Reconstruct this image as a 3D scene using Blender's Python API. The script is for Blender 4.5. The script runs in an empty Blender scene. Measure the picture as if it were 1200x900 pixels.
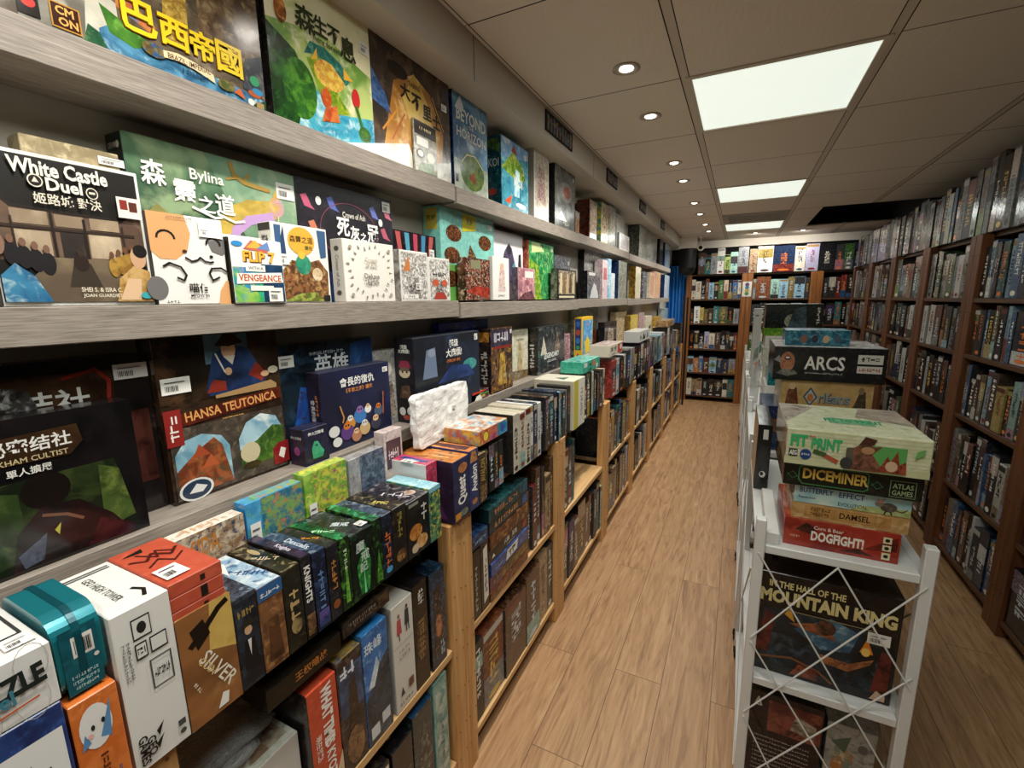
import bpy, math, random
from mathutils import Vector, Matrix
import numpy as np
sc = bpy.context.scene
# ------------------------------------------------------------------ camera, world, exposure
CAM_H = 1.5
F_PX, YAW, PITCH, ROLL = 534.42, .461964, .182787, -.0133412
_cy, _sy, _cp, _sp, _cr, _sr = math.cos(YAW), math.sin(YAW), math.cos(PITCH), math.sin(PITCH), math.cos(ROLL), math.sin(ROLL)
FWD = np.array([-_sy*_cp, _cy*_cp, -_sp]); _right = np.array([_cy, _sy, 0.]); _up = np.cross(_right, FWD)
RGT = _cr*_right + _sr*_up; UPV = -_sr*_right + _cr*_up
cd = bpy.data.cameras.new('camera'); cam = bpy.data.objects.new('camera', cd); sc.collection.objects.link(cam)
cd.sensor_fit = 'HORIZONTAL'; cd.sensor_width = 36.; cd.lens = 36.*F_PX/1200.; cd.clip_start = .02; cd.clip_end = 60
cam.matrix_world = Matrix(((RGT[0], UPV[0], -FWD[0], 0), (RGT[1], UPV[1], -FWD[1], 0), (RGT[2], UPV[2], -FWD[2], CAM_H), (0, 0, 0, 1)))
sc.camera = cam
w = bpy.data.worlds.new('world'); sc.world = w; w.use_nodes = True
w.node_tree.nodes['Background'].inputs[0].default_value = (1., .9, .8, 1); w.node_tree.nodes['Background'].inputs[1].default_value = .05
sc.view_settings.view_transform = 'Standard'; sc.view_settings.look = 'None'; sc.view_settings.gamma = 1.
sc.view_settings.use_curve_mapping = False
sc.view_settings.exposure = 0.1
PANEL_W, SPOT_W = 6.5, 32.      # lamp powers in watts
CEIL = 2.3

def ysolve(u, X, z):           # depth along the aisle at which a point of the plane x = X at height z lies under a sight line
    n = RGT - (u-600.)/F_PX*FWD
    return -(X*n[0] + (z-CAM_H)*n[2])/n[1]
def zsolve(v, X, y):
    n = UPV + (v-450.)/F_PX*FWD
    return CAM_H - (X*n[0] + y*n[1])/n[2]
def xsolve(u, y, z):
    n = RGT - (u-600.)/F_PX*FWD
    return -(y*n[1] + (z-CAM_H)*n[2])/n[0]
def project(p):
    q = np.array([p[0], p[1], p[2]-CAM_H]); c = q @ FWD
    return 600+F_PX*(q @ RGT)/c, 450-F_PX*(q @ UPV)/c, c

# ------------------------------------------------------------------ materials
def lin(c):
    if isinstance(c, str):
        c = c.lstrip('#')
        if len(c) == 3: c = ''.join(k*2 for k in c)
        c = [int(c[i:i+2], 16)/255. for i in (0, 2, 4)]
    return tuple((x/12.92 if x <= .04045 else ((x+.055)/1.055)**2.4) for x in c[:3]) + (1.,)
MATS = {}
def mat(name, col=(.5, .5, .5), rough=.5, metal=0., emit=None, est=1., spec=.5, trans=0., coat=0.):
    m = bpy.data.materials.new(name); m.use_nodes = True
    b = m.node_tree.nodes['Principled BSDF']
    b.inputs['Base Color'].default_value = lin(col) if isinstance(col, str) else (*col, 1)
    b.inputs['Roughness'].default_value = rough; b.inputs['Metallic'].default_value = metal
    b.inputs['Specular IOR Level'].default_value = spec; b.inputs['Transmission Weight'].default_value = trans
    b.inputs['Coat Weight'].default_value = coat
    if emit:
        b.inputs['Emission Color'].default_value = lin(emit); b.inputs['Emission Strength'].default_value = est
    MATS[name] = m; return m
def nodes(m): return m.node_tree.nodes, m.node_tree.links, m.node_tree.nodes['Principled BSDF']
def ramp(nd, stops):
    r = nd.new('ShaderNodeValToRGB'); e = r.color_ramp.elements
    while len(e) < len(stops): e.new(.5)
    for k, (p, c) in zip(e, stops): k.position = p; k.color = lin(c)
    return r
def wood(name, dark, light, scale, rough=.5, bump=.15, knots=True, var=.0):
    m = mat(name, light, rough); nd, ln, b = nodes(m)
    tc = nd.new('ShaderNodeTexCoord'); mp = nd.new('ShaderNodeMapping'); mp.inputs['Scale'].default_value = scale
    oi = nd.new('ShaderNodeObjectInfo'); ad = nd.new('ShaderNodeVectorMath'); ad.operation = 'MULTIPLY_ADD'
    ln.new(oi.outputs['Random'], ad.inputs[0]); ad.inputs[1].default_value = (3.7, 5.1, 4.3); ln.new(tc.outputs['Object'], ad.inputs[2])
    ln.new(ad.outputs[0], mp.inputs[0])
    n = nd.new('ShaderNodeTexNoise'); n.inputs['Scale'].default_value = 1.; n.inputs['Detail'].default_value = 5.; n.inputs['Roughness'].default_value = .6; n.inputs['Distortion'].default_value = .6
    ln.new(mp.outputs[0], n.inputs['Vector'])
    r = ramp(nd, [(.3, dark), (.7, light)]); ln.new(n.outputs['Fac'], r.inputs[0]); ln.new(r.outputs[0], b.inputs['Base Color'])
    bp = nd.new('ShaderNodeBump'); bp.inputs['Strength'].default_value = bump; bp.inputs['Distance'].default_value = .002
    ln.new(n.outputs['Fac'], bp.inputs['Height']); ln.new(bp.outputs[0], b.inputs['Normal'])
    return m
M_FASCIA = wood('grey_oak_laminate', '#6d645b', '#a2988d', (300, 16, 420), .6, .12)
M_PINE_V = wood('pine_upright', '#b07a42', '#dcae74', (45, 45, 2.2), .5)
M_PINE_H = wood('pine_board', '#bb8a52', '#e2bd88', (45, 2.2, 45), .5)
M_BROWN_V = wood('stained_upright', '#4a2812', '#7c4a26', (45, 45, 2.2), .5)
M_BROWN_H = wood('stained_board', '#3c2210', '#66401f', (45, 2.2, 45), .5)
M_BROWN_X = wood('stained_board_across', '#3c2210', '#66401f', (2.2, 45, 45), .5)
M_BACK_V = wood('back_upright', '#74421c', '#b0723a', (45, 45, 2.2), .5)
M_WALL = mat('painted_wall', '#b9b3a6', .8); M_SOFFIT = mat('soffit_paint', '#c2b9ab', .7)
M_DARKWALL = mat('dark_wall', '#15130f', .9); M_BLACK = mat('black_plastic', '#0b0b0c', .45)
M_WHITE = mat('white_enamel', '#d9d9d6', .35); M_STEEL = mat('painted_steel', '#b9bab8', .35, .3)
M_WIRE = mat('wire_white', '#d8d8d4', .35); M_CEIL = mat('ceiling_tile', '#d9cec0', .9); M_GRID = mat('ceiling_grid', '#c4b8a9', .7)
M_SEAM = mat('dark_seam', '#1d1915', .9); M_PANEL = mat('lit_diffuser', '#e8f0e6', .5, emit='#eef7ec', est=.8)
M_BULB = mat('lit_bulb', '#ffffff', .4, emit='#fff4e2', est=6.); M_RING = mat('ring_metal', '#9a938a', .35, .5)
M_CREAM = mat('cream_paint', '#f0eadd', .7); M_TARP = mat('blue_tarp', '#2f86dc', .5); M_NAIL = mat('nail_steel', '#8a6a44', .4, .6)
M_RUBBER = mat('rubber', '#101010', .6); M_LENS = mat('camera_lens', '#050506', .1); M_VENT = mat('vent_plastic', '#8d857a', .6)
# crinkled clear film
M_FILM = mat('clear_film', '#e6e9e6', .12, trans=0.); nd, ln, b = nodes(M_FILM); b.inputs['Alpha'].default_value = .42
n = nd.new('ShaderNodeTexNoise'); n.inputs['Scale'].default_value = 26; n.inputs['Detail'].default_value = 3
bp = nd.new('ShaderNodeBump'); bp.inputs['Strength'].default_value = .9; bp.inputs['Distance'].default_value = .02
ln.new(n.outputs['Fac'], bp.inputs['Height']); ln.new(bp.outputs[0], b.inputs['Normal'])
M_BUBBLE = mat('bubble_wrap', '#e9e9e6', .35); nd, ln, b = nodes(M_BUBBLE)
n = nd.new('ShaderNodeTexVoronoi'); n.inputs['Scale'].default_value = 190
bp = nd.new('ShaderNodeBump'); bp.inputs['Strength'].default_value = .3; bp.inputs['Distance'].default_value = .002
tc = nd.new('ShaderNodeTexCoord'); ln.new(tc.outputs['Object'], n.inputs['Vector'])
ln.new(n.outputs['Distance'], bp.inputs['Height']); ln.new(bp.outputs[0], b.inputs['Normal'])
# tarp fold shading put into the colour as noise between two blues
nd, ln, b = nodes(M_TARP); n = nd.new('ShaderNodeTexNoise'); n.inputs['Scale'].default_value = 5
r = ramp(nd, [(.35, '#2372c4'), (.65, '#3d98ea')]); ln.new(n.outputs['Fac'], r.inputs[0]); ln.new(r.outputs[0], b.inputs['Base Color'])
# ceiling tile: faint wavy plaster
nd, ln, b = nodes(M_CEIL); tc = nd.new('ShaderNodeTexCoord'); n = nd.new('ShaderNodeTexWave'); n.inputs['Scale'].default_value = 14; n.inputs['Distortion'].default_value = 9; n.inputs['Detail'].default_value = 3
ln.new(tc.outputs['Object'], n.inputs['Vector']); bp = nd.new('ShaderNodeBump'); bp.inputs['Strength'].default_value = .12; bp.inputs['Distance'].default_value = .003
ln.new(n.outputs['Fac'], bp.inputs['Height']); ln.new(bp.outputs[0], b.inputs['Normal'])
# floor planks: along the aisle
M_FLOOR = mat('vinyl_planks', '#96694a', .42); nd, ln, b = nodes(M_FLOOR)
tc = nd.new('ShaderNodeTexCoord'); mp = nd.new('ShaderNodeMapping'); mp.inputs['Rotation'].default_value = (0, 0, math.pi/2); ln.new(tc.outputs['Object'], mp.inputs[0])
br = nd.new('ShaderNodeTexBrick'); br.offset = .37; br.inputs['Scale'].default_value = 1.; br.inputs['Mortar Size'].default_value = .0011; br.inputs['Brick Width'].default_value = 1.2; br.inputs['Row Height'].default_value = .18
br.inputs['Color1'].default_value = (.0, .0, .0, 1); br.inputs['Color2'].default_value = (1, 1, 1, 1); br.inputs['Mortar'].default_value = (.5, .5, .5, 1)
ln.new(mp.outputs[0], br.inputs['Vector'])
sp = nd.new('ShaderNodeVectorMath'); sp.operation = 'MULTIPLY_ADD'; ln.new(br.outputs['Color'], sp.inputs[0]); sp.inputs[1].default_value = (3, 7, 5); ln.new(tc.outputs['Object'], sp.inputs[2])
m2 = nd.new('ShaderNodeMapping'); m2.inputs['Scale'].default_value = (30, 2.6, 1); ln.new(sp.outputs[0], m2.inputs[0])
n = nd.new('ShaderNodeTexNoise'); n.inputs['Scale'].default_value = 1.3; n.inputs['Detail'].default_value = 7; n.inputs['Roughness'].default_value = .62; n.inputs['Distortion'].default_value = 1.4; ln.new(m2.outputs[0], n.inputs['Vector'])
r = ramp(nd, [(.22, '#6f4e33'), (.48, '#a47e58'), (.76, '#bf9a72')]); ln.new(n.outputs['Fac'], r.inputs[0])
hv = nd.new('ShaderNodeHueSaturation'); mr = nd.new('ShaderNodeMapRange'); mr.inputs['To Min'].default_value = .95; mr.inputs['To Max'].default_value = 1.05
ln.new(br.outputs['Color'], mr.inputs['Value']); ln.new(mr.outputs[0], hv.inputs['Value']); ln.new(r.outputs[0], hv.inputs['Color'])
mx = nd.new('ShaderNodeMix'); mx.data_type = 'RGBA'; mx.inputs[7].default_value = lin('#4a3524'); ln.new(br.outputs['Fac'], mx.inputs[0]); ln.new(hv.outputs[0], mx.inputs[6]); ln.new(mx.outputs[2], b.inputs['Base Color'])
# printed card: three palette colours per face, mixed by noise
def print_mat(name, rough, bump):
    m = mat(name, '#888', rough, spec=.5); nd, ln, b = nodes(m)
    at = {}
    for a in ('ca', 'cb', 'cc', 'ns'):
        k = nd.new('ShaderNodeAttribute'); k.attribute_name = a; at[a] = k
    tc = nd.new('ShaderNodeTexCoord'); oi = nd.new('ShaderNodeObjectInfo')
    ad = nd.new('ShaderNodeVectorMath'); ad.operation = 'MULTIPLY_ADD'; ln.new(oi.outputs['Random'], ad.inputs[0]); ad.inputs[1].default_value = (31, 17, 23); ln.new(tc.outputs['Object'], ad.inputs[2])
    def noise(off, det, mul):
        o = nd.new('ShaderNodeVectorMath'); o.operation = 'ADD'; ln.new(ad.outputs[0], o.inputs[0]); o.inputs[1].default_value = off
        s = nd.new('ShaderNodeMath'); s.operation = 'MULTIPLY'; ln.new(at['ns'].outputs['Fac'], s.inputs[0]); s.inputs[1].default_value = mul
        q = nd.new('ShaderNodeTexNoise'); ln.new(o.outputs[0], q.inputs['Vector']); ln.new(s.outputs[0], q.inputs['Scale']); q.inputs['Detail'].default_value = det; q.inputs['Roughness'].default_value = .6; q.inputs['Distortion'].default_value = .5
        return q
    n1, n2 = noise((0, 0, 0), 3, 1.), noise((5, 3, 8), 4, 1.6)
    def step(n_, lo, hi):
        r_ = nd.new('ShaderNodeMapRange'); r_.interpolation_type = 'SMOOTHSTEP'; r_.inputs['From Min'].default_value = lo; r_.inputs['From Max'].default_value = hi
        ln.new(n_.outputs['Fac'], r_.inputs['Value']); return r_
    s1, s2 = step(n1, .36, .64), step(n2, .50, .70)
    a_ = nd.new('ShaderNodeMix'); a_.data_type = 'RGBA'; ln.new(s1.outputs[0], a_.inputs[0]); ln.new(at['ca'].outputs['Color'], a_.inputs[6]); ln.new(at['cb'].outputs['Color'], a_.inputs[7])
    c_ = nd.new('ShaderNodeMix'); c_.data_type = 'RGBA'; ln.new(s2.outputs[0], c_.inputs[0]); ln.new(a_.outputs[2], c_.inputs[6]); ln.new(at['cc'].outputs['Color'], c_.inputs[7])
    ln.new(c_.outputs[2], b.inputs['Base Color'])
    if bump:
        q = nd.new('ShaderNodeTexNoise'); q.inputs['Scale'].default_value = 14; q.inputs['Detail'].default_value = 2; ln.new(ad.outputs[0], q.inputs['Vector'])
        bp_ = nd.new('ShaderNodeBump'); bp_.inputs['Strength'].default_value = bump; bp_.inputs['Distance'].default_value = .01; ln.new(q.outputs['Fac'], bp_.inputs['Height']); ln.new(bp_.outputs[0], b.inputs['Normal'])
    return m
M_PRINT = print_mat('printed_card', .42, 0.); M_WRAP = print_mat('shrink_wrapped_card', .16, .10)

# ------------------------------------------------------------------ mesh builder
_TX = {}
_tc = bpy.data.curves.new('lettering', 'FONT'); _to = bpy.data.objects.new('lettering', _tc); sc.collection.objects.link(_to); _tc.resolution_u = 2
def text_mesh(s, bold=0.):
    if any(ord(ch) > 0x2e80 for ch in s): bold = min(bold, .034 if len(s) == 1 else .016)
    k = (s, bold)
    if k not in _TX:
        _tc.body = s; _tc.offset = bold
        dg = bpy.context.evaluated_depsgraph_get(); dg.update()
        me = bpy.data.meshes.new_from_object(_to.evaluated_get(dg))
        vs = [(v.co.x, v.co.y) for v in me.vertices]; fs = [tuple(p.vertices) for p in me.polygons]
        bpy.data.meshes.remove(me)
        x0, x1 = min(v[0] for v in vs), max(v[0] for v in vs); y0, y1 = min(v[1] for v in vs), max(v[1] for v in vs)
        vs = [((x-(x0+x1)/2), (y-(y0+y1)/2)) for x, y in vs]
        out = []
        for f in fs:
            a = sum(vs[f[i]][0]*vs[f[(i+1) % len(f)]][1]-vs[f[(i+1) % len(f)]][0]*vs[f[i]][1] for i in range(len(f)))
            out.append(f if a > 0 else tuple(reversed(f)))
        _TX[k] = (vs, out, x1-x0, y1-y0)
    return _TX[k]
def pal(c):
    if isinstance(c, str):
        if c in PAL: c = PAL[c]
        else: return (c, c, c)
    return c if len(c) == 3 else (c[0], c[1], c[1])
class MB:
    def __init__(s): s.v, s.f, s.m, s.c, s.mats = [], [], [], [], []
    def mi(s, m):
        if m not in s.mats: s.mats.append(m)
        return s.mats.index(m)
    def face(s, pts, m, col=('#888',)*3, ns=30.):
        i = len(s.v); s.v += [tuple(p) for p in pts]; s.f.append(tuple(range(i, i+len(pts)))); s.m.append(s.mi(m)); s.c.append((col, ns))
    def mesh(s, vs, fs, m, col=('#888',)*3, ns=30.):
        i = len(s.v); s.v += [tuple(p) for p in vs]; k = s.mi(m)
        for f in fs: s.f.append(tuple(i+q for q in f)); s.m.append(k); s.c.append((col, ns))
    def box(s, lo, hi, m, ch=0., cols=None, ns=30., skip=()):
        (x0, y0, z0), (x1, y1, z1) = lo, hi; c = min(ch, (x1-x0)*.3, (y1-y0)*.3, (z1-z0)*.3)
        cols = cols or {}; dflt = cols.get('*', ('#888',)*3)
        if c <= 0:
            V = [(x, y, z) for z in (z0, z1) for y in (y0, y1) for x in (x0, x1)]
            F = dict(front=(0, 1, 5, 4), back=(3, 2, 6, 7), left=(2, 0, 4, 6), right=(1, 3, 7, 5), top=(4, 5, 7, 6), bottom=(2, 3, 1, 0))
            for k, f in F.items(): s.face([V[q] for q in f], m, cols.get(k, dflt), ns)
            return
        V, ix = [], {}
        for a in (0, 1):
            for b_ in (0, 1):
                for d in (0, 1):
                    p = [(x0, x1)[a], (y0, y1)[b_], (z0, z1)[d]]; sg = [1 if q == 0 else -1 for q in (a, b_, d)]
                    for ax in range(3):
                        q = [p[j]+(sg[j]*c if j != ax else 0) for j in range(3)]
                        ix[(a, b_, d, ax)] = len(V); V.append(q)
        I = lambda *k: ix[k]
        i0 = len(s.v); s.v += [tuple(p) for p in V]; mi = s.mi(m); ctr = ((x0+x1)/2, (y0+y1)/2, (z0+z1)/2)
        def add(f, col):
            P = [Vector(V[q]) for q in f]; nrm = (P[1]-P[0]).cross(P[2]-P[1]); mid = sum(P, Vector())/len(P)-Vector(ctr)
            if nrm.dot(mid) < 0: f = tuple(reversed(f))
            s.f.append(tuple(i0+q for q in f)); s.m.append(mi); s.c.append((col, ns))
        nm = {(0, 0): 'left', (0, 1): 'right', (1, 0): 'front', (1, 1): 'back', (2, 0): 'bottom', (2, 1): 'top'}
        for ax in range(3):
            for side in (0, 1):
                o = [j for j in range(3) if j != ax]; q = []
                for (p0, p1) in ((0, 0), (1, 0), (1, 1), (0, 1)):
                    k = [0, 0, 0]; k[ax] = side; k[o[0]] = p0; k[o[1]] = p1; q.append(I(*k, ax))
                add(tuple(q), cols.get(nm[(ax, side)], dflt))
        for ax in range(3):
            o = [j for j in range(3) if j != ax]
            for p0 in (0, 1):
                for p1 in (0, 1):
                    q = []
                    for e, other in ((0, o[0]), (0, o[1]), (1, o[1]), (1, o[0])):
                        k = [0, 0, 0]; k[ax] = e; k[o[0]] = p0; k[o[1]] = p1; q.append(I(*k, other))
                    add(tuple(q), cols.get(nm[(o[0], p0)], dflt) if o[0] != 2 else dflt)
        for a in (0, 1):
            for b_ in (0, 1):
                for d in (0, 1): add((I(a, b_, d, 0), I(a, b_, d, 1), I(a, b_, d, 2)), dflt)
    def rod(s, a, b_, r, m, n=8, r2=None):
        a, b_ = Vector(a), Vector(b_); d = (b_-a).normalized(); t = Vector((0, 0, 1)) if abs(d.z) < .9 else Vector((1, 0, 0)); u = d.cross(t).normalized(); w_ = d.cross(u)
        r2 = r if r2 is None else r2; V, Fs = [], []
        for p, rr in ((a, r), (b_, r2)):
            for k in range(n):
                t_ = 2*math.pi*k/n; V.append(p+(u*math.cos(t_)+w_*math.sin(t_))*rr)
        for k in range(n): Fs.append((k, (k+1) % n, n+(k+1) % n, n+k))
        Fs += [tuple(range(n-1, -1, -1)), tuple(range(n, 2*n))]
        s.mesh(V, Fs, m)
    def lathe(s, prof, m, c=(0, 0, 0), n=24, axis='z'):
        V, Fs = [], []
        for r, h in prof:
            for k in range(n):
                t = 2*math.pi*k/n; p = (r*math.cos(t), r*math.sin(t), h)
                if axis == 'y': p = (p[0], p[2], p[1])
                if axis == 'x': p = (p[2], p[0], p[1])
                V.append((p[0]+c[0], p[1]+c[1], p[2]+c[2]))
        L = len(prof)
        for j in range(L-1):
            for k in range(n): Fs.append((j*n+k, j*n+(k+1) % n, (j+1)*n+(k+1) % n, (j+1)*n+k))
        Fs.append(tuple(range(n-1, -1, -1))); Fs.append(tuple(range((L-1)*n, L*n)))
        s.mesh(V, Fs, m)
    def xform(s, M, start=0):
        for i in range(start, len(s.v)): s.v[i] = tuple(M @ Vector(s.v[i]))
    def build(s, name, parent=None, loc=None, rotz=0., tilt=0., roll=0.):
        me = bpy.data.meshes.new(name); me.from_pydata(s.v, [], s.f)
        for m in s.mats: me.materials.append(m)
        me.polygons.foreach_set('material_index', s.m)
        if any(m in (M_PRINT, M_WRAP) for m in s.mats):
            for j, a in enumerate(('ca', 'cb', 'cc')):
                at = me.attributes.new(a, 'FLOAT_COLOR', 'FACE'); at.data.foreach_set('color', [q for col, _ in s.c for q in lin(col[j])])
            at = me.attributes.new('ns', 'FLOAT', 'FACE'); at.data.foreach_set('value', [ns for _, ns in s.c])
        me.update()
        o = bpy.data.objects.new(name, me); sc.collection.objects.link(o)
        if parent is not None: o.parent = parent
        if loc is not None: o.location = loc
        o.rotation_euler = (tilt, roll, rotz)
        return o
def empty(name, loc=(0, 0, 0), rotz=0., tilt=0.):
    o = bpy.data.objects.new(name, None); o.empty_display_size = .05; sc.collection.objects.link(o); o.location = loc; o.rotation_euler = (tilt, 0, rotz); return o
def tag(o, label, cat, group=None):
    o['label'] = label; o['category'] = cat
    if group: o['group'] = group
    return o
def struct(o): o['kind'] = 'structure'; return o
def copy_tree(o, parent=None):
    c = o.copy(); sc.collection.objects.link(c)
    if parent is not None: c.parent = parent
    for ch in list(o.children): copy_tree(ch, c)
    return c

# ------------------------------------------------------------------ printed artwork on a box face
def frame(face, w_, d, h):
    V = Vector
    return {'front': (V((-w_/2, -d/2, 0)), V((1, 0, 0)), V((0, 0, 1)), V((0, -1, 0)), w_, h),
            'left': (V((-w_/2, d/2, 0)), V((0, -1, 0)), V((0, 0, 1)), V((-1, 0, 0)), d, h),
            'right': (V((w_/2, -d/2, 0)), V((0, 1, 0)), V((0, 0, 1)), V((1, 0, 0)), d, h),
            'top': (V((-w_/2, -d/2, h)), V((1, 0, 0)), V((0, 1, 0)), V((0, 0, 1)), w_, d)}[face]
def glyphs(n, rng):
    R = []                       # small block strokes standing for lettering too small to read
    for k in range(n):
        x = k*1.15
        for _ in range(rng.randint(2, 3)):
            if rng.random() < .5: y = rng.uniform(0, .8); R.append((x, y, x+1, y+.2))
            else: q = rng.uniform(0, .75); R.append((x+q, 0, x+q+.22, 1))
    return R
def draw(mb, face, w_, d, h, art, m, rng, parent_list=None):
    O, U, V, N, W, H = frame(face, w_, d, h); lay = .0005
    def P(x, y): return O+U*(x*W)+V*(y*H)+N*lay
    for it in art:
        k = it[0]
        if k == 's':
            if parent_list is not None: parent_list.append((face, it[1], it[2], it[3], it[4], w_, d, h))
            continue
        if k == 'r': mb.face([P(it[1], it[2]), P(it[3], it[2]), P(it[3], it[4]), P(it[1], it[4])], m, pal(it[5]), it[6] if len(it) > 6 else 40.)
        elif k == 'p': mb.face([P(x, y) for x, y in it[1]], m, pal(it[2]), it[3] if len(it) > 3 else 40.)
        elif k == 'e':
            n_ = 20; mb.face([P(it[1]+it[3]*math.cos(2*math.pi*i/n_), it[2]+it[4]*math.sin(2*math.pi*i/n_)) for i in range(n_)], m, pal(it[5]), it[6] if len(it) > 6 else 40.)
        elif k == 'l':           # polyline of a given width
            pts, wd, col = it[1], it[2], it[3]
            for (xa, ya), (xb, yb) in zip(pts, pts[1:]):
                a, b_ = Vector((xa*W, ya*H)), Vector((xb*W, yb*H)); dd = (b_-a)
                if dd.length < 1e-6: continue
                q = Vector((-dd.y, dd.x)).normalized()*wd*H/2; e = dd.normalized()*wd*H*.3
                C = [a-q-e, b_-q+e, b_+q+e, a+q-e]; mb.face([O+U*c.x+V*c.y+N*lay for c in C], m, pal(col)); lay += .00003
        elif k in 'tg':
            s_, cx, cy, hh, col = it[1:6]; mw = it[6] if len(it) > 6 else 9.; rot = it[7] if len(it) > 7 else 0; bold = it[8] if len(it) > 8 else .012
            if k == 't': vs, fs, tw, th = text_mesh(s_, bold)
            else:
                R = glyphs(s_, rng); tw = s_*1.15; th = 1.; vs, fs = [], []
                for (a, b0, c_, e0) in R: i = len(vs); vs += [(a-tw/2, b0-.5), (c_-tw/2, b0-.5), (c_-tw/2, e0-.5), (a-tw/2, e0-.5)]; fs.append((i, i+1, i+2, i+3))
            S = hh*H/th if rot in (0, 180, 3, 4, 6) else hh*W/th
            lim = mw*W if rot in (0, 180, 3, 4, 6) else mw*H
            sx = S if tw*S <= lim else lim/tw
            ca_, sa_ = math.cos(math.radians(rot)), math.sin(math.radians(rot))
            pts = []
            for x, y in vs:
                x, y = x*sx, y*S
                pts.append(O+U*(cx*W+x*ca_-y*sa_)+V*(cy*H+x*sa_+y*ca_)+N*lay)
            if k == 'g': pts = [pt+N*(.00002*(ii//4 % 5)) for ii, pt in enumerate(pts)]
            mb.mesh(pts, fs, m, pal(col))
        lay += .00012
def sticker(parent, spec):
    face, cx, cy, sw, sh, w_, d, h = spec; O, U, V, N, W, H = frame(face, w_, d, h); mb = MB()
    sw, sh = sw/W, sh/H
    sub = [('r', cx-sw/2, cy-sh/2, cx+sw/2, cy+sh/2, '#e8e6e0')]
    for k in range(9): sub.append(('r', cx-sw*.38+k*sw*.05, cy-sh*.32, cx-sw*.38+k*sw*.05+sw*(.03 if k % 3 else .018), cy+sh*.02, '#222'))
    sub.append(('r', cx-sw*.38, cy+sh*.2, cx+sw*.3, cy+sh*.26, '#555'))
    draw(mb, face, w_, d, h, sub, M_PRINT, random.Random(1)); 
    q = len(mb.v); mb.v = [tuple(Vector(v)+N*.0022) for v in mb.v]
    o = mb.build('price_sticker', parent); o['label'] = 'white price sticker with a barcode'; return o

PAL = dict(
 black=('#101114', '#1c1c20', '#2c2b2e'), dark=('#1a1b1e', '#2b2622', '#47403a'), charcoal=('#26282b', '#36383b', '#55575a'),
 navy=('#14213f', '#1d3159', '#2d4c80'), blue=('#1d4f95', '#2f6fb8', '#69a2d8'), sky=('#5fa5d0', '#8fc4de', '#d4e8ee'),
 teal=('#14545c', '#1f7c80', '#58b3ac'), green=('#1f4d25', '#3c7d35', '#86b455'), lime=('#6fa23c', '#a8c85a', '#e4dc62'), olive=('#4a4a2c', '#6b6840', '#98946a'),
 brown=('#3b2417', '#5d3a24', '#8a5f3e'), tan=('#8d6c48', '#b08d62', '#d2b58a'), cream=('#cfc4a6', '#e0d8c0', '#efe9d8'), white=('#d9d7d0', '#e6e4de', '#efeeea'),
 grey=('#77787a', '#94969a', '#b7b9bb'), red=('#8e1f1a', '#b8322a', '#d8694e'), maroon=('#47141a', '#6b1f22', '#93463a'), orange=('#b4561f', '#d87b2e', '#eeb06a'),
 yellow=('#c79a1c', '#e0bb34', '#f0dc7c'), purple=('#33214f', '#54377a', '#8a6bad'), pink=('#b84a6c', '#d97a94', '#efb7c2'), lavender=('#8f8cb8', '#aba8d0', '#c9c8e4'),
 clearwrap=('#6d706c', '#8c908a', '#b5b8b1'), mauve=('#6b4a68', '#96748e', '#c8a9b6'), peach=('#d8a888', '#e6c4a8', '#f2e0cc'), mint=('#7cc0b0', '#9ad4c2', '#cfe9dc'),
 rust=('#6e2f16', '#96471f', '#c07a40'), gold=('#6b5420', '#94762c', '#c9a74a'))
CNAME = dict(black='black', dark='very dark', charcoal='charcoal', navy='navy blue', blue='bright blue', sky='pale blue', teal='teal', green='green', lime='lime green', olive='olive', brown='brown', tan='tan', cream='cream', white='white', grey='grey', red='red', maroon='maroon', orange='orange', yellow='yellow', purple='purple', pink='pink', lavender='lavender', clearwrap='grey film-wrapped', mauve='mauve', peach='peach', mint='mint green', rust='rust brown', gold='dull gold')
ROT = {'L': math.pi/2, 'R': -math.pi/2, 'B': 0.}
NBOX = [0]
FAR = []      # small far boxes, kept for one merged object
def game_box(frm, w_, d, h, ctr, cols, arts, label, group=None, wrap=True, ns=34., tilt=0., rotz=0., ch=.0012, name='game_box', lidline=False, cat='game box', drawn=True):
    """A closed carton: ctr is the middle of its base; frm says which way its front looks (L: right wall side, B: towards the door)."""
    rng = random.Random(NBOX[0]*7+3); NBOX[0] += 1
    m = M_WRAP if wrap else M_PRINT
    mb = MB(); C = {k: pal(v) for k, v in cols.items()}
    st = []
    mb.box((-w_/2, -d/2, 0), (w_/2, d/2, h), m, ch, C, ns)
    for face, art in arts.items(): draw(mb, face, w_, d, h, art, m, rng, st)
    o = mb.build(name, None, ctr, ROT[frm]+rotz, tilt)
    tag(o, label, cat, group)
    for s_ in st: sticker(o, s_)
    return o
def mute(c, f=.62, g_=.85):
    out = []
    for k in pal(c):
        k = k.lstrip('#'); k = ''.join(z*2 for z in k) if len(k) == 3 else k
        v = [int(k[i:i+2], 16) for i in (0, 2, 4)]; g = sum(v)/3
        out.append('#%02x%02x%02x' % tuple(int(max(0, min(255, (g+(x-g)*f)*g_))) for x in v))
    return tuple(out)
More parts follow.
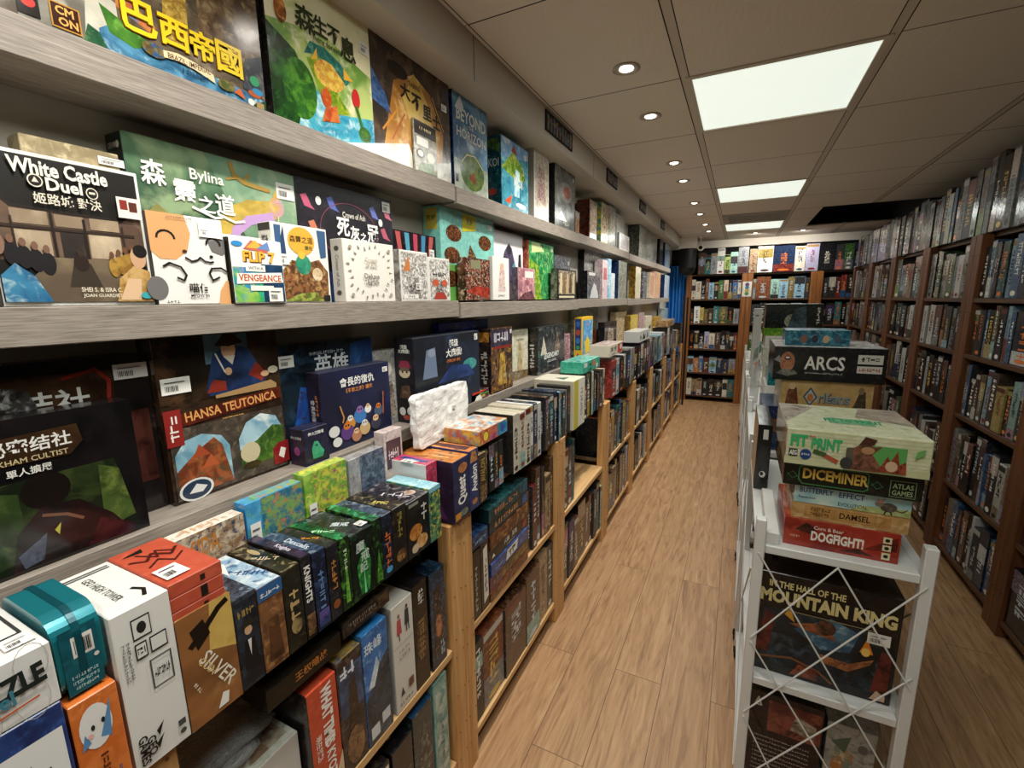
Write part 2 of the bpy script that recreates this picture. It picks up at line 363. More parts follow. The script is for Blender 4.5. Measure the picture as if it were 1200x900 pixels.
def spine_art(rng, key, tall=True):
    """Decoration for a spine whose lettering is too small to read."""
    light = key in ('white', 'cream', 'grey', 'sky', 'mint', 'lime', 'yellow', 'peach', 'lavender', 'pink', 'tan', 'clearwrap', 'lavender')
    ink = rng.choice(['#222', '#3a2a1e', '#8a2a1c', '#1f3a5f']) if light else rng.choice(['#e8e2cf', '#d9b55a', '#cfcfcf', '#e07b3a', '#f0eee6', '#c8d4da'])
    A = []
    if rng.random() < .6:
        p2 = rng.choice(list(PAL)); y = rng.choice([0., rng.uniform(.4, .7)]); A.append(('r', 0.03, y+.01, .97, min(.99, y+rng.uniform(.18, .42)), p2, rng.uniform(40, 90)))
    if rng.random() < .35: A.append(('r', .05, .88, .95, .97, rng.choice(['#d8d2c0', '#222', '#8a1f1a', '#c89b3a'])))
    n_ = rng.randint(4, 9); 
    A.append(('g', n_, .5, rng.uniform(.42, .66), rng.uniform(.3, .5), ink, rng.uniform(.4, .62), 90 if rng.random() < .4 else -90))
    if rng.random() < .5: A.append(('e', .5, .08, .28, .28*.03/.2, ink))
    return A
def row(frm, a, b_, z, plane, keys, where, hmax=.3, hmin=.2, d=.24, seed=1, order='nearest', group=None, far=False, mark=None, lab=None):
    """Boxes side by side, spines out, from world coordinate a to b_ along the shelf."""
    rng = random.Random(seed); n_ = len(keys); ws = [rng.uniform(.75, 1.3) for _ in keys]
    ks = []
    for k in keys:
        mul = 1.
        if '*' in k: k, q = k.split('*'); mul = float(q)
        ks.append((k, mul))
    ws = [x*mu for x, (k, mu) in zip(ws, ks)]; s_ = sum(ws); p = a; sign = 1 if b_ > a else -1; L_ = abs(b_-a)
    for i, ((k, mu), wd) in enumerate(zip(ks, ws)):
        wd = wd/s_*L_; c = p+sign*wd/2; p += sign*wd; wb = max(.008, wd-.0025)
        h = rng.uniform(hmin, hmax); dd = d*rng.uniform(.92, 1.); off = rng.uniform(0, .012)
        if frm == 'L': ctr = (plane-off-dd/2, c, z)
        elif frm == 'R': ctr = (plane+off+dd/2, c, z)
        else: ctr = (c, plane+off+dd/2, z)
        u, v, dist = project((ctr[0] if frm == 'B' else plane, c if frm != 'B' else plane, z+h/2))
        area = wb*h*(F_PX/dist)**2
        if frm != 'B': area *= abs(plane)/math.hypot(plane, c)      # seen at a slant
        spec = dict(frm=frm, w=wb, d=dd, h=h, ctr=ctr, key=k, where=where, i=i, n=n_, order=order, seed=seed*100+i, area=area, group=group or ('game boxes '+where), uv=(u, v))
        ROWS.append(spec)
ROWS = []
ORD = 'first second third fourth fifth sixth seventh eighth ninth tenth eleventh twelfth thirteenth fourteenth fifteenth sixteenth seventeenth eighteenth nineteenth twentieth'.split()
def place_rows(limit):
    inview = [s_ for s_ in ROWS if -20 < s_['uv'][0] < 1240 and -20 < s_['uv'][1] < 950]
    inview.sort(key=lambda s_: -s_['area'])
    far = MB()
    for r_, s_ in enumerate(inview):
        rng = random.Random(s_['seed']); k = s_['key']; m = M_WRAP if rng.random() < .6 else M_PRINT
        side = rng.choice([k, k, 'dark', 'charcoal'])
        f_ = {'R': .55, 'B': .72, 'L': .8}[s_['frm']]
        g_ = {'R': .8, 'B': 1.08, 'L': .9}[s_['frm']]  # dimmer right wall and brighter back put into the box colours
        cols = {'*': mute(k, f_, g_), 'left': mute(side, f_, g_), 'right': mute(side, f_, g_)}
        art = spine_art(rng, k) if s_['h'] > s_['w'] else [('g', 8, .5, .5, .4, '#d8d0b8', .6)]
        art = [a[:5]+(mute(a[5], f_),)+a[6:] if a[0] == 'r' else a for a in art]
        if r_ < limit:
            lbl = f"{CNAME[k]} box, {ORD[s_['i']]} {s_['order']}, {s_['where']}"
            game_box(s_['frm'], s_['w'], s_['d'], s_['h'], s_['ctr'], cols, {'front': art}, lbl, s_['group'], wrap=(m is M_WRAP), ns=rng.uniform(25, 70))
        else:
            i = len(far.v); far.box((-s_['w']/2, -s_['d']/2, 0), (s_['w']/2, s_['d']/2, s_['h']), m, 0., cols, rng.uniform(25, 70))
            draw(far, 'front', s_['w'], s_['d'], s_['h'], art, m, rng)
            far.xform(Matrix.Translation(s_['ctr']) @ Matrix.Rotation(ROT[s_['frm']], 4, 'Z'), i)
    if far.v:
        o = far.build('small_game_box'); o['kind'] = 'stuff'; tag(o, 'many small distant game boxes filling the far shelves and racks', 'game boxes')
    print('ROW BOXES', len(ROWS), 'in view', len(inview), 'hero', NBOX[0])

# ================================================================== THE ROOM
XW, XR, YB = -1.0, 1.43, 7.52           # left wall, right wall, back wall
mb = MB(); mb.box((XW-.1, -2.2, -.05), (XR+.1, YB+.1, 0), M_FLOOR); struct(mb.build('floor'))
mb = MB(); mb.box((XW-.1, -2.2, 0), (XW, YB, 2.6), M_WALL); struct(mb.build('wall_left'))
mb = MB(); mb.box((XR, -2.2, 0), (XR+.1, YB, 2.6), M_DARKWALL); struct(mb.build('wall_right'))
mb = MB(); mb.box((XW-.1, YB, 0), (XR+.1, YB+.1, 2.6), M_DARKWALL); struct(mb.build('wall_back'))
mb = MB(); mb.box((XW-.1, -2.3, 0), (XR+.1, -2.2, 2.6), M_WALL); struct(mb.build('wall_front'))
# ceiling: tiles with dark joints, holes for the light panels and the dark opening
GX = [-.795, -.245, .372, .99, XR]; GY = [-2.2]+[-.66+.6525*k for k in range(13)]+[YB]
PANELS = [(1.96, 2.6125), (3.92, 4.57), (5.87, 6.525), (.0025, .655), (-1.9525, -1.3)]  # last two are unseen panels added to light the trolley fronts
mb = MB()
GY = sorted(set([-2.2, -1.9525, -1.3, -.65, .0025, .655, 1.3075, 1.96, 2.6125, 3.265, 3.92, 4.57, 5.2225, 5.87, 6.525, 7.18, YB]))
HOLE = (.62, 1.40, 5.40, 6.60)
for i in range(len(GX)-1):
    for j in range(len(GY)-1):
        x0, x1, y0, y1 = GX[i], GX[i+1], GY[j], GY[j+1]
        if i == 1 and any(abs(y0-p[0]) < .02 for p in PANELS): continue
        if i == 1 and abs(y0-5.2225) < .02: continue               # air-conditioner bay
        g = .0022
        if i == 3 and y0 > 5.1 and y1 < 6.6: continue
        if i == 2 and y0 > 5.1 and y1 < 6.6: x1 = .63
        mb.box((x0+(.016 if i else g), y0+g, CEIL), (x1-(.016 if i < 3 else g), y1-g, CEIL+.012), M_CEIL)
for x in (GX[0], *GX[1:4]):
    for s_ in ((-1, 1) if x > -.7 else (1,)):
        for ya, yb_ in (((-2.2, 5.2225), (6.525, YB)) if x > .9 else ((-2.2, YB),)): mb.box((x+s_*.0155-.0016, ya, CEIL-.0004), (x+s_*.0155+.0016, yb_, CEIL+.001), M_SEAM)
for j, y in enumerate(GY[1:-1]):
    for i in range(len(GX)-1):
        if i == 1 and any(abs(y-e) < .05 for pp in PANELS for e in pp): continue
        if i == 3 and 5.3 < y < 6.4: continue
        mb.box((GX[i]+.016, y-.002, CEIL-.0004), (.63 if i == 2 and 5.3 < y < 6.4 else GX[i+1]-.016, y+.002, CEIL+.001), M_SEAM)
for x in GX[1:4]:
    for ya, yb_ in (((-2.2, 5.2225), (6.525, YB)) if x > .9 else ((-2.2, YB),)): mb.box((x-.014, ya, CEIL+.001), (x+.014, yb_, CEIL+.016), M_GRID)
mb.box((XW-.1, -2.2, CEIL+.2), (XR+.1, YB+.1, CEIL+.3), M_SEAM)
struct(mb.build('ceiling'))
# soffit along the left wall and beam along the back
mb = MB(); mb.box((XW, -2.2, 2.173), (-.795, 6.72, CEIL+.02), M_SOFFIT)
for y in (1.36, 2.66, 4.0, 5.3): mb.box((-.7955, y, 2.1725), (-.7945, y+.003, CEIL), M_SEAM)
struct(mb.build('trim_left'))
mb = MB(); mb.box((XW, YB-.09, 2.2), (XR, YB, CEIL+.02), M_CREAM); struct(mb.build('trim_back'))

# ------------------------------------------------------------------ ceiling lights
def area(name, loc, sx, sy, pw, col, spread=math.pi, rot=(0, 0, 0)):
    l = bpy.data.lights.new(name, 'AREA'); l.shape = 'RECTANGLE'; l.size = sx; l.size_y = sy; l.energy = pw; l.color = col; l.spread = spread
    o = bpy.data.objects.new(name, l); sc.collection.objects.link(o); o.location = loc; o.rotation_euler = rot; return o
for k, (y0, y1) in enumerate(PANELS):
    t = empty('ceiling_light', (.0635, (y0+y1)/2, CEIL))
    tag(t, ['large lit square ceiling panel closest to the camera', 'lit square ceiling panel in the middle of the room', 'lit square ceiling panel beyond the ceiling air vent', 'unseen ceiling panel added overhead to light the trolley fronts', 'unseen ceiling panel added behind the viewer to light the trolley fronts'][k], 'ceiling light', 'square ceiling light panels')
    hx, hy = .308, (y1-y0)/2-.002; f = MB()
    for lo, hi in (((-hx, -hy, -.004), (-hx+.022, hy, .02)), ((hx-.022, -hy, -.004), (hx, hy, .02)), ((-hx+.022, -hy, -.004), (hx-.022, -hy+.022, .02)), ((-hx+.022, hy-.022, -.004), (hx-.022, hy, .02))): f.box(lo, hi, M_GRID, .001)
    f.build('frame', t)
    f = MB(); f.box((-hx+.022, -hy+.022, .002), (hx-.022, hy-.022, .012), M_PANEL); f.build('diffuser', t)
    area('panel_lamp', (.0635, (y0+y1)/2, CEIL-.008),   .55, .58, PANEL_W*(1.6 if k > 2 else 1.), (.96, 1., .94))
def downlight(x, y, label, aim=None, pw=None, cone=105):
    t = empty('downlight', (x, y, CEIL)); tag(t, label, 'downlight', 'recessed downlights')
    f = MB(); f.lathe([(.044, 0.004), (.048, -.003), (.040, -.006), (.028, -.003), (.0255, .004)], M_RING, n=24); f.build('ring', t)
    f = MB(); f.lathe([(.024, .0045), (.023, -.003), (.012, -.0075), (.001, -.009)], M_BULB, n=20); f.build('bulb', t)
    l = bpy.data.lights.new('spot_lamp', 'SPOT'); l.energy = SPOT_W if pw is None else pw; l.spot_size = math.radians(cone); l.spot_blend = .85; l.shadow_soft_size = .035; l.color = (1., .945, .86)
    o = bpy.data.objects.new('spot_lamp', l); sc.collection.objects.link(o); o.location = (x, y, CEIL-.02)
    d = Vector(aim or (-.36, .0, -1.)); o.rotation_euler = d.to_track_quat('-Z', 'Y').to_euler()
DL = [1.79, 2.275, 3.085, 3.57, 4.42, 5.02, 5.75, 6.35]
dl_names = ['largest round downlight, above the big covers of the left display shelf', 'second round downlight in the left ceiling strip', 'third round downlight in the left ceiling strip', 'fourth round downlight in the left ceiling strip', 'fifth round downlight in the left ceiling strip', 'sixth round downlight in the left ceiling strip', 'seventh small downlight in the left ceiling strip', 'eighth small downlight, nearest the blue tarp']
for y, nm in zip(DL, dl_names): downlight(-.422, y, nm)
for y in (1.0, .35, -.5): downlight(-.422, y, 'round downlight over the near end of the left shelf')
downlight(.1, 6.83, 'round downlight just past the farthest square ceiling panel', aim=(0, .9, -1), pw=SPOT_W*.4, cone=165)
downlight(.62, 6.86, 'round downlight between the far ceiling panel and the dark opening', aim=(0, .9, -1), pw=SPOT_W*.4, cone=165)
# air-conditioner grille between the second and third panel
t = empty('ceiling_vent', (.0635, 5.545, CEIL)); tag(t, 'grey slatted air vent between the two far ceiling light panels', 'vent')
f = MB(); f.box((-.30, -.315, -.003), (.30, -.22, .02), M_VENT, .002); f.box((-.30, .22, -.003), (.30, .315, .02), M_VENT, .002); f.box((-.30, -.22, -.003), (-.24, .22, .02), M_VENT, .002); f.box((.24, -.22, -.003), (.30, .22, .02), M_VENT, .002); f.build('frame', t)
f = MB()
for k in range(9): f.box((-.24, -.205+k*.048, .0), (.24, -.175+k*.048, .012), M_VENT)
f.build('grille', t)
f = MB(); f.box((-.24, -.22, .016), (.24, .22, .02), M_SEAM); f.build('backing', t)
# small dark letter strips stuck on the soffit
for k, (y, L_) in enumerate([(1.94, .34), (2.93, .26), (3.95, .26), (5.05, .25)]):
    rng = random.Random(k+5); t = MB(); t.box((-.795+.0008, y, 2.205), (-.789, y+L_, 2.285), M_SEAM)
    i = len(t.v); cols = ['#4f6b52', '#6b4a3a', '#3d5a78', '#7a6a48', '#5b4a6a']
    n_ = 9
    for q in range(n_):
        a = y+.012+q*(L_-.02)/n_; hgt = rng.uniform(.05, .062)
        t.box((-.789, a, 2.212), (-.787, a+(L_-.02)/n_*.55, 2.212+hgt), M_PRINT, 0, {'*': pal(cols[q % 5])})
        t.box((-.789, a, 2.212+hgt*rng.choice([0., .4, .75])), (-.7865, a+(L_-.02)/n_*.85, 2.212+hgt*.25+.015), M_PRINT, 0, {'*': pal(cols[(q+1) % 5])})
    o = t.build('sign'); tag(o, ['large dark strip of colourful letters on the left soffit, nearest the camera', 'second dark letter strip along the left soffit', 'third small dark letter strip along the left soffit', 'small dark letter strip at the far end of the left soffit'][k], 'sign', 'letter strips on the soffit')

# ------------------------------------------------------------------ wall shelves on the left
SEG = [(-1.2, 1.346), (1.352, 2.642), (2.648, 3.97), (3.976, 5.2), (5.206, 6.5)]
ZU, ZM, ZL, XF = 1.875, 1.499, 1.126, -.87
segn = ['nearest the camera', 'second from the camera', 'third from the camera', 'fourth from the camera', 'at the far end']
for lvl, (z, th) in (('upper', (ZU, .053)), ('middle', (ZM, .054)), ('lower', (ZL, .037))):
    for k, (y0, y1) in enumerate(SEG):
        dz = -.006*(k % 2)
        f = MB(); f.box((XW+.001, y0, z-th+dz if lvl != 'lower' else z-th), (XF+(.004 if k % 2 else 0), y1, z+(dz if lvl != 'lower' else 0)), M_FASCIA, .0015)
        tag(f.build('wall_shelf'), f'thick grey oak {lvl} wall shelf on the left wall, {segn[k]}', 'shelf', f'{lvl} wall shelf boards')
# ------------------------------------------------------------------ pine racks under them
POSTX = -.68
PB = [(.135, .205, .275), (.965, 1.024, 1.083), (1.795, 1.852, 1.91), (2.60, 2.66, 2.72), (3.385, 3.445, 3.505), (4.15, 4.21, 4.27), (4.98, 5.04, 5.10), (5.75, 5.81, 5.87), (6.55, 6.6, 6.65)]
ZT, Z2, Z1 = .888, .497, .105
bayn = ['near the camera', 'second from the camera', 'third from the camera', 'fourth from the camera', 'fifth from the camera', 'sixth from the camera', 'seventh from the camera', 'next to the blue tarp']
def rack(y0, y0e, y1s, y1, label):
    t = empty('wooden_rack', (POSTX, (y0+y1)/2, 0)); tag(t, label, 'rack', 'pine racks along the left wall'); c = (y0+y1)/2
    for (a, b_) in ((y0, y0e), (y1s, y1)):
        for (x0, x1) in ((-.045, 0.), (-.31, -.27)):
            p = MB(); p.box((x0, a-c+.0008, 0), (x1, b_-c-.0008, ZT-.004), M_PINE_V, .003)
            if x1 == 0:
                for zz in (.1, .2, .33, .46, .52, .66, .8, .86):
                    for q in (.2, .8): p.lathe([(.0025, 0), (.0025, .0015)], M_NAIL, (0.0, a-c+(b_-a)*q, zz+.013*q), 6, 'x')
            p.build('upright', t)
    for z in (Z1, Z2, ZT-.005):
        p = MB(); e = .002
        p.box((-.31, y0e-c+e, z-.024), (-.005, y1s-c-e, z), M_PINE_H, .0015) if z < .8 else p.box((-.268, y0e-c+e, z-.02), (-.046, y1s-c-e, z-.001), M_PINE_H, .0015)
        p.build('shelf_board', t)
rack(-.55, -.48, PB[0][0], PB[0][1], 'pine rack reaching out of the photo at the lower left corner')
for k in range(8): rack(PB[k][1], PB[k][2], PB[k+1][0], PB[k+1][1], f'pine rack with double uprights under the left shelves, {bayn[k]}')
# ------------------------------------------------------------------ stained bookcases on the right and at the back
XF_R, YF_B = 1.113, 7.10
LV = [.085, .455, .845, 1.175, 1.475, 1.81]
def bookcase(frm, a, b_, label, levels, depth=.29, pw=.068):
    W_ = abs(b_-a); c = (a+b_)/2
    t = empty('bookcase', (XF_R, c, 0) if frm == 'R' else (c, YF_B, 0), ROT[frm]); tag(t, label, 'bookcase', 'brown bookcases '+('along the right wall' if frm == 'R' else 'at the back'))
    for s_ in (-1, 1):
        x0, x1 = (-W_/2+.0008, -W_/2+pw) if s_ < 0 else (W_/2-pw, W_/2-.0008)
        p = MB(); p.box((x0, 0, 0), (x1, .05, 1.808), M_BROWN_V if frm == 'R' else M_BACK_V, .003)
        for q in (.25, .75):
            for zz in (.2, .6, 1., 1.4, 1.7): p.lathe([(.003, 0), (.003, -.0012)], M_SEAM, (x0+(x1-x0)*q, 0, zz), 6, 'y')
        p.build('upright', t)
        p = MB(); p.box((x0+(.02 if s_ > 0 else 0), .05, 0), (x1-(.02 if s_ < 0 else 0), depth, 1.786), M_BROWN_V, .001); p.build('side_panel', t)
    for z in levels[:-1]:
        p = MB(); p.box((-W_/2+pw+.001, .004, z-.022), (W_/2-pw-.001, depth, z), M_BROWN_X, .001); p.build('shelf_board', t)
    p = MB(); p.box((-W_/2+.001, .0505, levels[-1]-.022), (W_/2-.001, depth, levels[-1]-.001), M_BROWN_X, .001); p.build('top_board', t)
    p = MB(); p.box((-W_/2+.001, depth+.001, 0), (W_/2-.001, depth+.006, levels[-1]-.002), M_DARKWALL); p.build('back_panel', t)
RC = [(1.82, 2.617), (2.617, 3.405), (3.405, 4.163), (4.163, 4.93), (4.93, 5.70), (5.70, 6.47)]
rcn = ['at the right edge of the photo', 'second from the right edge', 'third from the right edge', 'fourth from the right edge', 'fifth from the right edge', 'tucked in the far corner']
for (a, b_), nm in zip(RC, rcn): bookcase('R', b_, a, 'brown stained bookcase on the right wall, '+nm, LV)
LB = [.08, .42, .765, 1.13, 1.47, 1.815]
BC = [(-.722, .055), (.055, .85), (.85, 1.425)]
bcn = ['left', 'middle', 'right']
for (a, b_), nm in zip(BC, bcn): bookcase('B', a, b_, f'brown stained {nm} bookcase at the back of the shop', LB)
# small paper card pinned on the middle upright of the back bookcases
t = MB(); t.box((-.0, YF_B-.0035, 1.50), (.112, YF_B-.0012, 1.70), M_PRINT, 0, {'*': pal('white')})
for q, c in enumerate(('#7a3b6b', '#3b7a8a', '#c9a23b', '#5a8a3b')): t.lathe([(.026, 0), (.001, -.0012)], M_PRINT, (.056, YF_B-.0037, 1.66-.04*q), 10, 'y')
for i in range(len(t.c)):
    if i >= 6: t.c[i] = (pal(('#6b3f70', '#3f7f90', '#c0a040', '#608a40')[min(3, (i-6)*4//max(1, len(t.c)-6))]), 40.)
tag(t.build('notice'), 'white paper card with coloured round emblems on the back bookcase upright', 'notice')

# rows of games in them; keys run from the far end to the near end on the right wall
def rrow(bay, lev, keys, hmin=.2, hmax=.3, where=None):
    a, b_ = RC[bay]; z = LV[lev]
    ln = ['bottom shelf', 'second-lowest shelf', 'third shelf up', 'fourth shelf up', 'fifth shelf up', 'top row'][lev]
    gap = .07 if lev < 5 else .002
    if lev < 5: hmax = min(hmax, LV[lev+1]-z-.034); hmin = min(hmin, hmax-.03)
    row('R', b_-gap-.004, a+gap+.004, z+.0006, XF_R+.012, keys, f"{ln}, {['nearest','second','third','fourth','fifth','farthest'][bay]} right-wall bookcase", hmax, hmin, .25, seed=1000+bay*10+lev, order='from far end', group=f'game boxes on the {ln} of the {rcn[bay]} right bookcase')
H5 = dict(hmin=.24, hmax=.3)
rrow(1, 5, ['clearwrap', 'charcoal', 'dark', 'clearwrap', 'clearwrap', 'olive', 'clearwrap', 'black*1.8', 'clearwrap', 'teal'], .32, .40)
rrow(2, 5, ['clearwrap*1.2', 'grey', 'charcoal', 'cream', 'blue*.5', 'dark', 'clearwrap', 'charcoal', 'grey', 'clearwrap'], .30, .36)
rrow(3, 5, ['brown', 'teal', 'clearwrap', 'maroon', 'clearwrap', 'charcoal', 'clearwrap', 'clearwrap', 'grey'], .29, .35)
rrow(4, 5, ['grey', 'clearwrap', 'dark', 'grey', 'black', 'clearwrap', 'teal', 'brown'], .29, .34)
rrow(5, 5, ['clearwrap', 'black', 'grey', 'dark', 'clearwrap', 'brown'], .28, .33)
rrow(0, 5, ['clearwrap', 'mint', 'teal', 'clearwrap', 'dark'], .33, .4)
rrow(1, 4, ['dark', 'blue', 'navy', 'maroon*.6', 'teal', 'sky*.9', 'blue*1.4', 'navy', 'tan', 'blue', 'charcoal'], .26, .3)
rrow(1, 3, ['brown', 'dark', 'blue*.6', 'black', 'gold*.6', 'black', 'sky*.6', 'blue', 'charcoal*2.6', 'brown'], .24, .29)
rrow(1, 2, ['rust*.7', 'blue*.7', 'brown', 'maroon', 'gold', 'sky*.7', 'brown', 'yellow*1.5', 'dark', 'mint', 'navy'], .2, .28)
rrow(1, 1, ['grey', 'tan', 'dark', 'black', 'red', 'black', 'brown', 'blue*.7', 'blue', 'black*1.4', 'cream', 'tan'], .26, .33)
rrow(1, 0, ['brown', 'tan', 'blue*1.1', 'navy', 'rust', 'black', 'white*.5', 'charcoal', 'navy*1.5', 'blue'], .24, .31)
rrow(2, 4, ['grey', 'dark*.6', 'green', 'clearwrap', 'green', 'grey', 'white', 'clearwrap'], **H5)
rrow(2, 3, ['white', 'black*.6', 'white', 'rust*1.5', 'dark', 'charcoal', 'grey', 'black'], **H5)
rrow(2, 2, ['tan', 'brown', 'white*.7', 'dark', 'brown', 'black', 'dark', 'charcoal'], **H5)
rrow(2, 1, ['navy*1.5', 'charcoal', 'grey', 'white', 'maroon', 'cream', 'black', 'dark'], .2, .28)
rrow(2, 0, ['brown', 'tan', 'navy', 'dark', 'charcoal', 'brown', 'black'], **H5)
rrow(3, 4, ['olive', 'lavender', 'orange*1.3', 'tan', 'olive', 'grey'], **H5)
rrow(3, 3, ['charcoal', 'black', 'dark', 'charcoal', 'rust', 'white*1.6', 'grey*.8'], **H5)
rrow(3, 2, ['rust*1.4', 'brown', 'white', 'black*.7', 'white', 'charcoal'], **H5)
rrow(3, 1, ['tan', 'grey', 'charcoal', 'brown', 'green', 'dark'], **H5)
rrow(4, 4, ['white*1.2', 'white', 'tan', 'brown', 'charcoal', 'black'], **H5)
rrow(4, 3, ['dark', 'maroon', 'charcoal', 'grey', 'brown', 'grey', 'dark'], **H5)
rrow(4, 2, ['grey', 'charcoal', 'tan', 'dark', 'black'], **H5)
rrow(0, 4, ['tan', 'blue', 'charcoal', 'grey', 'dark'], **H5)
rrow(0, 3, ['dark', 'brown', 'charcoal', 'dark'], **H5)
rrow(0, 2, ['dark', 'charcoal', 'maroon', 'tan'], .2, .28)
rrow(0, 1, ['maroon', 'rust', 'charcoal', 'dark', 'tan'], .26, .33)
rrow(0, 0, ['black*1.5', 'orange', 'tan*1.2', 'charcoal', 'dark'], .22, .3)
for l_, ks_ in ((4, ['white', 'grey', 'tan', 'charcoal', 'dark', 'brown', 'black']), (3, ['dark', 'maroon', 'charcoal', 'brown', 'grey', 'black']), (2, ['charcoal', 'tan', 'dark', 'black', 'brown'])): rrow(5, l_, ks_, **H5)
def brow(bay, lev, keys, hmin=.22, hmax=.29, sub=None):
    a, b_ = BC[bay]; z = LB[lev]; ln = ['bottom shelf', 'second-lowest shelf', 'third shelf up', 'fourth shelf up', 'fifth shelf up', 'top row'][lev]
    if lev < 5: a, b_ = a+.072, b_-.072
    else: a, b_ = a+(.14 if bay == 0 else .003), b_-.003
    if lev < 5: hmax = min(hmax, LB[lev+1]-z-.034); hmin = min(hmin, hmax-.03)
    if sub: a, b_ = a+(b_-a)*sub[0], a+(b_-a)*sub[1]
    row('B', a, b_, z+.0006, YF_B+.012, keys, f"{ln}, {bcn[bay]} back bookcase", hmax, hmin, .25, seed=2000+bay*10+lev, order='from left', group=f'game boxes on the {ln} of the {bcn[bay]} back bookcase')
brow(0, 5, ['brown', 'teal', 'grey', 'white*.9', 'lime', 'mint', 'grey*1.2'], .25, .36)
brow(1, 5, ['tan*.7', 'white*1.4', 'navy*1.6', 'cream*1.2', 'lavender*1.1'], .31, .34)
brow(2, 5, ['black*2', 'charcoal*1.1', 'green*1.2', 'navy', 'tan*.8', 'purple'], .31, .34)
brow(0, 4, ['cream*.8', 'cream', 'black', 'rust*.7', 'sky', 'dark*.8', 'green', 'peach*.7', 'black', 'blue', 'cream*.5'])
brow(0, 3, ['black', 'white', 'yellow*.7', 'olive', 'brown', 'teal', 'olive*1.5', 'black', 'grey'], .2, .25)
brow(0, 2, ['black', 'dark', 'black', 'lavender', 'cream', 'brown', 'black', 'charcoal', 'black', 'red*.7'], .22, .27)
brow(0, 1, ['sky', 'orange', 'blue', 'maroon', 'sky', 'navy', 'navy', 'grey'], .2, .24)
brow(0, 0, ['cream', 'tan*.8', 'tan', 'black', 'black', 'black*1.2', 'cream', 'teal'], .22, .26)
brow(1, 4, ['grey*.6', 'rust*2.6', 'mint*1.2', 'sky*1.2', 'gold', 'sky*1.6', 'charcoal'], .24, .29)
brow(1, 3, ['charcoal*1.5', 'charcoal*1.3', 'brown', 'teal', 'dark', 'lime', 'sky*1.4', 'black'], .24, .29)
brow(1, 2, ['green', 'cream', 'dark', 'red', 'brown', 'charcoal', 'grey'], .24, .28)
brow(2, 4, ['charcoal', 'dark*1.2', 'maroon', 'red*.8', 'dark*1.6', 'olive', 'cream*.6'], .24, .3)
brow(2, 3, ['black', 'dark*1.2', 'teal', 'black', 'grey*.8', 'black', 'cream'], .24, .29)
brow(2, 2, ['cream', 'brown', 'peach', 'rust', 'black', 'charcoal'], .2, .26)
def lrow(bay, z, keys, hmin, hmax, a=None, b_=None, lname='middle shelf', X=POSTX-.006, d=.22):
    a = PB[bay][2]+.004 if a is None else a; b_ = PB[bay+1][0]-.004 if b_ is None else b_
    row('L', a, b_, z+.0006, X, keys, f"{lname}, {ORD[bay]} left pine rack", hmax, hmin, d, seed=3000+bay*10+int(z*9), order='from near end', group=f'game boxes on the {lname} of the {bayn[bay]} pine rack')
# racks: middle and bottom shelves
lrow(1, Z2, ['brown', 'maroon', 'brown', 'dark', 'tan', 'brown'], .26, .34, 1.515)
lrow(1, Z1, ['dark*.6', 'rust*1.6', 'brown*1.7', 'brown*1.6', 'tan', 'charcoal'], .27, .33)
lrow(2, Z2, ['brown*.9', 'charcoal', 'teal*.4'], .30, .34, None, 2.09)
lrow(2, Z1, ['charcoal', 'black', 'brown', 'black*1.3', 'brown', 'brown*.8', 'charcoal', 'black', 'mint*.5'], .27, .33)
lrow(3, Z2, ['rust', 'tan', 'brown', 'teal', 'blue', 'olive', 'yellow', 'navy', 'orange*.8'], .25, .32)
lrow(3, Z1, ['brown', 'dark', 'tan', 'brown', 'dark', 'brown', 'charcoal', 'grey', 'charcoal'], .26, .32)
lrow(4, Z2, ['olive', 'cream', 'tan', 'brown', 'grey', 'charcoal', 'dark', 'black'], .24, .32)
lrow(4, Z1, ['tan', 'dark', 'charcoal', 'white', 'black', 'grey', 'brown'], .22, .3)
lrow(5, Z2, ['charcoal', 'grey', 'black', 'charcoal', 'white', 'dark'], .24, .33)
lrow(5, Z1, ['black', 'black', 'charcoal', 'dark', 'black', 'grey', 'dark'], .24, .32)
lrow(6, Z2, ['charcoal', 'grey', 'dark', 'sky', 'black'], .24, .32)
lrow(6, Z1, ['grey', 'charcoal', 'blue', 'white', 'dark'], .24, .32)
lrow(7, Z2, ['dark', 'black', 'charcoal', 'brown'], .22, .3)
lrow(7, Z1, ['black', 'charcoal', 'dark', 'grey'], .22, .3)
# rack tops further along
def trow(y0, y1, keys, hmin, hmax, n_, X=POSTX+.004, d=.16):
    row('L', y0, y1, ZT+.0006, X, keys, f"top of the left racks, {n_} stretch", hmax, hmin, d, seed=4000+int(y0*10), order='from near end', group=f'game boxes on top of the pine racks, {n_} stretch')
trow(1.172, 1.30, ['dark', 'black', 'charcoal', 'black'], .150, .158, 'first')
trow(1.372, 1.62, ['cream', 'cream*.9', 'cream', 'white*.7', 'navy*.6', 'white'], .21, .225, 'second')
trow(1.625, 1.974, ['dark', 'brown', 'black', 'charcoal', 'navy', 'sky*.6', 'black', 'charcoal', 'grey*.6', 'black'], .20, .225, 'third')
trow(2.165, 2.60, ['dark', 'olive', 'cream*.7', 'black', 'charcoal', 'brown', 'dark', 'tan*.7', 'cream*.7'], .205, .24, 'fourth')
trow(2.75, 3.40, ['red*1.5', 'white*.7', 'dark', 'white', 'charcoal', 'white*.6', 'grey'], .22, .26, 'fifth')
trow(3.41, 4.15, ['black', 'charcoal*1.4', 'black', 'dark*1.3', 'maroon*.6', 'charcoal', 'pink*.5', 'grey'], .24, .27, 'sixth')
trow(4.20, 4.95, ['charcoal', 'grey*1.6', 'teal*.6', 'sky', 'white*.6', 'grey', 'blue*.6'], .24, .28, 'seventh')
trow(5.0, 5.75, ['brown', 'white*.8', 'tan', 'charcoal', 'grey', 'dark'], .22, .3, 'eighth')
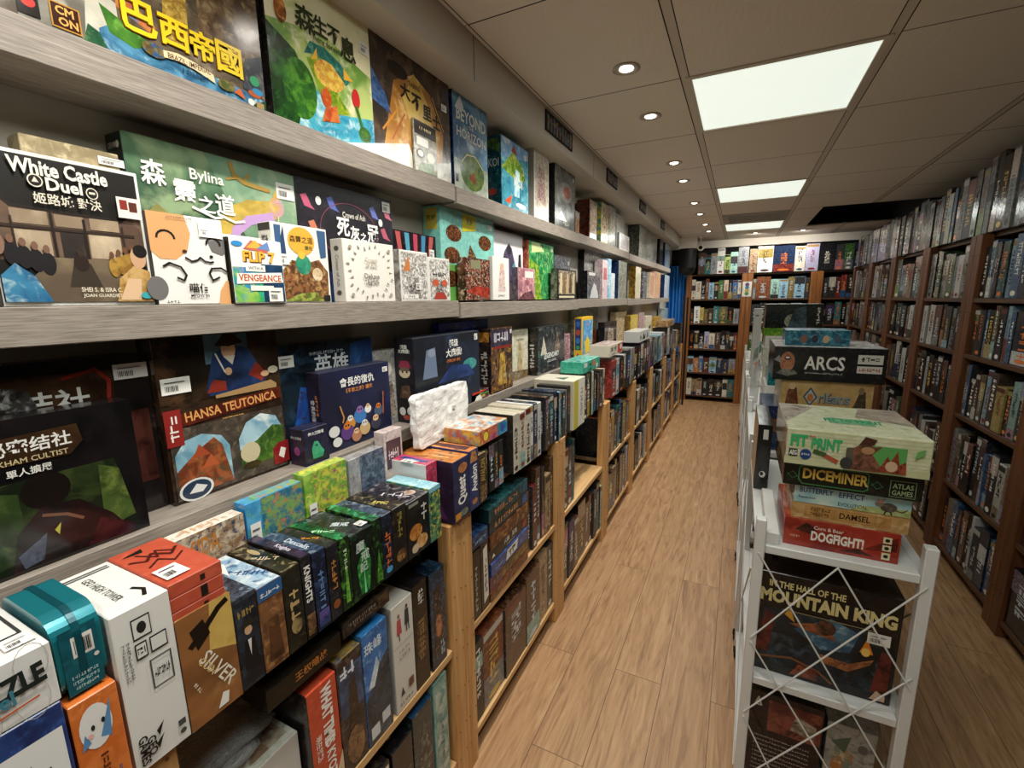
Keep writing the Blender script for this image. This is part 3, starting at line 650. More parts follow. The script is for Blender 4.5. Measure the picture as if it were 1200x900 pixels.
trow(5.85, 6.5, ['tan*1.3', 'charcoal', 'dark', 'grey'], .2, .3, 'ninth')

# ------------------------------------------------------------------ white trolleys
CX0, CX1 = .072, .425
CARTS = [(1.22, 1.94), (2.02, 2.73), (2.80, 3.50), (3.62, 4.36), (4.45, 5.15), (5.22, 5.92)]
ZC = [.135, .505, .885]
CXM = (CX0+CX1)/2
def make_cart(L_, label):
    w_ = CX1-CX0; t = empty('trolley', (0, 0, 0)); tag(t, label, 'trolley', 'white wire-braced trolleys in the aisle')
    lx = w_/2
    for x in (-1, 1):
        for y in (0, 1):
            p = MB(); x0 = -lx if x < 0 else lx-.024; y0 = 0 if y == 0 else L_-.026
            p.box((x0, y0, .062), (x0+.024, y0+.026, .952), M_WHITE, .002); lg = p.build('leg', t)
            p = MB(); cx_, cy_ = x0+.012, y0+.013
            p.lathe([(.006, .06), (.006, .045)], M_RUBBER, (cx_, cy_, 0), 10); p.box((cx_-.014, cy_-.012, .03), (cx_+.014, cy_+.012, .048), M_RUBBER, .003)
            p.lathe([(.0, -.011), (.02, -.011), (.023, -.007), (.023, .007), (.02, .011), (.0, .011)], M_RUBBER, (cx_, cy_+.006, .0235), 16, 'x'); p.build('caster', lg)
    for z in ZC:
        p = MB(); p.box((-lx+.0245, .004, z-.022), (lx-.0245, L_-.004, z), M_WHITE, .002)
        p.box((-lx+.003, .027, z-.02), (-lx+.0245, L_-.027, z), M_WHITE, .001); p.box((lx-.0245, .027, z-.02), (lx-.003, L_-.027, z), M_WHITE, .001)
        p.build('shelf', t)
    # crossed wire rods over the front end, and along each side
    def rods(pts, axis, at):
        for (a0, z0), (a1, z1) in pts:
            p = MB(); A = (a0, at, z0) if axis == 'x' else (at, a0, z0); B = (a1, at, z1) if axis == 'x' else (at, a1, z1); p.rod(A, B, .0021, M_WIRE, 8); p.build('wire_brace', t)
    i = lx-.018; zt, zb = .862, .14
    rods([((x0_-CXM, z0_), (x1_-CXM, z1_)) for x0_, z0_, x1_, z1_ in ((.083, .864, .412, .33), (.2485, .866, .083, .622), (.2485, .866, .412, .60), (.412, .862, .083, .395), (.083, .61, .40, .13), (.412, .63, .083, .17), (.083, .38, .2, .16))], 'x', -.0025)
    for sx in (-lx-.0022, lx+.0022):
        p = MB(); p.rod((sx, .03, .80), (sx, L_-.03, .18), .0021, M_WIRE, 8); p.build('wire_brace', t)
        p = MB(); p.rod((sx, .03, .18), (sx, L_-.03, .80), .0021, M_WIRE, 8); p.build('wire_brace', t)
    return t
ctn = ['nearest, with the tall stack of games', 'second in the row of trolleys', 'third in the row of trolleys', 'fourth in the row of trolleys', 'fifth in the row of trolleys', 'last in the row, before the back bookcases']
c0 = make_cart(.715, 'white metal trolley with crossed wires, '+ctn[0])
for k, (a, b_) in enumerate(CARTS):
    c = c0 if k == 0 else copy_tree(c0)
    c.location = ((CX0+CX1)/2+[0, -.004, .003, -.003, .004, 0][k], a, 0)
    if k: c['label'] = 'white metal trolley with crossed wires, '+ctn[k]
CXM = (CX0+CX1)/2
def cbox(x0, x1, y, z, d, h, cols, arts, label, group='games stacked on the white trolleys', rz=0., **kw):
    return game_box('B', x1-x0, d, h, ((x0+x1)/2, y+d/2, z), cols, arts, label, group, rotz=rz, **kw)

# ------------------------------------------------------------------ things hung or standing at the far left corner
t = MB()     # blue tarp curtain with folds
N_ = 26; V = []
for i in range(N_+1):
    x = -.995+.265*i/N_; yy = 7.16+.02*math.sin(i*1.3)+.012*math.sin(i*2.9)
    V += [(x, yy, .02), (x, yy+.01, 1.95), (x, yy+.006, .02), (x, yy+.016, 1.95)]
Fs = []
for i in range(N_): a = i*4; Fs += [(a, a+4, a+5, a+1), (a+3, a+7, a+6, a+2), (a+1, a+5, a+7, a+3)]
t.mesh(V, Fs, M_TARP); tag(t.build('tarp'), 'bright blue tarp hanging in the far left corner', 'tarp')
t = MB(); t.lathe([(.001, 1.80), (.06, 1.807), (.095, 1.84), (.113, 1.90), (.113, 2.158)], M_BLACK, (-.712, 6.975, 0), 28)
tag(t.build('hanging_bag'), 'black round-bottomed cover hanging below the cream box by the blue tarp', 'cover')
t = MB(); t.box((-.832, 6.86, 2.16), (-.598, 7.09, CEIL), M_CREAM, .003); struct(t.build('trim_3'))
for k, (x, h) in enumerate(((-.70, 1.52), (-.655, 1.50))):
    t = MB(); t.box((x-.012, 6.72, 0), (x+.012, 6.745, h), M_BLACK, .002); tag(t.build('pole'), ['black upright pole in front of the blue tarp, closer to the wall shelves', 'black upright pole in front of the blue tarp, closer to the back bookcase'][k], 'pole')
t = empty('security_camera', (-.545, 6.9, CEIL)); tag(t, 'small white round security camera hanging from the ceiling at the back', 'security camera')
f = MB(); f.lathe([(.022, 0), (.022, -.01), (.008, -.014), (.008, -.1)], M_CREAM, (0, 0, 0), 16); f.build('stem', t)
f = MB(); f.lathe([(.001, .03), (.03, .028), (.042, .01), (.044, -.012), (.036, -.03)], M_CREAM, (0, 0, -.14), 22, 'y'); f.build('housing', t)
f = MB(); f.lathe([(.026, -.0305), (.022, -.036), (.012, -.038), (.001, -.038)], M_LENS, (0, 0, -.14), 18, 'y'); f.build('lens', t)
# ------------------------------------------------------------------ the games on the left display shelves, one by one
def L(label, uL, uR, zs, X, vT, d, cols, arts, group=None, h=None, **kw):
    y0 = uL[0] if isinstance(uL, tuple) else ysolve(uL, X, zs)
    y1 = uR[0] if isinstance(uR, tuple) else ysolve(uR, X, zs)
    if h is None: h = zsolve(vT, X, y0)-zs
    if isinstance(cols, str): cols = {'*': cols}
    if isinstance(arts, list): arts = {'front': arts}
    return game_box('L', y1-y0, d, h, (X-d/2, (y0+y1)/2, zs+.0005), cols, arts, label, group, **kw)
GU, GM, GL, GT = 'covers on the upper wall shelf', 'covers on the middle wall shelf', 'covers on the lower wall shelf', 'games on the near pine rack top'
# ---- upper shelf
L('huge box with four yellow Chinese characters above a ribbon banner, nearest on the upper shelf', (.235,), 312, ZU, -.885, 0, .09, {'*': ('#5b4a3c', '#8a7660', '#b8a68c'), 'left': 'dark'}, [
  ('r', 0, 0, 1, 1, ('#4a4034', '#6f604c', '#96866e'), 22), ('r', .2, 0, .45, .4, ('#6a675e', '#8c897e', '#aeaa9c'), 18), ('p', [(.36, .04), (.46, .0), (.46, .25), (.38, .3)], ('#a8a496', '#c4c0b0', '#d0ccbe'), 12),
  ('p', [(.4, .0), (1, .0), (1, .07), (.9, .09), (.6, .1), (.46, .17), (.4, .1)], ('#2f5f80', '#5b97b8', '#b0d0dc'), 24), ('p', [(.46, .34), (.58, .22), (.56, .18), (.46, .24)], ('#b85d3a', '#d08a4a', '#3a80a0'), 40), ('p', [(.41, .22), (.5, .16), (.56, .12), (.5, .07), (.43, .1)], ('#2c5a22', '#4b8230', '#6ea244'), 30),
  ('p', [(.35, .0), (.42, .0), (.4, .08), (.37, .1)], ('#1d4a34', '#2f5a3c', '#5a7a4a'), 60), ('p', [(.6, .18), (.62, .5), (.66, .62), (.7, .5), (.69, .16)], ('#8a6a2a', '#c2a04a', '#d8bc6a'), 80), ('p', [(.74, .3), (.9, .22), (1, .3), (1, 1), (.74, 1)], ('#4a3626', '#6f5840', '#96805e'), 34), ('p', [(.9, .1), (1, .1), (1, .34), (.92, .28)], ('#2a3038', '#4a525a', '#6a6a64'), 30),
  ('e', .955, .17, .022, .03, '#3a9a6a'), ('e', .95, .09, .03, .02, '#b85a34'), ('e', .965, .11, .025, .02, '#3a8ab8'), ('p', [(.9, .0), (1, 0), (1, .07)], ('#16382a', '#2a5238', '#4a6a44'), 60),
  ('r', .2, .03, .25, .115, '#1d1512'), ('e', .225, .085, .017, .022, '#c8372e'), ('r', .275, .025, .35, .135, '#b8863c'), ('r', .279, .031, .346, .129, '#3a1d14'), ('t', 'CM', .311, .104, .036, '#d8a65a', .055, 0, .03), ('t', 'ON', .317, .058, .036, '#d8a65a', .055, 0, .03),
  ('t', '巴', .523, .232, .165, '#7a4a10', .12, 0, .034), ('t', '西', .636, .23, .15, '#7a4a10', .12, 0, .034), ('t', '帝', .738, .23, .155, '#7a4a10', .12, 0, .034), ('t', '國', .844, .226, .17, '#7a4a10', .12, 0, .034),
  ('t', '巴', .526, .236, .165, '#f1cf2c', .12, 0, .024), ('t', '西', .639, .234, .15, '#f1cf2c', .12, 0, .024), ('t', '帝', .741, .234, .155, '#f1cf2c', .12, 0, .024), ('t', '國', .847, .23, .17, '#f1cf2c', .12, 0, .024),
  ('e', .56, .1, .04, .035, ('#5a4a2c', '#8a7a3c', '#2a5a8a'), 80), ('p', [(.59, .12), (.64, .135), (.7, .125), (.77, .1), (.775, .055), (.7, .085), (.64, .095), (.59, .085)], '#e3d4ab'), ('t', 'BRAZIL: IMPERIAL', .682, .105, .028, '#5a3a22', .155), ('g', 8, .7, .06, .022, '#2a4a6a', .1), ('e', .82, .07, .035, .03, ('#4a5a2c', '#8a7a44', '#6a4a2a'), 80), ('p', [(.85, .05), (.9, .03), (.88, .085)], '#c8643a'), ('e', .925, .03, .014, .02, '#e8e4dc'), ('r', .95, .012, .985, .045, '#a58a5a')], GU, h=.3)
L('tall box of a bright green forest scene with a treehouse animal and Chinese title', 322, 440, ZU, -.885, 0, .075, {'*': ('#6d9a3a', '#a8c060', '#e4dfae'), 'left': 'dark'}, [
  ('r', 0, 0, 1, 1, ('#6e9a44', '#b8c878', '#ece4bd'), 14), ('p', [(0, .62), (.0, 1), (1, 1), (1, .6), (.5, .72)], ('#e3dcae', '#efe6c2', '#c8cf8c'), 12), ('p', [(0, 0), (0, .6), (.22, .5), (.4, .2), (.5, 0)], ('#0f2a14', '#1d4a1c', '#2f6a28'), 20), ('p', [(.2, 0), (1, 0), (1, .28), (.6, .2), (.3, .35)], ('#2a86a8', '#4fb4c8', '#c8e8ea'), 16),
  ('e', .24, .26, .15, .2, ('#1c4a1a', '#2f6a26', '#58982c'), 18), ('p', [(.32, .5), (.4, .34), (.6, .2), (.72, .24), (.6, .36), (.42, .52)], ('#5a7a1c', '#8aa82c', '#c4c83c'), 30), ('e', .53, .45, .15, .1, ('#d09a3a', '#ecd05c', '#c85a40'), 60), ('p', [(.3, .52), (.36, .62), (.5, .63), (.66, .58), (.74, .48), (.7, .44), (.56, .54), (.4, .55)], ('#1c5a58', '#2f7a6a', '#58a088'), 40),
  ('p', [(.42, .6), (.36, .5), (.42, .52)], '#e8b23c'), ('p', [(.68, .56), (.78, .5), (.68, .48)], '#e8b23c'), ('e', .8, .38, .045, .075, '#c02c2c'), ('l', [(.8, .32), (.86, .16)], .03, '#3a6a28'), ('e', .88, .13, .07, .06, ('#2c5a22', '#4c7a2c', '#8aa83c')), ('e', .48, .28, .05, .07, ('#d0622a', '#b84a20', '#e08a40')), ('p', [(.42, .1), (.6, .14), (.58, .26), (.46, .2)], ('#b84a2a', '#d07a3a', '#8a2a1c')),
  ('p', [(.6, 0), (1, 0), (1, .1)], '#d7ecec'), ('e', .12, .71, .05, .08, ('#b8642a', '#6a3a1c', '#d89a4a')), ('t', '森', .33, .745, .17, '#26331c', .2, 0, .02), ('t', '生', .47, .76, .13, '#26331c', .18, 0, .02), ('t', '不', .6, .755, .12, '#26331c', .17, 0, .02), ('t', '息', .74, .72, .17, '#26331c', .18, 0, .02), ('t', 'living forest', .52, .655, .05, '#3a4a22', .3), ('s', .93, .8, .03, .025)], GU, h=.3)
L('dark box of a golden caravan scene with black Chinese title on the upper shelf', 440, 529, ZU, -.885, 0, .07, {'*': ('#3a3028', '#5c4a3a', '#8a7050'), 'left': 'black'}, [
  ('r', 0, 0, 1, 1, ('#2f2823', '#4a3a30', '#6a523c'), 14), ('p', [(.1, .1), (.85, .08), (.9, .5), (.75, .75), (.5, .85), (.25, .7)], ('#a06a2c', '#c8924a', '#e3bd78'), 12), ('p', [(.35, .6), (.5, .86), (.68, .66), (.74, .4), (.45, .36)], ('#c89a3c', '#e2c068', '#d0a850'), 10), ('p', [(0, .1), (.4, .22), (.5, 0), (0, 0)], ('#cfc8b8', '#e6e2d6', '#b8b4aa'), 16), ('p', [(.6, .1), (1, .22), (1, 0), (.5, 0)], ('#b8b2a6', '#dcd8cc', '#8a8a88'), 16),
  ('e', .3, .8, .12, .06, '#17130f'), ('p', [(.0, .45), (.2, .4), (.14, .55), (0, .7)], ('#2c4a7a', '#4a6a9a', '#22365a')), ('l', [(.72, .75), (.9, .45), (.95, .2)], .02, '#4a2c18'), ('l', [(.1, .25), (.3, .5)], .02, '#c88a3c'), ('l', [(.2, .2), (.36, .46)], .015, '#a85a2c'),
  ('t', '大', .38, .66, .14, '#1c120c', .17, 0, .03), ('t', '不', .52, .62, .14, '#1c120c', .16, 0, .03), ('t', '里', .66, .58, .13, '#1c120c', .16, 0, .03), ('t', '士', .79, .54, .13, '#1c120c', .16, 0, .03), ('t', 'TABRIZ', .5, .75, .04, '#4a3018', .3), ('s', .91, .72, .028, .02), ('r', .88, .78, .97, .9, '#3a3a44')], GU, h=.305)
L('small hanging blister pack of tokens in front of the golden caravan box', 487, 513, ZU, -.874, 137, .008, {'*': ('#7a7468', '#a49c8c', '#c8c2b4')}, [('r', .02, .72, .98, .98, '#2a1f1c'), ('g', 6, .5, .86, .06, '#d8c8a0', .7), ('r', .1, .52, .6, .68, '#e6e4dc'), ('e', .25, .36, .17, .09, '#2a2622'), ('e', .25, .36, .12, .06, '#d8d2c4'), ('e', .7, .34, .18, .1, '#cfc8b6'), ('p', [(.1, .02), (.9, .02), (.8, .22), (.3, .2)], ('#3a5a28', '#7a8a4a', '#4a3a24'), 60)], GU)
L('blue box lettered in white capitals above a round valley picture', 533, 572, ZU, -.885, 98, .07, {'*': 'blue', 'left': 'navy'}, [('r', 0, 0, 1, 1, ('#3a6a96', '#6f9cbc', '#a8c4d4'), 10), ('r', 0, 0, 1, .3, ('#8a9a88', '#b8c0b0', '#cfd4c8'), 14), ('e', .52, .22, .36, .2, ('#4a6a2c', '#7a8a4a', '#2c4a5a'), 40), ('l', [(.2, .28), (.36, .38), (.6, .4), (.84, .3)], .012, '#d8d4c4'), ('p', [(.4, .14), (.62, .1), (.56, .24)], '#8a4a2c'), ('t', 'BEYOND', .52, .76, .13, '#e2e4dc', .86, 0, .02), ('t', 'HORIZON', .52, .58, .1, '#e2e4dc', .86), ('t', 'THE', .5, .67, .04, '#e2e4dc', .3), ('p', [(.05, .8), (.2, .94), (.3, .84), (.2, .78)], '#d8dce0'), ('r', .03, .06, .1, .14, '#222')], GU)
L('box with a koi pond waterfall cover and teal spine on the upper shelf', 588, 619, ZU, -.885, 157, .068, {'*': 'teal', 'left': ('#12343c', '#1c5058', '#3a8a8a')}, {'front': [('r', 0, 0, 1, 1, ('#2c7a92', '#4aa0b4', '#8ac8d4'), 18), ('p', [(0, .7), (1, .85), (1, 1), (0, 1)], ('#6a9ac8', '#a8cade', '#d8e6ea'), 10), ('p', [(0, .55), (.4, .85), (.75, .72), (.9, .5), (.5, .45)], ('#4a7a22', '#86a83a', '#c0c45a'), 30), ('p', [(.35, .85), (.45, .97), (.58, .82)], '#8a3a24'), ('p', [(.45, .2), (.5, .62), (.66, .6), (.64, .2)], ('#a8d8e4', '#e2f2f4', '#6ab4c8'), 40), ('t', 'KOI', .6, .42, .14, '#e8eee8', .5, 0, .02), ('p', [(.1, .08), (.35, .2), (.3, .05)], '#d8552c'), ('e', .7, .08, .2, .04, '#e8ece8'), ('s', .85, .86, .022, .02)], 'left': [('t', 'KOI', .5, .62, .12, '#c8d4d0', .7), ('e', .4, .2, .3, .05, '#a83a2a'), ('p', [(.1, .85), (.9, .75), (.9, .95), (.1, .97)], ('#3a5a2a', '#6a8a4a', '#2c4a30'), 60)]}, GU)
L('tall off-white box with faint floral art on the upper shelf', 626, 643, ZU, -.885, 172, .075, {'*': 'white', 'left': '#b4ada2'}, [('r', .08, .04, .94, .94, ('#cfc4b0', '#a89a8c', '#e4dece'), 60), ('p', [(.2, .3), (.8, .2), (.7, .7), (.3, .8)], ('#8a6a7a', '#b89a8a', '#d8c8b0'), 70)], GU)
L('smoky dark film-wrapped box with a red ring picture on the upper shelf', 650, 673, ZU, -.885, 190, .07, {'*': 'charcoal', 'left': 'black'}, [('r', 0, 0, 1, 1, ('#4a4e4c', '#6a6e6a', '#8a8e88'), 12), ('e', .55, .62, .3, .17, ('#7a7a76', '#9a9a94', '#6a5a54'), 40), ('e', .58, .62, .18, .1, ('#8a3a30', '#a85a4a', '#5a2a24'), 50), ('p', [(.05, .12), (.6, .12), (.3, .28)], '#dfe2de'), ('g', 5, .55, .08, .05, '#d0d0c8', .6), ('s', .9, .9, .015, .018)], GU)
L('small mottled box low between the smoky box and the dark red spine', 673.5, 679, ZU, -.9, 246, .05, {'*': 'brown'}, [('r', .1, .1, .9, .9, ('#8a5a3a', '#b8885a', '#5a3a2a'), 70)], GU)
GU2 = GU
L('dark red box with its spine towards the camera on the third upper shelf board', 690.5, 699, ZU, -.89, 233, .085, {'*': ('#6a5a4c', '#8a7a68', '#a89a86'), 'left': ('#3a1a12', '#5a2a1c', '#7a3a28')}, [('r', .1, .1, .9, .9, ('#8a7a6a', '#b0a08c', '#6a4a3a'), 50), ('r', .1, .04, .8, .16, '#d8d8d0')], GU2)
L('yellow and teal box with painted film glare on the third upper shelf board', 704, 712.5, ZU, -.89, 236, .085, {'*': ('#a8a058', '#c8c088', '#7a9a9a'), 'left': ('#2c6a72', '#b8b030', '#4a8a8a')}, [('r', .05, .05, .95, .95, ('#8a5a4a', '#b8b08a', '#c8c4b0'), 40), ('p', [(.05, .05), (.9, .05), (.9, .2), (.1, .25)], '#e2e4de')], GU2)  # pale patch along the bottom is film glare drawn into the cover
L('grey film-wrapped box beside the yellow and teal box', 713, 721, ZU, -.89, 240, .085, {'*': 'clearwrap'}, [('r', .1, .1, .9, .9, ('#8a8a80', '#b0aea0', '#6a6a60'), 50)], GU2)
L('pale grey box at the end of the glossy trio on the upper shelf', 721.5, 731, ZU, -.89, 250, .085, {'*': 'grey'}, [('r', .1, .1, .9, .9, ('#9a9a94', '#c0beb4', '#7a7a74'), 50)], GU2)
L('small white cube box in front of the glossy trio on the upper shelf', 725.5, 737, ZU, -.873, 272, .014, {'*': 'white', 'left': '#8a8a94'}, [('r', .15, .1, .9, .9, ('#b8b4bc', '#d8d4d4', '#94909a'), 60)], GU2)
L('big dark box with lamp glare painted on its lid on the far upper shelf', 748.5, 755.5, ZU-.003, -.89, 260, .1, {'*': 'clearwrap', 'left': ('#2a2e2a', '#4a4e46', '#6a6a5a'), 'top': 'white'}, [('r', .1, .1, .9, .9, ('#6a6c64', '#8e9086', '#a8a89e'), 40)], GU2)  # lamp glare put into the lid as a white top colour
L('olive grey box second in the far upper row', 756, 763, ZU-.003, -.89, 264, .1, {'*': 'clearwrap'}, [('r', .1, .1, .9, .9, ('#5a5c54', '#7a7c70', '#98988e'), 50)], GU2)
L('pale wrapped box third in the far upper row', 763.5, 769, ZU-.003, -.89, 270, .1, {'*': 'grey'}, [('r', .1, .1, .9, .9, 'clearwrap', 50)], GU2)
L('black box near the far end of the upper shelf', 772.5, 776, ZU-.006, -.89, 274, .1, {'*': 'charcoal', 'left': 'black'}, [('r', .1, .1, .9, .9, 'dark', 60)], GU2)
L('blue grey box last on the upper shelf', 778.5, 784.5, ZU-.006, -.89, 281, .1, {'*': ('#5a6a7a', '#8494a4', '#a8b4bc'), 'left': 'navy'}, [('r', .1, .1, .9, .9, ('#4a5a6a', '#7a8a9a', '#b0bac0'), 50)], GU2)
# ---- middle shelf
SKIN = '#e3b48c'
L('white-edged box of a seated assembly in a castle hall, leftmost on the middle shelf', 4, 183, ZM, -.882, 164, .045, {'*': 'white', 'left': 'black'}, [
  ('r', .015, .03, .975, .975, '#17130f'), ('p', [(.015, .78), (.12, .66), (.82, .63), (.975, .78), (.975, .3), (.015, .3)], ('#5a4538', '#6e5846', '#7c6654'), 12), ('r', .13, .34, .34, .5, ('#a8947c', '#bda98e', '#cdbb9e'), 8), ('r', .58, .34, .8, .52, ('#a8947c', '#bda98e', '#cdbb9e'), 8), ('r', .4, .32, .55, .52, ('#2c2420', '#3a302a', '#463a32'), 14), ('l', [(.02, .76), (.14, .65), (.82, .62), (.97, .75)], .018, '#241a14'), ('r', .13, .54, .34, .63, ('#8e7a64', '#a48e74', '#b8a488'), 8), ('r', .38, .54, .56, .62, ('#8e7a64', '#a48e74', '#b8a488'), 8), ('r', .6, .54, .8, .62, ('#8e7a64', '#a48e74', '#b8a488'), 8), ('l', [(.06, .52), (.9, .52)], .02, '#33261e'), ('l', [(.36, .3), (.36, .62)], .016, '#241a14'), ('l', [(.56, .3), (.56, .6)], .016, '#241a14'), ('l', [(.13, .3), (.13, .58)], .01, '#33261e'), ('l', [(.82, .3), (.82, .58)], .012, '#33261e'),
  ('p', [(.015, .03), (.975, .03), (.7, .33), (.34, .33)], ('#5e5040', '#74644e', '#86755c'), 10), ('p', [(.4, .13), (.62, .13), (.56, .3), (.45, .3)], '#3a3026'), ('e', .5, .3, .05, .06, '#2a1d16'), ('e', .5, .37, .018, .025, '#3a2a20')]
  + [('e', .1+.065*k, .34-.018*k*(1 if k < 4 else 0)+.0, .045, .075, '#1d1a1c') for k in range(4)] + [('e', .1+.065*k, .435-.018*k, .02, .028, '#7a5a48') for k in range(4)]
  + [('e', .72+.05*k, .28+.02*k, .04, .07, ('#8a6228', '#b08a3c', '#6a4a1c')) for k in range(4)] + [('e', .71+.05*k, .37+.02*k, .017, .025, '#6a4630') for k in range(4)]
  + [('p', [(.015, .2), (.1, .28), (.2, .2), (.28, .03), (.015, .03)], ('#1f5a86', '#3a80a4', '#a8c4cc'), 30), ('e', .03, .4, .035, .07, '#8a6a58'), ('p', [(.7, .03), (.74, .2), (.86, .3), (.975, .26), (.975, .03)], ('#a8803a', '#c8a468', '#8a6228'), 36), ('e', .9, .36, .06, .08, '#caa07c'), ('e', .92, .41, .055, .05, '#17120f'), ('p', [(.72, .04), (.8, .2), (.9, .2), (.88, .04)], '#d9b692'),
  ('t', 'The', .07, .945, .07, '#efe9da', .12), ('t', 'White Castle', .46, .905, .1, '#efe9da', .6, 0, .03), ('t', 'Duel', .47, .81, .085, '#efe9da', .22, 0, .03), ('e', .3, .82, .045, .042, '#e0d8c6'), ('e', .3, .82, .037, .034, '#17130f'), ('p', [(.28, .81), (.3, .845), (.32, .81)], '#e0d8c6'), ('e', .64, .79, .04, .04, '#e0d8c6'), ('e', .64, .79, .033, .033, '#17130f'), ('r', .62, .785, .66, .8, '#e0d8c6'),
  ('t', '姬路城 對決', .48, .71, .075, '#e2dac8', .42, 0, .012), ('r', .8, .65, .965, .8, '#e6e0da'), ('r', .82, .71, .875, .78, '#8a2c22'), ('r', .885, .7, .945, .77, '#5a2a1c'), ('r', .0, .72, .035, .86, '#d8dadc'), ('t', 'SHEI S. & ISRA C.', .6, .115, .032, '#e6ddc8', .28), ('t', 'JOAN GUARDIET', .6, .07, .032, '#e6ddc8', .27), ('e', .92, .075, .045, .025, '#3aa0a8')], GM, wrap=False)
L('gold-edged box hidden behind the seated assembly box', 60, 166, ZM, -.94, 155, .04, {'*': ('#8a7c5c', '#b0a07c', '#c8ba96')}, [('s', .9, .94, .035, .012)], GM, wrap=False)
DRG = [('p', [(.02, .0), (.02, .5), (.12, .62), (.24, .5), (.36, .42), (.42, .3), (.4, .0)], ('#6a6a34', '#8c8648', '#aca060'), 12), ('l', [(.36, .2), (.45, .36), (.49, .52), (.54, .62), (.66, .68), (.8, .7)], .13, ('#a8903c', '#c8aa4c', '#b89a54')), ('l', [(.4, .18), (.49, .36), (.55, .52), (.64, .6), (.8, .65)], .065, '#b894c6'), ('e', .845, .73, .055, .075, ('#c8a04c', '#b890b8', '#d8b86a')), ('p', [(.82, .8), (.86, .88), (.87, .79)], '#c8a04c'), ('l', [(.55, .97), (.57, .9), (.63, .86), (.7, .85), (.8, .84)], .03, '#a08038'), ('l', [(.63, .86), (.66, .92)], .02, '#a08038'), ('l', [(.58, .88), (.52, .86)], .016, '#a08038'), ('l', [(.85, .66), (.84, .56)], .01, '#d8c8a0')]
L('large green box of a curling golden serpent over a misty forest', 172, 357, ZM, -.945, 152, .05, {'*': ('#2c4434', '#4a6650', '#7a8e6a'), 'left': ('#141a16', '#1d2822', '#2e3a30')}, {'front': [('r', 0, 0, 1, 1, ('#38583f', '#557a58', '#8aa078'), 6), ('p', [(.4, 1), (1, 1), (1, .3), (.75, .25), (.6, .5)], ('#6a8e70', '#8aa888', '#a8bc9c'), 5), ('p', [(0, .0), (.0, .55), (.2, .5), (.4, .25), (.4, 0)], ('#6a6a30', '#8a8444', '#b0a460'), 8), ('p', [(.3, 0), (1, 0), (1, .22), (.85, .3), (.6, .12)], ('#2c4a28', '#4a6a38', '#7a8a4c'), 14), ('l', [(.04, .34), (.14, .42), (.2, .4), (.24, .48)], .035, '#1d1610')] + DRG + [('p', [(.3+.04*k, .22), (.32+.04*k, .36), (.34+.04*k, .22)], '#1d4038') for k in range(4)] + [('t', '森', .12, .8, .15, '#f0eee4', .12, 0, .02), ('t', '靈', .27, .72, .14, '#f0eee4', .12, 0, .02), ('t', '之', .38, .66, .11, '#f0eee4', .1, 0, .02), ('t', '道', .49, .68, .14, '#f0eee4', .12, 0, .02), ('l', [(.3, .63), (.42, .58), (.46, .59)], .016, '#f0eee4'), ('l', [(.44, .61), (.54, .57), (.6, .585)], .016, '#f0eee4'), ('t', 'Bylina', .4, .83, .09, '#f0eee4', .2), ('s', .92, .86, .045, .034)], 'left': [('t', 'DEVIR', .4, .93, .03, '#cfcab8', .5), ('e', .75, .93, .1, .02, '#cfcab8'), ('r', .1, .1, .9, .8, ('#1a241e', '#2a3a2c', '#4a5a40'), 40)]}, GM, wrap=False)
L('white box with a calico cat face and paws on the middle shelf', 186, 271, ZM, -.874, 246, .035, {'*': '#e8e5e0', 'left': ('#221d1a', '#2c2622', '#39332d')}, [('p', [(0, .58), (0, 1), (.47, 1), (.53, .8), (.46, .6), (.3, .5), (.1, .5)], '#dca36c'), ('p', [(.75, .74), (.8, .62), (.95, .58), (1, .62), (1, .78)], '#6f6c6a'), ('e', .02, .18, .13, .13, '#6f6c6a'), ('p', [(.82, 0), (.86, .16), (.96, .28), (1, .28), (1, 0)], '#dca36c')]
  + [('l', [(.2+.11*math.cos(a), .73+.08*math.sin(a)) for a in np.linspace(0, math.pi, 9)], .022, '#17130f'), ('l', [(.83+.1*math.cos(a), .7+.08*math.sin(a)) for a in np.linspace(0, math.pi, 9)], .022, '#17130f'), ('e', .42, .6, .032, .018, '#4a2a1c'), ('e', .78, .56, .028, .016, '#17130f'), ('l', [(.42, .53), (.5, .49), (.58, .51), (.62, .54), (.68, .5), (.76, .49), (.8, .5)], .02, '#17130f'),
  ('l', [(.12, .42), (.2, .46), (.34, .42), (.4, .33), (.36, .27)], .022, '#17130f'), ('l', [(.36, .27), (.28, .3)], .022, '#17130f'), ('l', [(.86, .32), (.76, .28), (.72, .36), (.76, .42), (.9, .43), (1., .38)], .022, '#17130f'), ('t', '喵佰', .55, .19, .11, '#17130f', .4, 0, .035), ('t', 'MEOW 90', .55, .1, .035, '#17130f', .3), ('r', .64, .78, .97, .98, '#f4f2ee'), ('g', 12, .4, .96, .02, '#6a5a4a', .4), ('s', .72, .84, .018, .012), ('g', 4, .18, .03, .03, '#333', .2)], GM, wrap=False)
L('white rounded card packet standing behind the rainbow foil box', 262, 318, ZM, -.905, 273, .012, {'*': '#dcdbd6'}, [('r', .08, .08, .92, .92, '#cfcdc6')], GM, wrap=False)
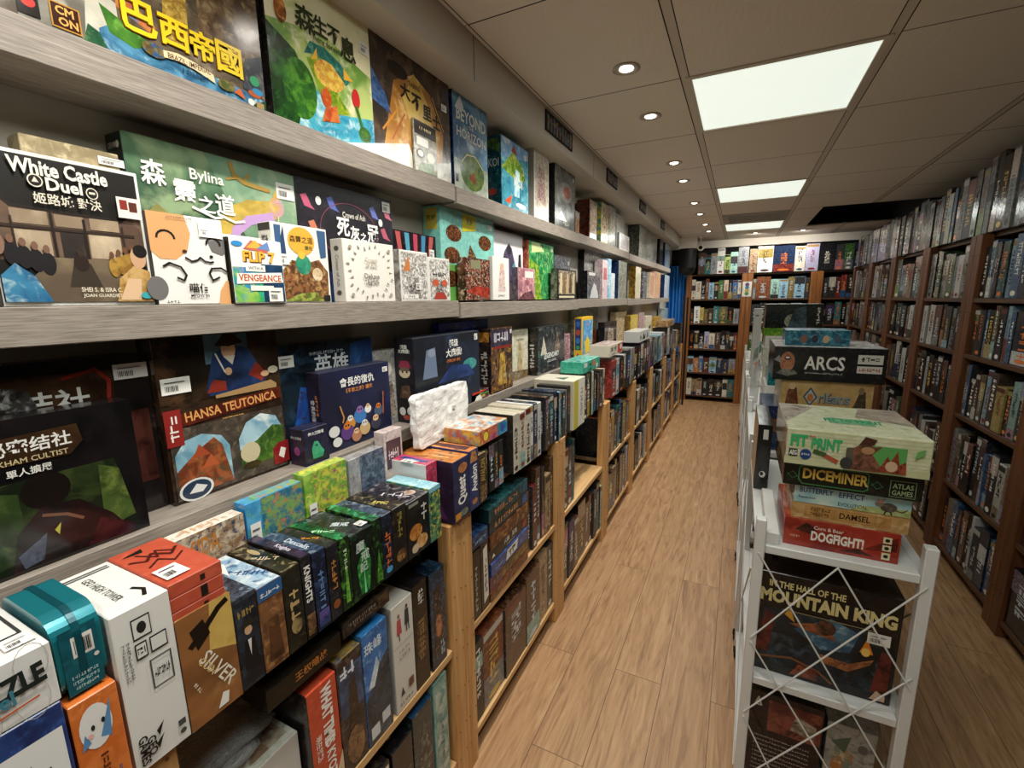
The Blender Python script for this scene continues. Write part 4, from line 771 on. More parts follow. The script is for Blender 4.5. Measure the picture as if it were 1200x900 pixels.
L('small white box with a rainbow foil lower half and fanned cards', 276, 336, ZM, -.866, 277, .032, {'*': '#e6e6e2', 'left': ('#1d1a16', '#2a2620', '#3c352a')}, [('r', .02, .02, .98, .56, ('#2f7ac8', '#38b070', '#d0c83c'), 26), ('p', [(.02, .02), (.6, .02), (.4, .2), (.02, .3)], ('#2fa060', '#a8c848', '#3a90c8'), 20), ('r', .55, .02, .98, .62, ('#1f3550', '#2a4868', '#183048'), 16), ('p', [(.25, .84), (.4, .98), (.75, .9), (.7, .8)], '#c86a5a'), ('p', [(.3, .86), (.48, .99), (.62, .86)], '#e0b04c'), ('p', [(.5, .86), (.72, .98), (.75, .84)], '#6a8ac0'), ('e', .14, .91, .1, .04, '#3a8ac8'), ('t', 'FLIP 7', .54, .72, .17, '#6a3a10', .78, 0, .05), ('t', 'FLIP 7', .53, .73, .17, '#f0b040', .78, 0, .03), ('r', .25, .5, .62, .6, '#efece4'), ('t', 'WITH A', .44, .55, .05, '#333', .3), ('p', [(.06, .3), (.96, .34), (.94, .5), (.08, .46)], '#efece4'), ('t', 'VENGEANCE', .51, .4, .11, '#c05a30', .82, 0, .03), ('r', .3, .2, .75, .28, '#e6e4dc'), ('s', .78, .14, .032, .028)], GM)
L('small white box with a crowd of forest animals and a gold sun', 326, 389, ZM, -.872, 259, .04, {'*': '#e4e2dc', 'left': '#d6d3cb'}, {'front': [('p', [(.03, .55), (.2, .97), (.22, .6)], '#2a4468'), ('p', [(.05, .97), (.16, .97), (.12, .6), (.05, .6)], '#3a5a80'), ('p', [(.8, .97), (.97, .97), (.95, .62), (.84, .6)], '#3a5a80'), ('e', .5, .8, .24, .18, '#e0a83c'), ('t', '森靈之道', .5, .82, .09, '#4a2a14', .42, 0, .02), ('t', '擴充', .62, .72, .06, '#2f4a2c', .3), ('p', [(.06, .05), (.94, .03), (.96, .42), (.8, .58), (.55, .52), (.3, .55), (.08, .38)], ('#4a2f1c', '#8a5a34', '#b8925c'), 70), ('e', .5, .5, .14, .13, ('#1c6a5a', '#2f8a6c', '#4aa07c'), 30), ('e', .48, .62, .06, .05, '#d8b83c'), ('p', [(.1, .02), (.85, .02), (.7, .14), (.4, .12)], ('#4a5a24', '#9aa84a', '#6a3a24'), 60), ('e', .75, .38, .1, .09, ('#c8b08a', '#e0cca8', '#8a6a44'), 60), ('e', .25, .3, .1, .08, ('#7a4a2c', '#b07a4c', '#4a2c1c'), 60), ('r', .84, .02, .97, .1, '#222'), ('s', .14, .55, .03, .022)], 'left': [('r', .05, .9, .95, .99, '#222'), ('t', '森靈之道', .5, .6, .55, '#333', .5, -90), ('r', .2, .05, .8, .2, '#5a5248')]}, GM, wrap=False)
L('black box with white Chinese title ringed by pink and blue flames', 356, 465, ZM, -.945, 204, .05, {'*': ('#121016', '#1c1820', '#2a2430')}, [('r', .01, .01, .99, .99, ('#141118', '#1f1a24', '#332a38'), 20), ('p', [(.0, .0), (.6, .0), (.5, .24), (.0, .3)], ('#2a4a8a', '#4468a8', '#6a4a8a'), 30)] + [('p', [(x, y), (x+.05, y+.02), (x+.09, y-.07), (x+.12, y-.1), (x+.03, y-.08)], c) for x, y, c in ((.05, .86, '#c05a78'), (.1, .66, '#c87a5a'), (.28, .88, '#5a6ab8'), (.72, .88, '#6a78c0'), (.84, .7, '#b85a70'), (.88, .9, '#c06a80'), (.3, .5, '#b84a68'), (.62, .46, '#5a5aa8'))] + [('l', [(.5+.3*math.cos(a), .62+.25*math.sin(a)) for a in np.linspace(0, 2*math.pi, 30)], .006, '#8a4a5a'), ('e', .2, .84, .025, .035, '#e8e6e0'), ('e', .84, .76, .025, .035, '#e8e6e0'), ('t', '死', .42, .66, .16, '#f2f0ec', .13, 0, .03), ('t', '灰', .54, .62, .13, '#f2f0ec', .1, 0, .03), ('t', '之', .63, .6, .08, '#f2f0ec', .07, 0, .03), ('t', '冠', .74, .64, .17, '#f2f0ec', .13, 0, .03), ('t', 'Crown of Ash', .54, .77, .05, '#e0dcd0', .24), ('s', .92, .92, .032, .028)], GM, wrap=False)
L('square cream box with small dark lettering inside a ring of leaves', 406, 464, ZM, -.872, 279, .04, {'*': '#ebe7de', 'left': '#d8d3c8'}, {'front': [('p', [(.5+r_*math.cos(a-.05), .5+r_*math.sin(a-.05)), (.5+(r_+.07)*math.cos(a), .5+(r_+.07)*math.sin(a)), (.5+r_*math.cos(a+.05), .5+r_*math.sin(a+.05))], '#8a8278') for k, a in enumerate(np.linspace(0, 2*math.pi, 25)[:-1]) for r_ in ((.38, .36, .42)[k % 3],)] + [('e', .12, .88, .03, .03, '#a89e90'), ('e', .88, .88, .03, .03, '#a89e90'), ('e', .12, .12, .03, .03, '#a89e90'), ('e', .88, .12, .03, .03, '#a89e90'), ('t', 'Crown', .5, .7, .075, '#b0a698', .4), ('t', 'of Ash', .5, .61, .075, '#b0a698', .4), ('t', 'Deluxe', .5, .43, .09, '#5a5248', .5, 0, .015), ('t', 'Upgrade', .5, .32, .09, '#5a5248', .56, 0, .015)], 'left': [('t', 'Crown of Ash', .5, .5, .3, '#9a9084', .5, -90), ('e', .5, .85, .2, .04, '#5a5248'), ('e', .5, .15, .2, .04, '#5a5248')]}, GM, wrap=False)
L('low dark box with pink and blue sun rays behind the comic-print boxes', 464.5, 514.5, ZM, -.945, 268, .04, {'*': ('#1c161a', '#2a2026', '#3a2c34')}, [('p', [(.3+.14*k, .4), (.24+.19*k, .98), (.34+.19*k, .98), (.36+.14*k, .4)], ('#5aa0b8', '#b84a60', '#4a88b0', '#b85a58')[k % 4]) for k in range(-1, 4)] + [('s', .85, .72, .026, .03)], GM)
MANGA = [('r', .05, .04, .95, .96, ('#efece6', '#8a8680', '#3a3632'), 110), ('p', [(.3, .3), (.6, .5), (.7, .1), (.25, .06)], ('#2a2624', '#8a8680', '#e0ddd6'), 130)]
L('white comic-print box, first of two beside the cream deluxe box', 470.5, 503, ZM, -.872, 292, .035, {'*': '#e8e5df', 'left': ('#d0ccc4', '#77726c', '#b8b2a8')}, MANGA+[('r', .1, .06, .6, .14, '#efece6'), ('g', 4, .35, .1, .05, '#222', .4), ('p', [(.1, .6), (.3, .9), (.35, .6)], '#c87a3a'), ('s', .6, .3, .025, .02)], GM, wrap=False)
L('white comic-print box with two red round eyes, second of two', 503.7, 528, ZM, -.872, 301, .035, {'*': '#e8e5df'}, MANGA+[('e', .3, .42, .16, .08, '#c05a3a'), ('e', .72, .42, .14, .08, '#c05a3a'), ('g', 6, .5, .62, .08, '#222', .8, 0, .03), ('p', [(.2, .04), (.8, .04), (.7, .2), (.3, .2)], '#a83a2c')], GM, wrap=False)
HEX = [('e', x, y, .13, .09, ('#6a3a22', '#3a2418', '#a87a4a'), 80) for x, y in ((.22, .74), (.18, .5), (.16, .24), (.8, .7))]
L('turquoise box with floating animal island tiles and a yellow title', 519, 580, ZM, -.925, 240, .07, {'*': ('#7cc4bc', '#8ed0c4', '#a4dccc'), 'left': ('#6ab0a8', '#7cc0b4', '#8ac8ba'), 'top': '#c8b84a'}, {'front': [('r', 0, 0, 1, .4, ('#6ab858', '#84c860', '#98d070'), 6)]+HEX+[('p', [(.36, .78), (.62, .82), (.62, .98), (.38, .98)], '#d2c838'), ('t', '荒野', .5, .9, .07, '#5a5a20', .22), ('p', [(.4, .35), (.5, .65), (.62, .5), (.75, .36), (.6, .1), (.44, .08)], ('#3a2418', '#6a4a2c', '#c8a068'), 70), ('p', [(.3, .02), (.4, .02), (.38, .2), (.32, .16)], '#17130f'), ('s', .9, .9, .03, .02)], 'left': [('r', .15, .76, .85, .98, '#b8a848'), ('t', '荒野', .5, .88, .06, '#4a4a1c', .6)]}, GM)
L('small box of reddish jungle figures in front of the turquoise box', 546.5, 575, ZM, -.872, 301, .035, {'*': ('#2c1d18', '#6a3a28', '#c8b09a')}, [('r', .02, .02, .98, .98, ('#241816', '#8a4a34', '#cfc0ac'), 90), ('p', [(.0, .2), (.9, .05), (1, .3), (.4, .35)], ('#8a2a20', '#b84a38', '#5a1a14'), 60), ('r', .2, .75, .6, .95, '#8a8a6a')], GM)
L('slim white card box with a pale figure, leaning beside the jungle box', 578, 597, ZM, -.87, 300, .02, {'*': '#efeeea'}, [('p', [(.3, .2), (.45, .8), (.6, .9), (.7, .7), (.75, .2)], ('#d8b8b0', '#e8d8d0', '#a88a84'), 60), ('e', .55, .8, .12, .06, '#e0b89a'), ('g', 6, .5, .1, .05, '#8a8680', .6)], GM, wrap=False)
L('white box with a purple cloaked figure behind the slim card box', 579, 613, ZM, -.945, 268, .04, {'*': '#e6e6e6'}, [('p', [(.15, .3), (.35, .72), (.5, .85), (.6, .78), (.78, .4), (.7, .25)], ('#2a2338', '#4a3f64', '#6a5a8a'), 24), ('e', .5, .74, .08, .07, '#17131c'), ('p', [(.8, .35), (.84, .7), (.92, .72), (.95, .35)], '#1c1a20'), ('p', [(.6, .5), (.7, .6), (.72, .45)], '#4a8aa0')], GM, wrap=False)
L('tall box half red and half bright green with jungle art', 620, 648.5, ZM, -.925, 281, .06, {'*': ('#1f7a44', '#2f9a58', '#6ac07c'), 'left': ('#8a3a2c', '#b8604a', '#d89a7c')}, [('r', .02, .02, .98, .98, ('#1c6a3c', '#3aa05a', '#86c878'), 30), ('p', [(.0, .0), (.5, .0), (.35, .6), (.0, .7)], ('#4a8a2c', '#a8c040', '#1c5a34'), 40), ('p', [(.1, .8), (.6, .86), (.4, .98), (.1, .98)], '#c8d49a'), ('s', .9, .92, .02, .02)], GM)
L('small mauve box with a pink sky in front of the half red box', 607, 627, ZM, -.872, 313, .03, {'*': ('#a87a8a', '#c89aa0', '#e2c0b8'), 'left': ('#4a3a4a', '#6a5a6a', '#8a7a86')}, [('r', .03, .03, .97, .97, ('#8a5a6a', '#c88a90', '#e4c8b8'), 40), ('r', .4, .7, .9, .9, '#e6dcd8'), ('p', [(0, 0), (1, 0), (.8, .3), (.3, .2)], ('#5a3a4a', '#8a5a5a', '#3a2a3a'), 60)], GM)
L('low dark box behind the framed figures box', 648.8, 668, ZM, -.94, 298, .04, {'*': ('#2c3038', '#4a5058', '#6a7078')}, [('r', .03, .03, .97, .97, ('#2a2e34', '#5a6068', '#8a9094'), 60), ('s', .85, .85, .02, .02)], GM)
L('black-framed small box of standing pale figures at the end of the second shelf board', 652.5, 675, ZM, -.872, 314, .035, {'*': 'black', 'left': ('#3a3a34', '#8a8a7a', '#5a5a50')}, [('r', .08, .16, .93, .94, ('#4a4438', '#a89a80', '#cfc2a4'), 60)]+[('p', [(.12+.16*k, .2), (.16+.16*k, .85), (.24+.16*k, .85), (.26+.16*k, .2)], ('#d8c8a4', '#8a6a4a', '#c8b088', '#5a4a3c', '#d0bc94')[k], 60) for k in range(5)]+[('r', .1, .04, .9, .11, '#d8cfb0')], GM)
GM3 = GM
L('grey smoky box at the start of the third middle shelf board', 688, 702.5, ZM-.004, -.885, 317, .06, {'*': ('#3a3c40', '#6a6c70', '#a0a2a4'), 'left': 'black'}, [('p', [(.2, .05), (.9, .05), (.7, .5), (.5, .6), (.3, .3)], '#c8cacc'), ('r', .1, .85, .6, .95, '#d8d8d4')], GM3)
L('taller grey film-wrapped box behind the smoky box', 684, 706, ZM-.004, -.955, 290, .04, {'*': ('#6a6e70', '#8a8e8e', '#a8aaa8'), 'left': 'black'}, [('r', .1, .1, .9, .9, 'clearwrap', 40)], GM3)
L('pink and white box in the third middle shelf board row', 705.5, 711.5, ZM-.004, -.885, 304, .06, {'*': ('#d8ccd0', '#c8a0a8', '#e8e4e4')}, [('r', .2, .5, .8, .8, '#b05a60')], GM3)
L('sky blue box beside the pink and white box', 712, 715.5, ZM-.004, -.885, 303, .06, {'*': 'sky'}, [('r', .2, .2, .8, .8, ('#5aa8c8', '#e0ecec', '#8ac0d0'), 60)], GM3)
L('white box with a pale blue picture at mid shelf', 716, 720, ZM-.004, -.88, 320, .05, {'*': ('#e2e6e8', '#c8d8e0', '#a8c4d0')}, [], GM3)
L('tall grey box with an armoured figure at the end of the third middle board', 724, 733.5, ZM-.004, -.885, 305, .06, {'*': ('#6a6e6a', '#94988e', '#c0c0b4'), 'left': 'navy'}, [('p', [(.3, .1), (.4, .8), (.6, .8), (.7, .1)], ('#4a4c48', '#b8b4a4', '#8a7a5a'), 70)], GM3)
L('box with a golden spine on the far middle shelf board', 744, 750, ZM, -.885, 312, .06, {'*': 'cream', 'left': ('#6a4a1c', '#a8842c', '#c8b040')}, [('r', .2, .2, .8, .8, ('#d8cfb0', '#b8b8a0', '#e8e4d4'), 60)], GM3)
L('black and white patterned box on the far middle shelf', 753, 757.5, ZM, -.885, 318, .06, {'*': ('#1c1c24', '#6a6a74', '#d0d0d4')}, [], GM3)
L('peach patterned box, first of two on the far middle shelf', 761, 766, ZM, -.885, 319, .06, {'*': 'peach', 'left': 'cream'}, [('r', .1, .1, .9, .9, ('#c88a6a', '#e2c4a8', '#b8603c'), 90)], GM3)
L('peach patterned box, second of two on the far middle shelf', 766.5, 773, ZM, -.885, 318, .06, {'*': 'peach'}, [('r', .1, .1, .9, .9, ('#d0986a', '#e8ceb0', '#b86a40'), 90)], GM3)
L('pale blue box last on the middle shelf', 778, 783.5, ZM, -.885, 322, .06, {'*': ('#a8bcd0', '#d0dce4', '#6a8ab0'), 'left': 'navy'}, [], GM3)
# ---- lower shelf: big covers behind the rack tops
L('large dark box with big white Chinese title, behind its smaller twin', (.17,), (.4335,), ZL, -.945, 0, .045, {'*': ('#141112', '#1f1917', '#2e2622')}, [('r', .0, .0, 1, 1, ('#141213', '#221c1a', '#332a26'), 10), ('p', [(.0, .68), (.78, .66), (.82, .92), (.05, .94)], ('#2a1a12', '#3c2a1c', '#4a3422'), 14), ('l', [(.56, .9), (.72, .93), (.78, .86), (.76, .72)], .02, '#8a2c22'), ('t', '密结社', .42, .77, .15, '#d8d6d0', .72, 0, .02), ('p', [(.18, .7), (.26, .9), (.4, .86), (.44, .74), (.34, .66)], ('#4a4846', '#2a2624', '#b0b0ac'), 40), ('r', .86, .2, .97, .66, ('#3a1d18', '#4c2a22', '#2a1512'), 20), ('s', .9, .9, .05, .026)], GL, h=.29)
L('big dark box of a seated shadowy reader between green curtains with white Chinese title', (.165,), 176, ZL, -.885, 0, .05, {'*': ('#0f0d0e', '#171314', '#231d1b')}, [('r', .0, .0, 1, 1, ('#0f0d0e', '#181415', '#241e1c'), 10), ('p', [(.08, .02), (.16, .6), (.84, .6), (.94, .06)], ('#161c12', '#222c18', '#344020'), 9), ('p', [(.72, .1), (.74, .58), (.86, .52), (.92, .14)], ('#2c3a1a', '#46582a', '#6a7a38'), 14), ('p', [(.12, .06), (.18, .56), (.3, .52), (.3, .1)], ('#1c2616', '#2a3a1c', '#3f4e26'), 14), ('e', .44, .5, .13, .12, '#17110f'), ('p', [(.2, .02), (.26, .26), (.4, .4), (.6, .38), (.78, .2), (.86, .06), (.8, .0)], ('#120e0e', '#1f1616', '#2e1c1c'), 14), ('p', [(.6, .03), (.7, .2), (.9, .08), (.9, .0)], ('#2c1216', '#3a181c', '#22100f'), 16), ('l', [(.4, .34), (.52, .3), (.6, .24)], .02, '#6a4a38'), ('p', [(.24, .12), (.4, .22), (.36, .05), (.26, .03)], ('#3a4050', '#4c5464', '#2a303c')), ('p', [(.44, .22), (.48, .26), (.46, .18)], '#b0a84a'),
  ('p', [(.04, .72), (.6, .7), (.68, .78), (.66, .9), (.1, .88)], ('#2a1c12', '#3a2818', '#4a3622'), 14), ('t', '秘密结社', .4, .82, .1, '#d4d2cc', .58, 0, .02), ('t', 'ARKHAM CULTIST', .38, .73, .035, '#b8a880', .5), ('t', '單人擴展', .38, .655, .055, '#d4d2cc', .3, 0, .012)], GL, h=.222)
L('box of a hatted merchant at a desk above two arched town views', 206, 339, ZL, -.925, 398, .05, {'*': ('#2a1f18', '#3e2e22', '#54402e')}, [('r', .0, .0, 1, 1, ('#241a14', '#3a2a1e', '#523e2c'), 10), ('r', .0, .6, 1, 1, ('#1d1610', '#33251a', '#4e3824'), 9), ('r', .36, .82, .72, 1, ('#3a5560', '#587480', '#2c4048'), 10), ('p', [(.34, .66), (.42, .88), (.56, .93), (.72, .9), (.84, .72), (.86, .64), (.36, .62)], ('#1c2c50', '#2c4470', '#162038'), 12), ('p', [(.34, .64), (.4, .72), (.5, .7), (.5, .64)], '#7a2a20'), ('p', [(.7, .72), (.82, .66), (.86, .72), (.78, .8)], '#8a3024'), ('e', .55, .9, .06, .06, '#d8ae88'), ('p', [(.44, .93), (.52, 1), (.6, 1), (.68, .94), (.56, .92)], '#2c1a12'), ('e', .56, .965, .06, .03, '#241610'), ('p', [(.5, .86), (.6, .86), (.57, .8)], '#d8d0c0'), ('e', .53, .76, .03, .025, '#d8ae88'), ('e', .85, .71, .04, .02, '#d8ae88'), ('l', [(.5, .76), (.44, .88)], .01, '#e0dccc'), ('p', [(.4, .62), (.9, .66), (.95, .63), (.95, .6), (.4, .6)], '#a08058'), ('e', .93, .73, .05, .025, '#c8c0a8'),
  ('p', [(.02, .54), (.98, .6), (.98, .52), (.02, .46)], ('#4a1d14', '#6a2a1c', '#3a1810'), 20), ('t', 'HANSA TEUTONICA', .54, .535, .06, '#d89a5c', .78, 3, .02), ('t', '漢薩同盟', .52, .45, .035, '#d8a858', .26), ('t', '大盒版', .54, .405, .025, '#d0c8b8', .14),
  ('r', .02, .02, .98, .46, ('#3a332c', '#544a40', '#6a5f52'), 30), ('p', [(.04, .04), (.04, .3), (.12, .38), (.25, .4), (.4, .36), (.46, .28), (.46, .04)], ('#5a8aa0', '#8ab4c4', '#c8dce0'), 14), ('p', [(.04, .04), (.04, .2), (.2, .3), (.34, .36), (.4, .3), (.46, .04)], ('#6a3420', '#a05a34', '#4a4a30'), 40), ('p', [(.16, .26), (.22, .34), (.3, .26)], '#a04a2c'), ('p', [(.22, .18), (.3, .26), (.36, .18)], '#b05a34'), ('p', [(.54, .1), (.54, .3), (.62, .4), (.76, .44), (.9, .4), (.96, .3), (.96, .1)], ('#6a9ab4', '#a8c8d4', '#d8e4e4'), 12), ('p', [(.54, .1), (.54, .22), (.7, .26), (.86, .34), (.96, .32), (.96, .1)], ('#2c4a1c', '#4a7028', '#6a8a3a'), 30), ('e', .63, .19, .09, .07, '#c8bc98'), ('e', .63, .1, .08, .025, '#3a2a1c'),
  ('r', .0, .36, .12, .58, '#8a2a26'), ('g', 3, .06, .47, .06, '#e8e0d8', .16, 90), ('e', .16, .065, .13, .07, '#dcdcd8'), ('e', .16, .065, .11, .058, '#2a3a50'), ('p', [(.1, .05), (.16, .1), (.24, .07), (.2, .04)], '#dcdcd8'), ('p', [(.84, .04), (.84, .16), (.9, .2), (1, .2), (1, .04)], '#8a1f24'), ('p', [(.89, .1), (.92, .16), (.97, .14), (.94, .07)], '#e8e0d8'), ('s', .12, .72, .05, .03)], GL)
L('dark blue box with white two-character title behind the wizard box', 330, 442, ZL, -.945, 407, .04, {'*': ('#101820', '#18242e', '#243644')}, [('r', .0, .0, 1, 1, ('#0f151c', '#172530', '#274258'), 8), ('p', [(.7, .5), (1, .5), (1, 1), (.75, .95)], ('#142c50', '#1d3f70', '#2c5890'), 8), ('p', [(.1, .1), (.22, .62), (.3, .6), (.36, .1)], ('#1c3f8a', '#2858a8', '#3a2a20'), 20), ('t', '英雄', .54, .78, .2, '#d8dce0', .46, 0, .03), ('g', 16, .5, .9, .03, '#a8b0b8', .34), ('s', .12, .86, .04, .028)], GL)
def cartoon(seed):
    rng = random.Random(seed); A = []
    for x, y, c, s_ in ((.36, .3, '#c88a2c', .07), (.5, .36, '#3a78b8', .09), (.62, .42, '#e8e4dc', .05), (.78, .36, '#4a5a74', .07), (.3, .2, '#5a3a7a', .09), (.55, .18, '#c8a878', .08), (.72, .2, '#3a3a4a', .08), (.42, .12, '#b07a5a', .07)):
        A += [('e', x, y, s_, s_*1.1, c), ('e', x, y+s_*.9, s_*.55, s_*.55, rng.choice(['#e0b88c', '#d8d4cc', '#8a6aa8', '#c8742c'])), ('e', x-s_*.2, y+s_*.95, s_*.12, s_*.14, '#111'), ('e', x+s_*.2, y+s_*.95, s_*.12, s_*.14, '#111')]
    return A
L('dark navy box of cartoon wizards and monsters with white Chinese title', 381.5, 460, ZL, -.895, 438, .046, {'*': ('#141628', '#1a1d34', '#22284a'), 'left': ('#15121e', '#231c2c', '#322840')}, {'front': [('r', .01, .01, .99, .99, ('#14162a', '#1b2040', '#262c54'), 6), ('t', '會長的復仇', .5, .83, .115, '#efeee8', .66, 0, .04), ('t', '《不救之步》擴充', .52, .72, .06, '#d88a3c', .54, 0, .012)]+cartoon(4)+[('l', [(.22, .55), (.26, .4), (.24, .34)], .02, '#c88a4a'), ('l', [(.86, .6), (.84, .3)], .015, '#c06a3a'), ('e', .12, .26, .07, .07, '#d8d8d4'), ('e', .15, .12, .06, .06, '#d8d8d4'), ('s', .92, .9, .02, .014)], 'left': [('t', '會長的復仇', .4, .5, .3, '#d8d8d4', .7, -90), ('g', 5, .7, .6, .2, '#c87a3c', .4, -90)]}, GL, wrap=False)
L('small dark box of a green ghostly blob in front of the wizard box', 359, 387, ZL, -.872, 505, .05, {'*': ('#15162a', '#20223c', '#302a48'), 'left': ('#1a1424', '#2a1f34', '#3a2a44')}, {'front': [('t', '偉大沉睡者', .5, .84, .1, '#e8e8e2', .8, 0, .03), ('p', [(.3, .15), (.28, .45), (.4, .62), (.55, .6), (.66, .42), (.78, .3), (.7, .14)], ('#2f8a68', '#4aa880', '#3a9a74'), 20), ('e', .48, .5, .06, .03, '#1c4a3a')], 'left': [('t', '偉大沉睡者', .5, .76, .08, '#c8c8c4', .7), ('e', .5, .4, .2, .12, '#8a3a7a')]}, GL, wrap=False)
L('pale box peeking out between the wizard box and the tall black troll box', 440, 468, ZL, -.945, 413, .04, {'*': ('#8a8a8c', '#b8b4ae', '#d0ccc4'), 'left': 'black'}, [('e', .6, .75, .2, .1, '#d8d0c4'), ('p', [(.1, .1), (.9, .1), (.8, .6), (.3, .5)], ('#5a5048', '#b0a494', '#3a342e'), 50)], GL)
L('tall black box with a red-capped gnome spine and white Chinese title', 489, 563, ZL, -.868, 397, .075, {'*': ('#14161e', '#1c2230', '#283448'), 'left': ('#131318', '#1c1a20', '#2a2630')}, {'front': [('r', .01, .01, .99, .99, ('#14171f', '#1c2536', '#2c3c58'), 6), ('t', '超級', .56, .88, .1, '#f0efe8', .34, 0, .04), ('t', '大麻煩!', .56, .76, .11, '#f0efe8', .56, 0, .04), ('t', '《不救之步》擴充', .55, .66, .04, '#d87a3a', .4, 0, .012), ('p', [(.1, .5), (.16, .84), (.28, .86), (.3, .5)], '#6a7a94'), ('e', .23, .8, .05, .05, '#8a94a8'), ('e', .82, .56, .12, .08, ('#3a8a8a', '#58a8a0', '#2c6a6a')), ('p', [(.3, .4), (.9, .4), (.8, .56), (.5, .6)], ('#1c2c58', '#2c4480', '#183048'), 20), ('e', .2, .2, .1, .1, '#5a4a3a'), ('s', .93, .92, .022, .022)], 'left': [('t', '超級', .5, .9, .05, '#f0efe8', .6, 0, .04), ('t', '大麻煩!', .5, .85, .05, '#f0efe8', .8, 0, .04), ('p', [(.2, .66), (.3, .74), (.7, .74), (.84, .66)], '#8a2a44'), ('e', .5, .6, .28, .06, '#d8c8a8'), ('r', .28, .62, .74, .66, '#6a5a4a'), ('e', .4, .61, .05, .012, '#111'), ('e', .62, .61, .05, .012, '#111'), ('p', [(.2, .3), (.8, .3), (.7, .46), (.3, .44)], ('#3a2c24', '#5a4438', '#8a6a54')), ('e', .3, .14, .16, .05, '#d0d0cc'), ('e', .7, .15, .16, .05, '#d0d0cc'), ('e', .5, .07, .18, .03, '#a84a3a')]}, GL, wrap=False)
o_ = L('white bubble-wrapped packet leaning before the tall black gnome box', 491, 552, 1.084, -.80, 455, .028, {'*': 'white'}, [], GL, h=.15, rotz=.03, tilt=-.06)
o_.data.materials.clear(); o_.data.materials.append(M_BUBBLE); o_.name = 'bubble_wrap_packet'; o_['category'] = 'packet'
sm = o_.modifiers.new('s', 'SUBSURF'); sm.levels = 4; sm.render_levels = 4; sm.subdivision_type = 'CATMULL_CLARK'
for v_ in o_.data.vertices: v_.co.x += (.012 if v_.co.z > .1 else -.006)*(1 if v_.co.x > 0 else .2); v_.co.z += (-.012 if v_.co.z < .08 and v_.co.x < 0 else .0)
tx = bpy.data.textures.new('crumple', 'CLOUDS'); tx.noise_scale = .035; dm = o_.modifiers.new('d', 'DISPLACE'); dm.texture = tx; dm.strength = .012; dm.mid_level = .5
mb = MB(); sticker(o_, ('front', .66, .52, .03, .022, .22, .046, .15))
L('colourful small box of a dancing white rabbit beside the bubble-wrapped packet', 552, 573, ZL, -.868, 462, .035, {'*': ('#1c1a26', '#3a2c44', '#c8b83a'), 'left': 'dark'}, [('r', .02, .02, .98, .98, ('#2a2438', '#7a3a5a', '#d0b83a'), 40), ('p', [(.2, .02), (.3, .5), (.5, .6), (.6, .02)], '#e6e4e0'), ('p', [(.05, .75), (.7, .8), (.9, .98), (.1, .98)], '#c83a34'), ('p', [(.4, .6), (.9, .5), (.95, .66), (.5, .7)], '#4a9a3a')], GL)
L('bright blue flat box lying far back above the tall black gnome box', 515, 572, ZL+.244, -.958, 376, .03, {'*': ('#14248a', '#2038b0', '#3050c8')}, [('g', 9, .5, .5, .3, '#4a68d8', .5)], GL, h=.05)
L('dark box of golden interior figures standing right of the gnome box', 576, 601, ZL, -.872, 386, .06, {'*': ('#2a2028', '#5a4030', '#a87838'), 'left': ('#15131a', '#2a1f1c', '#4a3020')}, {'front': [('r', .02, .02, .98, .98, ('#241c26', '#6a4a2c', '#c09040'), 26), ('r', .02, .72, .98, .98, ('#2a2434', '#3a3248', '#5a4a5a'), 14), ('g', 5, .5, .86, .14, '#c8c4cc', .7), ('r', .1, .68, .9, .72, '#8a2c24'), ('p', [(.3, .1), (.4, .6), (.6, .62), (.7, .1)], ('#8a6a2c', '#d0a848', '#5a3a1c'), 40), ('s', .9, .93, .016, .016)], 'left': [('g', 8, .5, .4, .5, '#a8a4a0', .5, -90), ('r', .1, .8, .9, .95, ('#8a5a24', '#b8823a', '#3a2418'), 40)]}, GL)
L('cream box of a tall monument between two dark boxes on the lower shelf', 600, 619, ZL, -.925, 388, .05, {'*': ('#b8b49c', '#d8d2bc', '#e8e4d4')}, [('p', [(.3, .1), (.4, .75), (.55, .75), (.65, .1)], ('#a8946a', '#c8b48a', '#8a7a5a'), 40), ('p', [(0, 0), (1, 0), (1, .15), (0, .2)], ('#5a4a34', '#8a7450', '#3a3024'), 40), ('g', 6, .5, .8, .05, '#6a5a44', .6)], GL)
L('large dark film-wrapped box of armed figures with white stacked title', 630, 661, ZL, -.88, 384, .06, {'*': ('#1c1f24', '#333a40', '#5a5e60'), 'left': ('#191817', '#2a2624', '#4a423a')}, {'front': [('r', .02, .02, .98, .98, ('#1d2126', '#3a4046', '#6a6660'), 26), ('t', 'LEGENDARY', .5, .36, .12, '#e6e6e2', .84, 0, .03), ('g', 8, .5, .24, .06, '#d8d8d4', .7), ('p', [(.1, .4), (.2, .8), (.32, .42)], ('#b0a494', '#d8d0c0', '#5a4a44'), 50), ('p', [(.6, .42), (.7, .85), (.84, .44)], ('#4a3a38', '#8a6a5a', '#c0b4a4'), 50)], 'left': [('g', 7, .5, .4, .4, '#c8c4bc', .5, -90)]}, GL)
L('narrow red and white print box right of the armed figures box', 661.5, 668, ZL, -.9, 392, .05, {'*': ('#5a3a44', '#a87a80', '#e0d8d8')}, [('r', .1, .1, .9, .9, ('#8a4a5a', '#c8a8b0', '#3a2c38'), 80)], GL)
L('tall grey-green box behind the yellow and blue box', 669, 700, ZL-.0, -.977, 360, .02, {'*': ('#6a7068', '#8a8f84', '#a4a89c')}, [('g', 5, .1, .6, .1, '#d0d4c8', .3, 90)], GL)
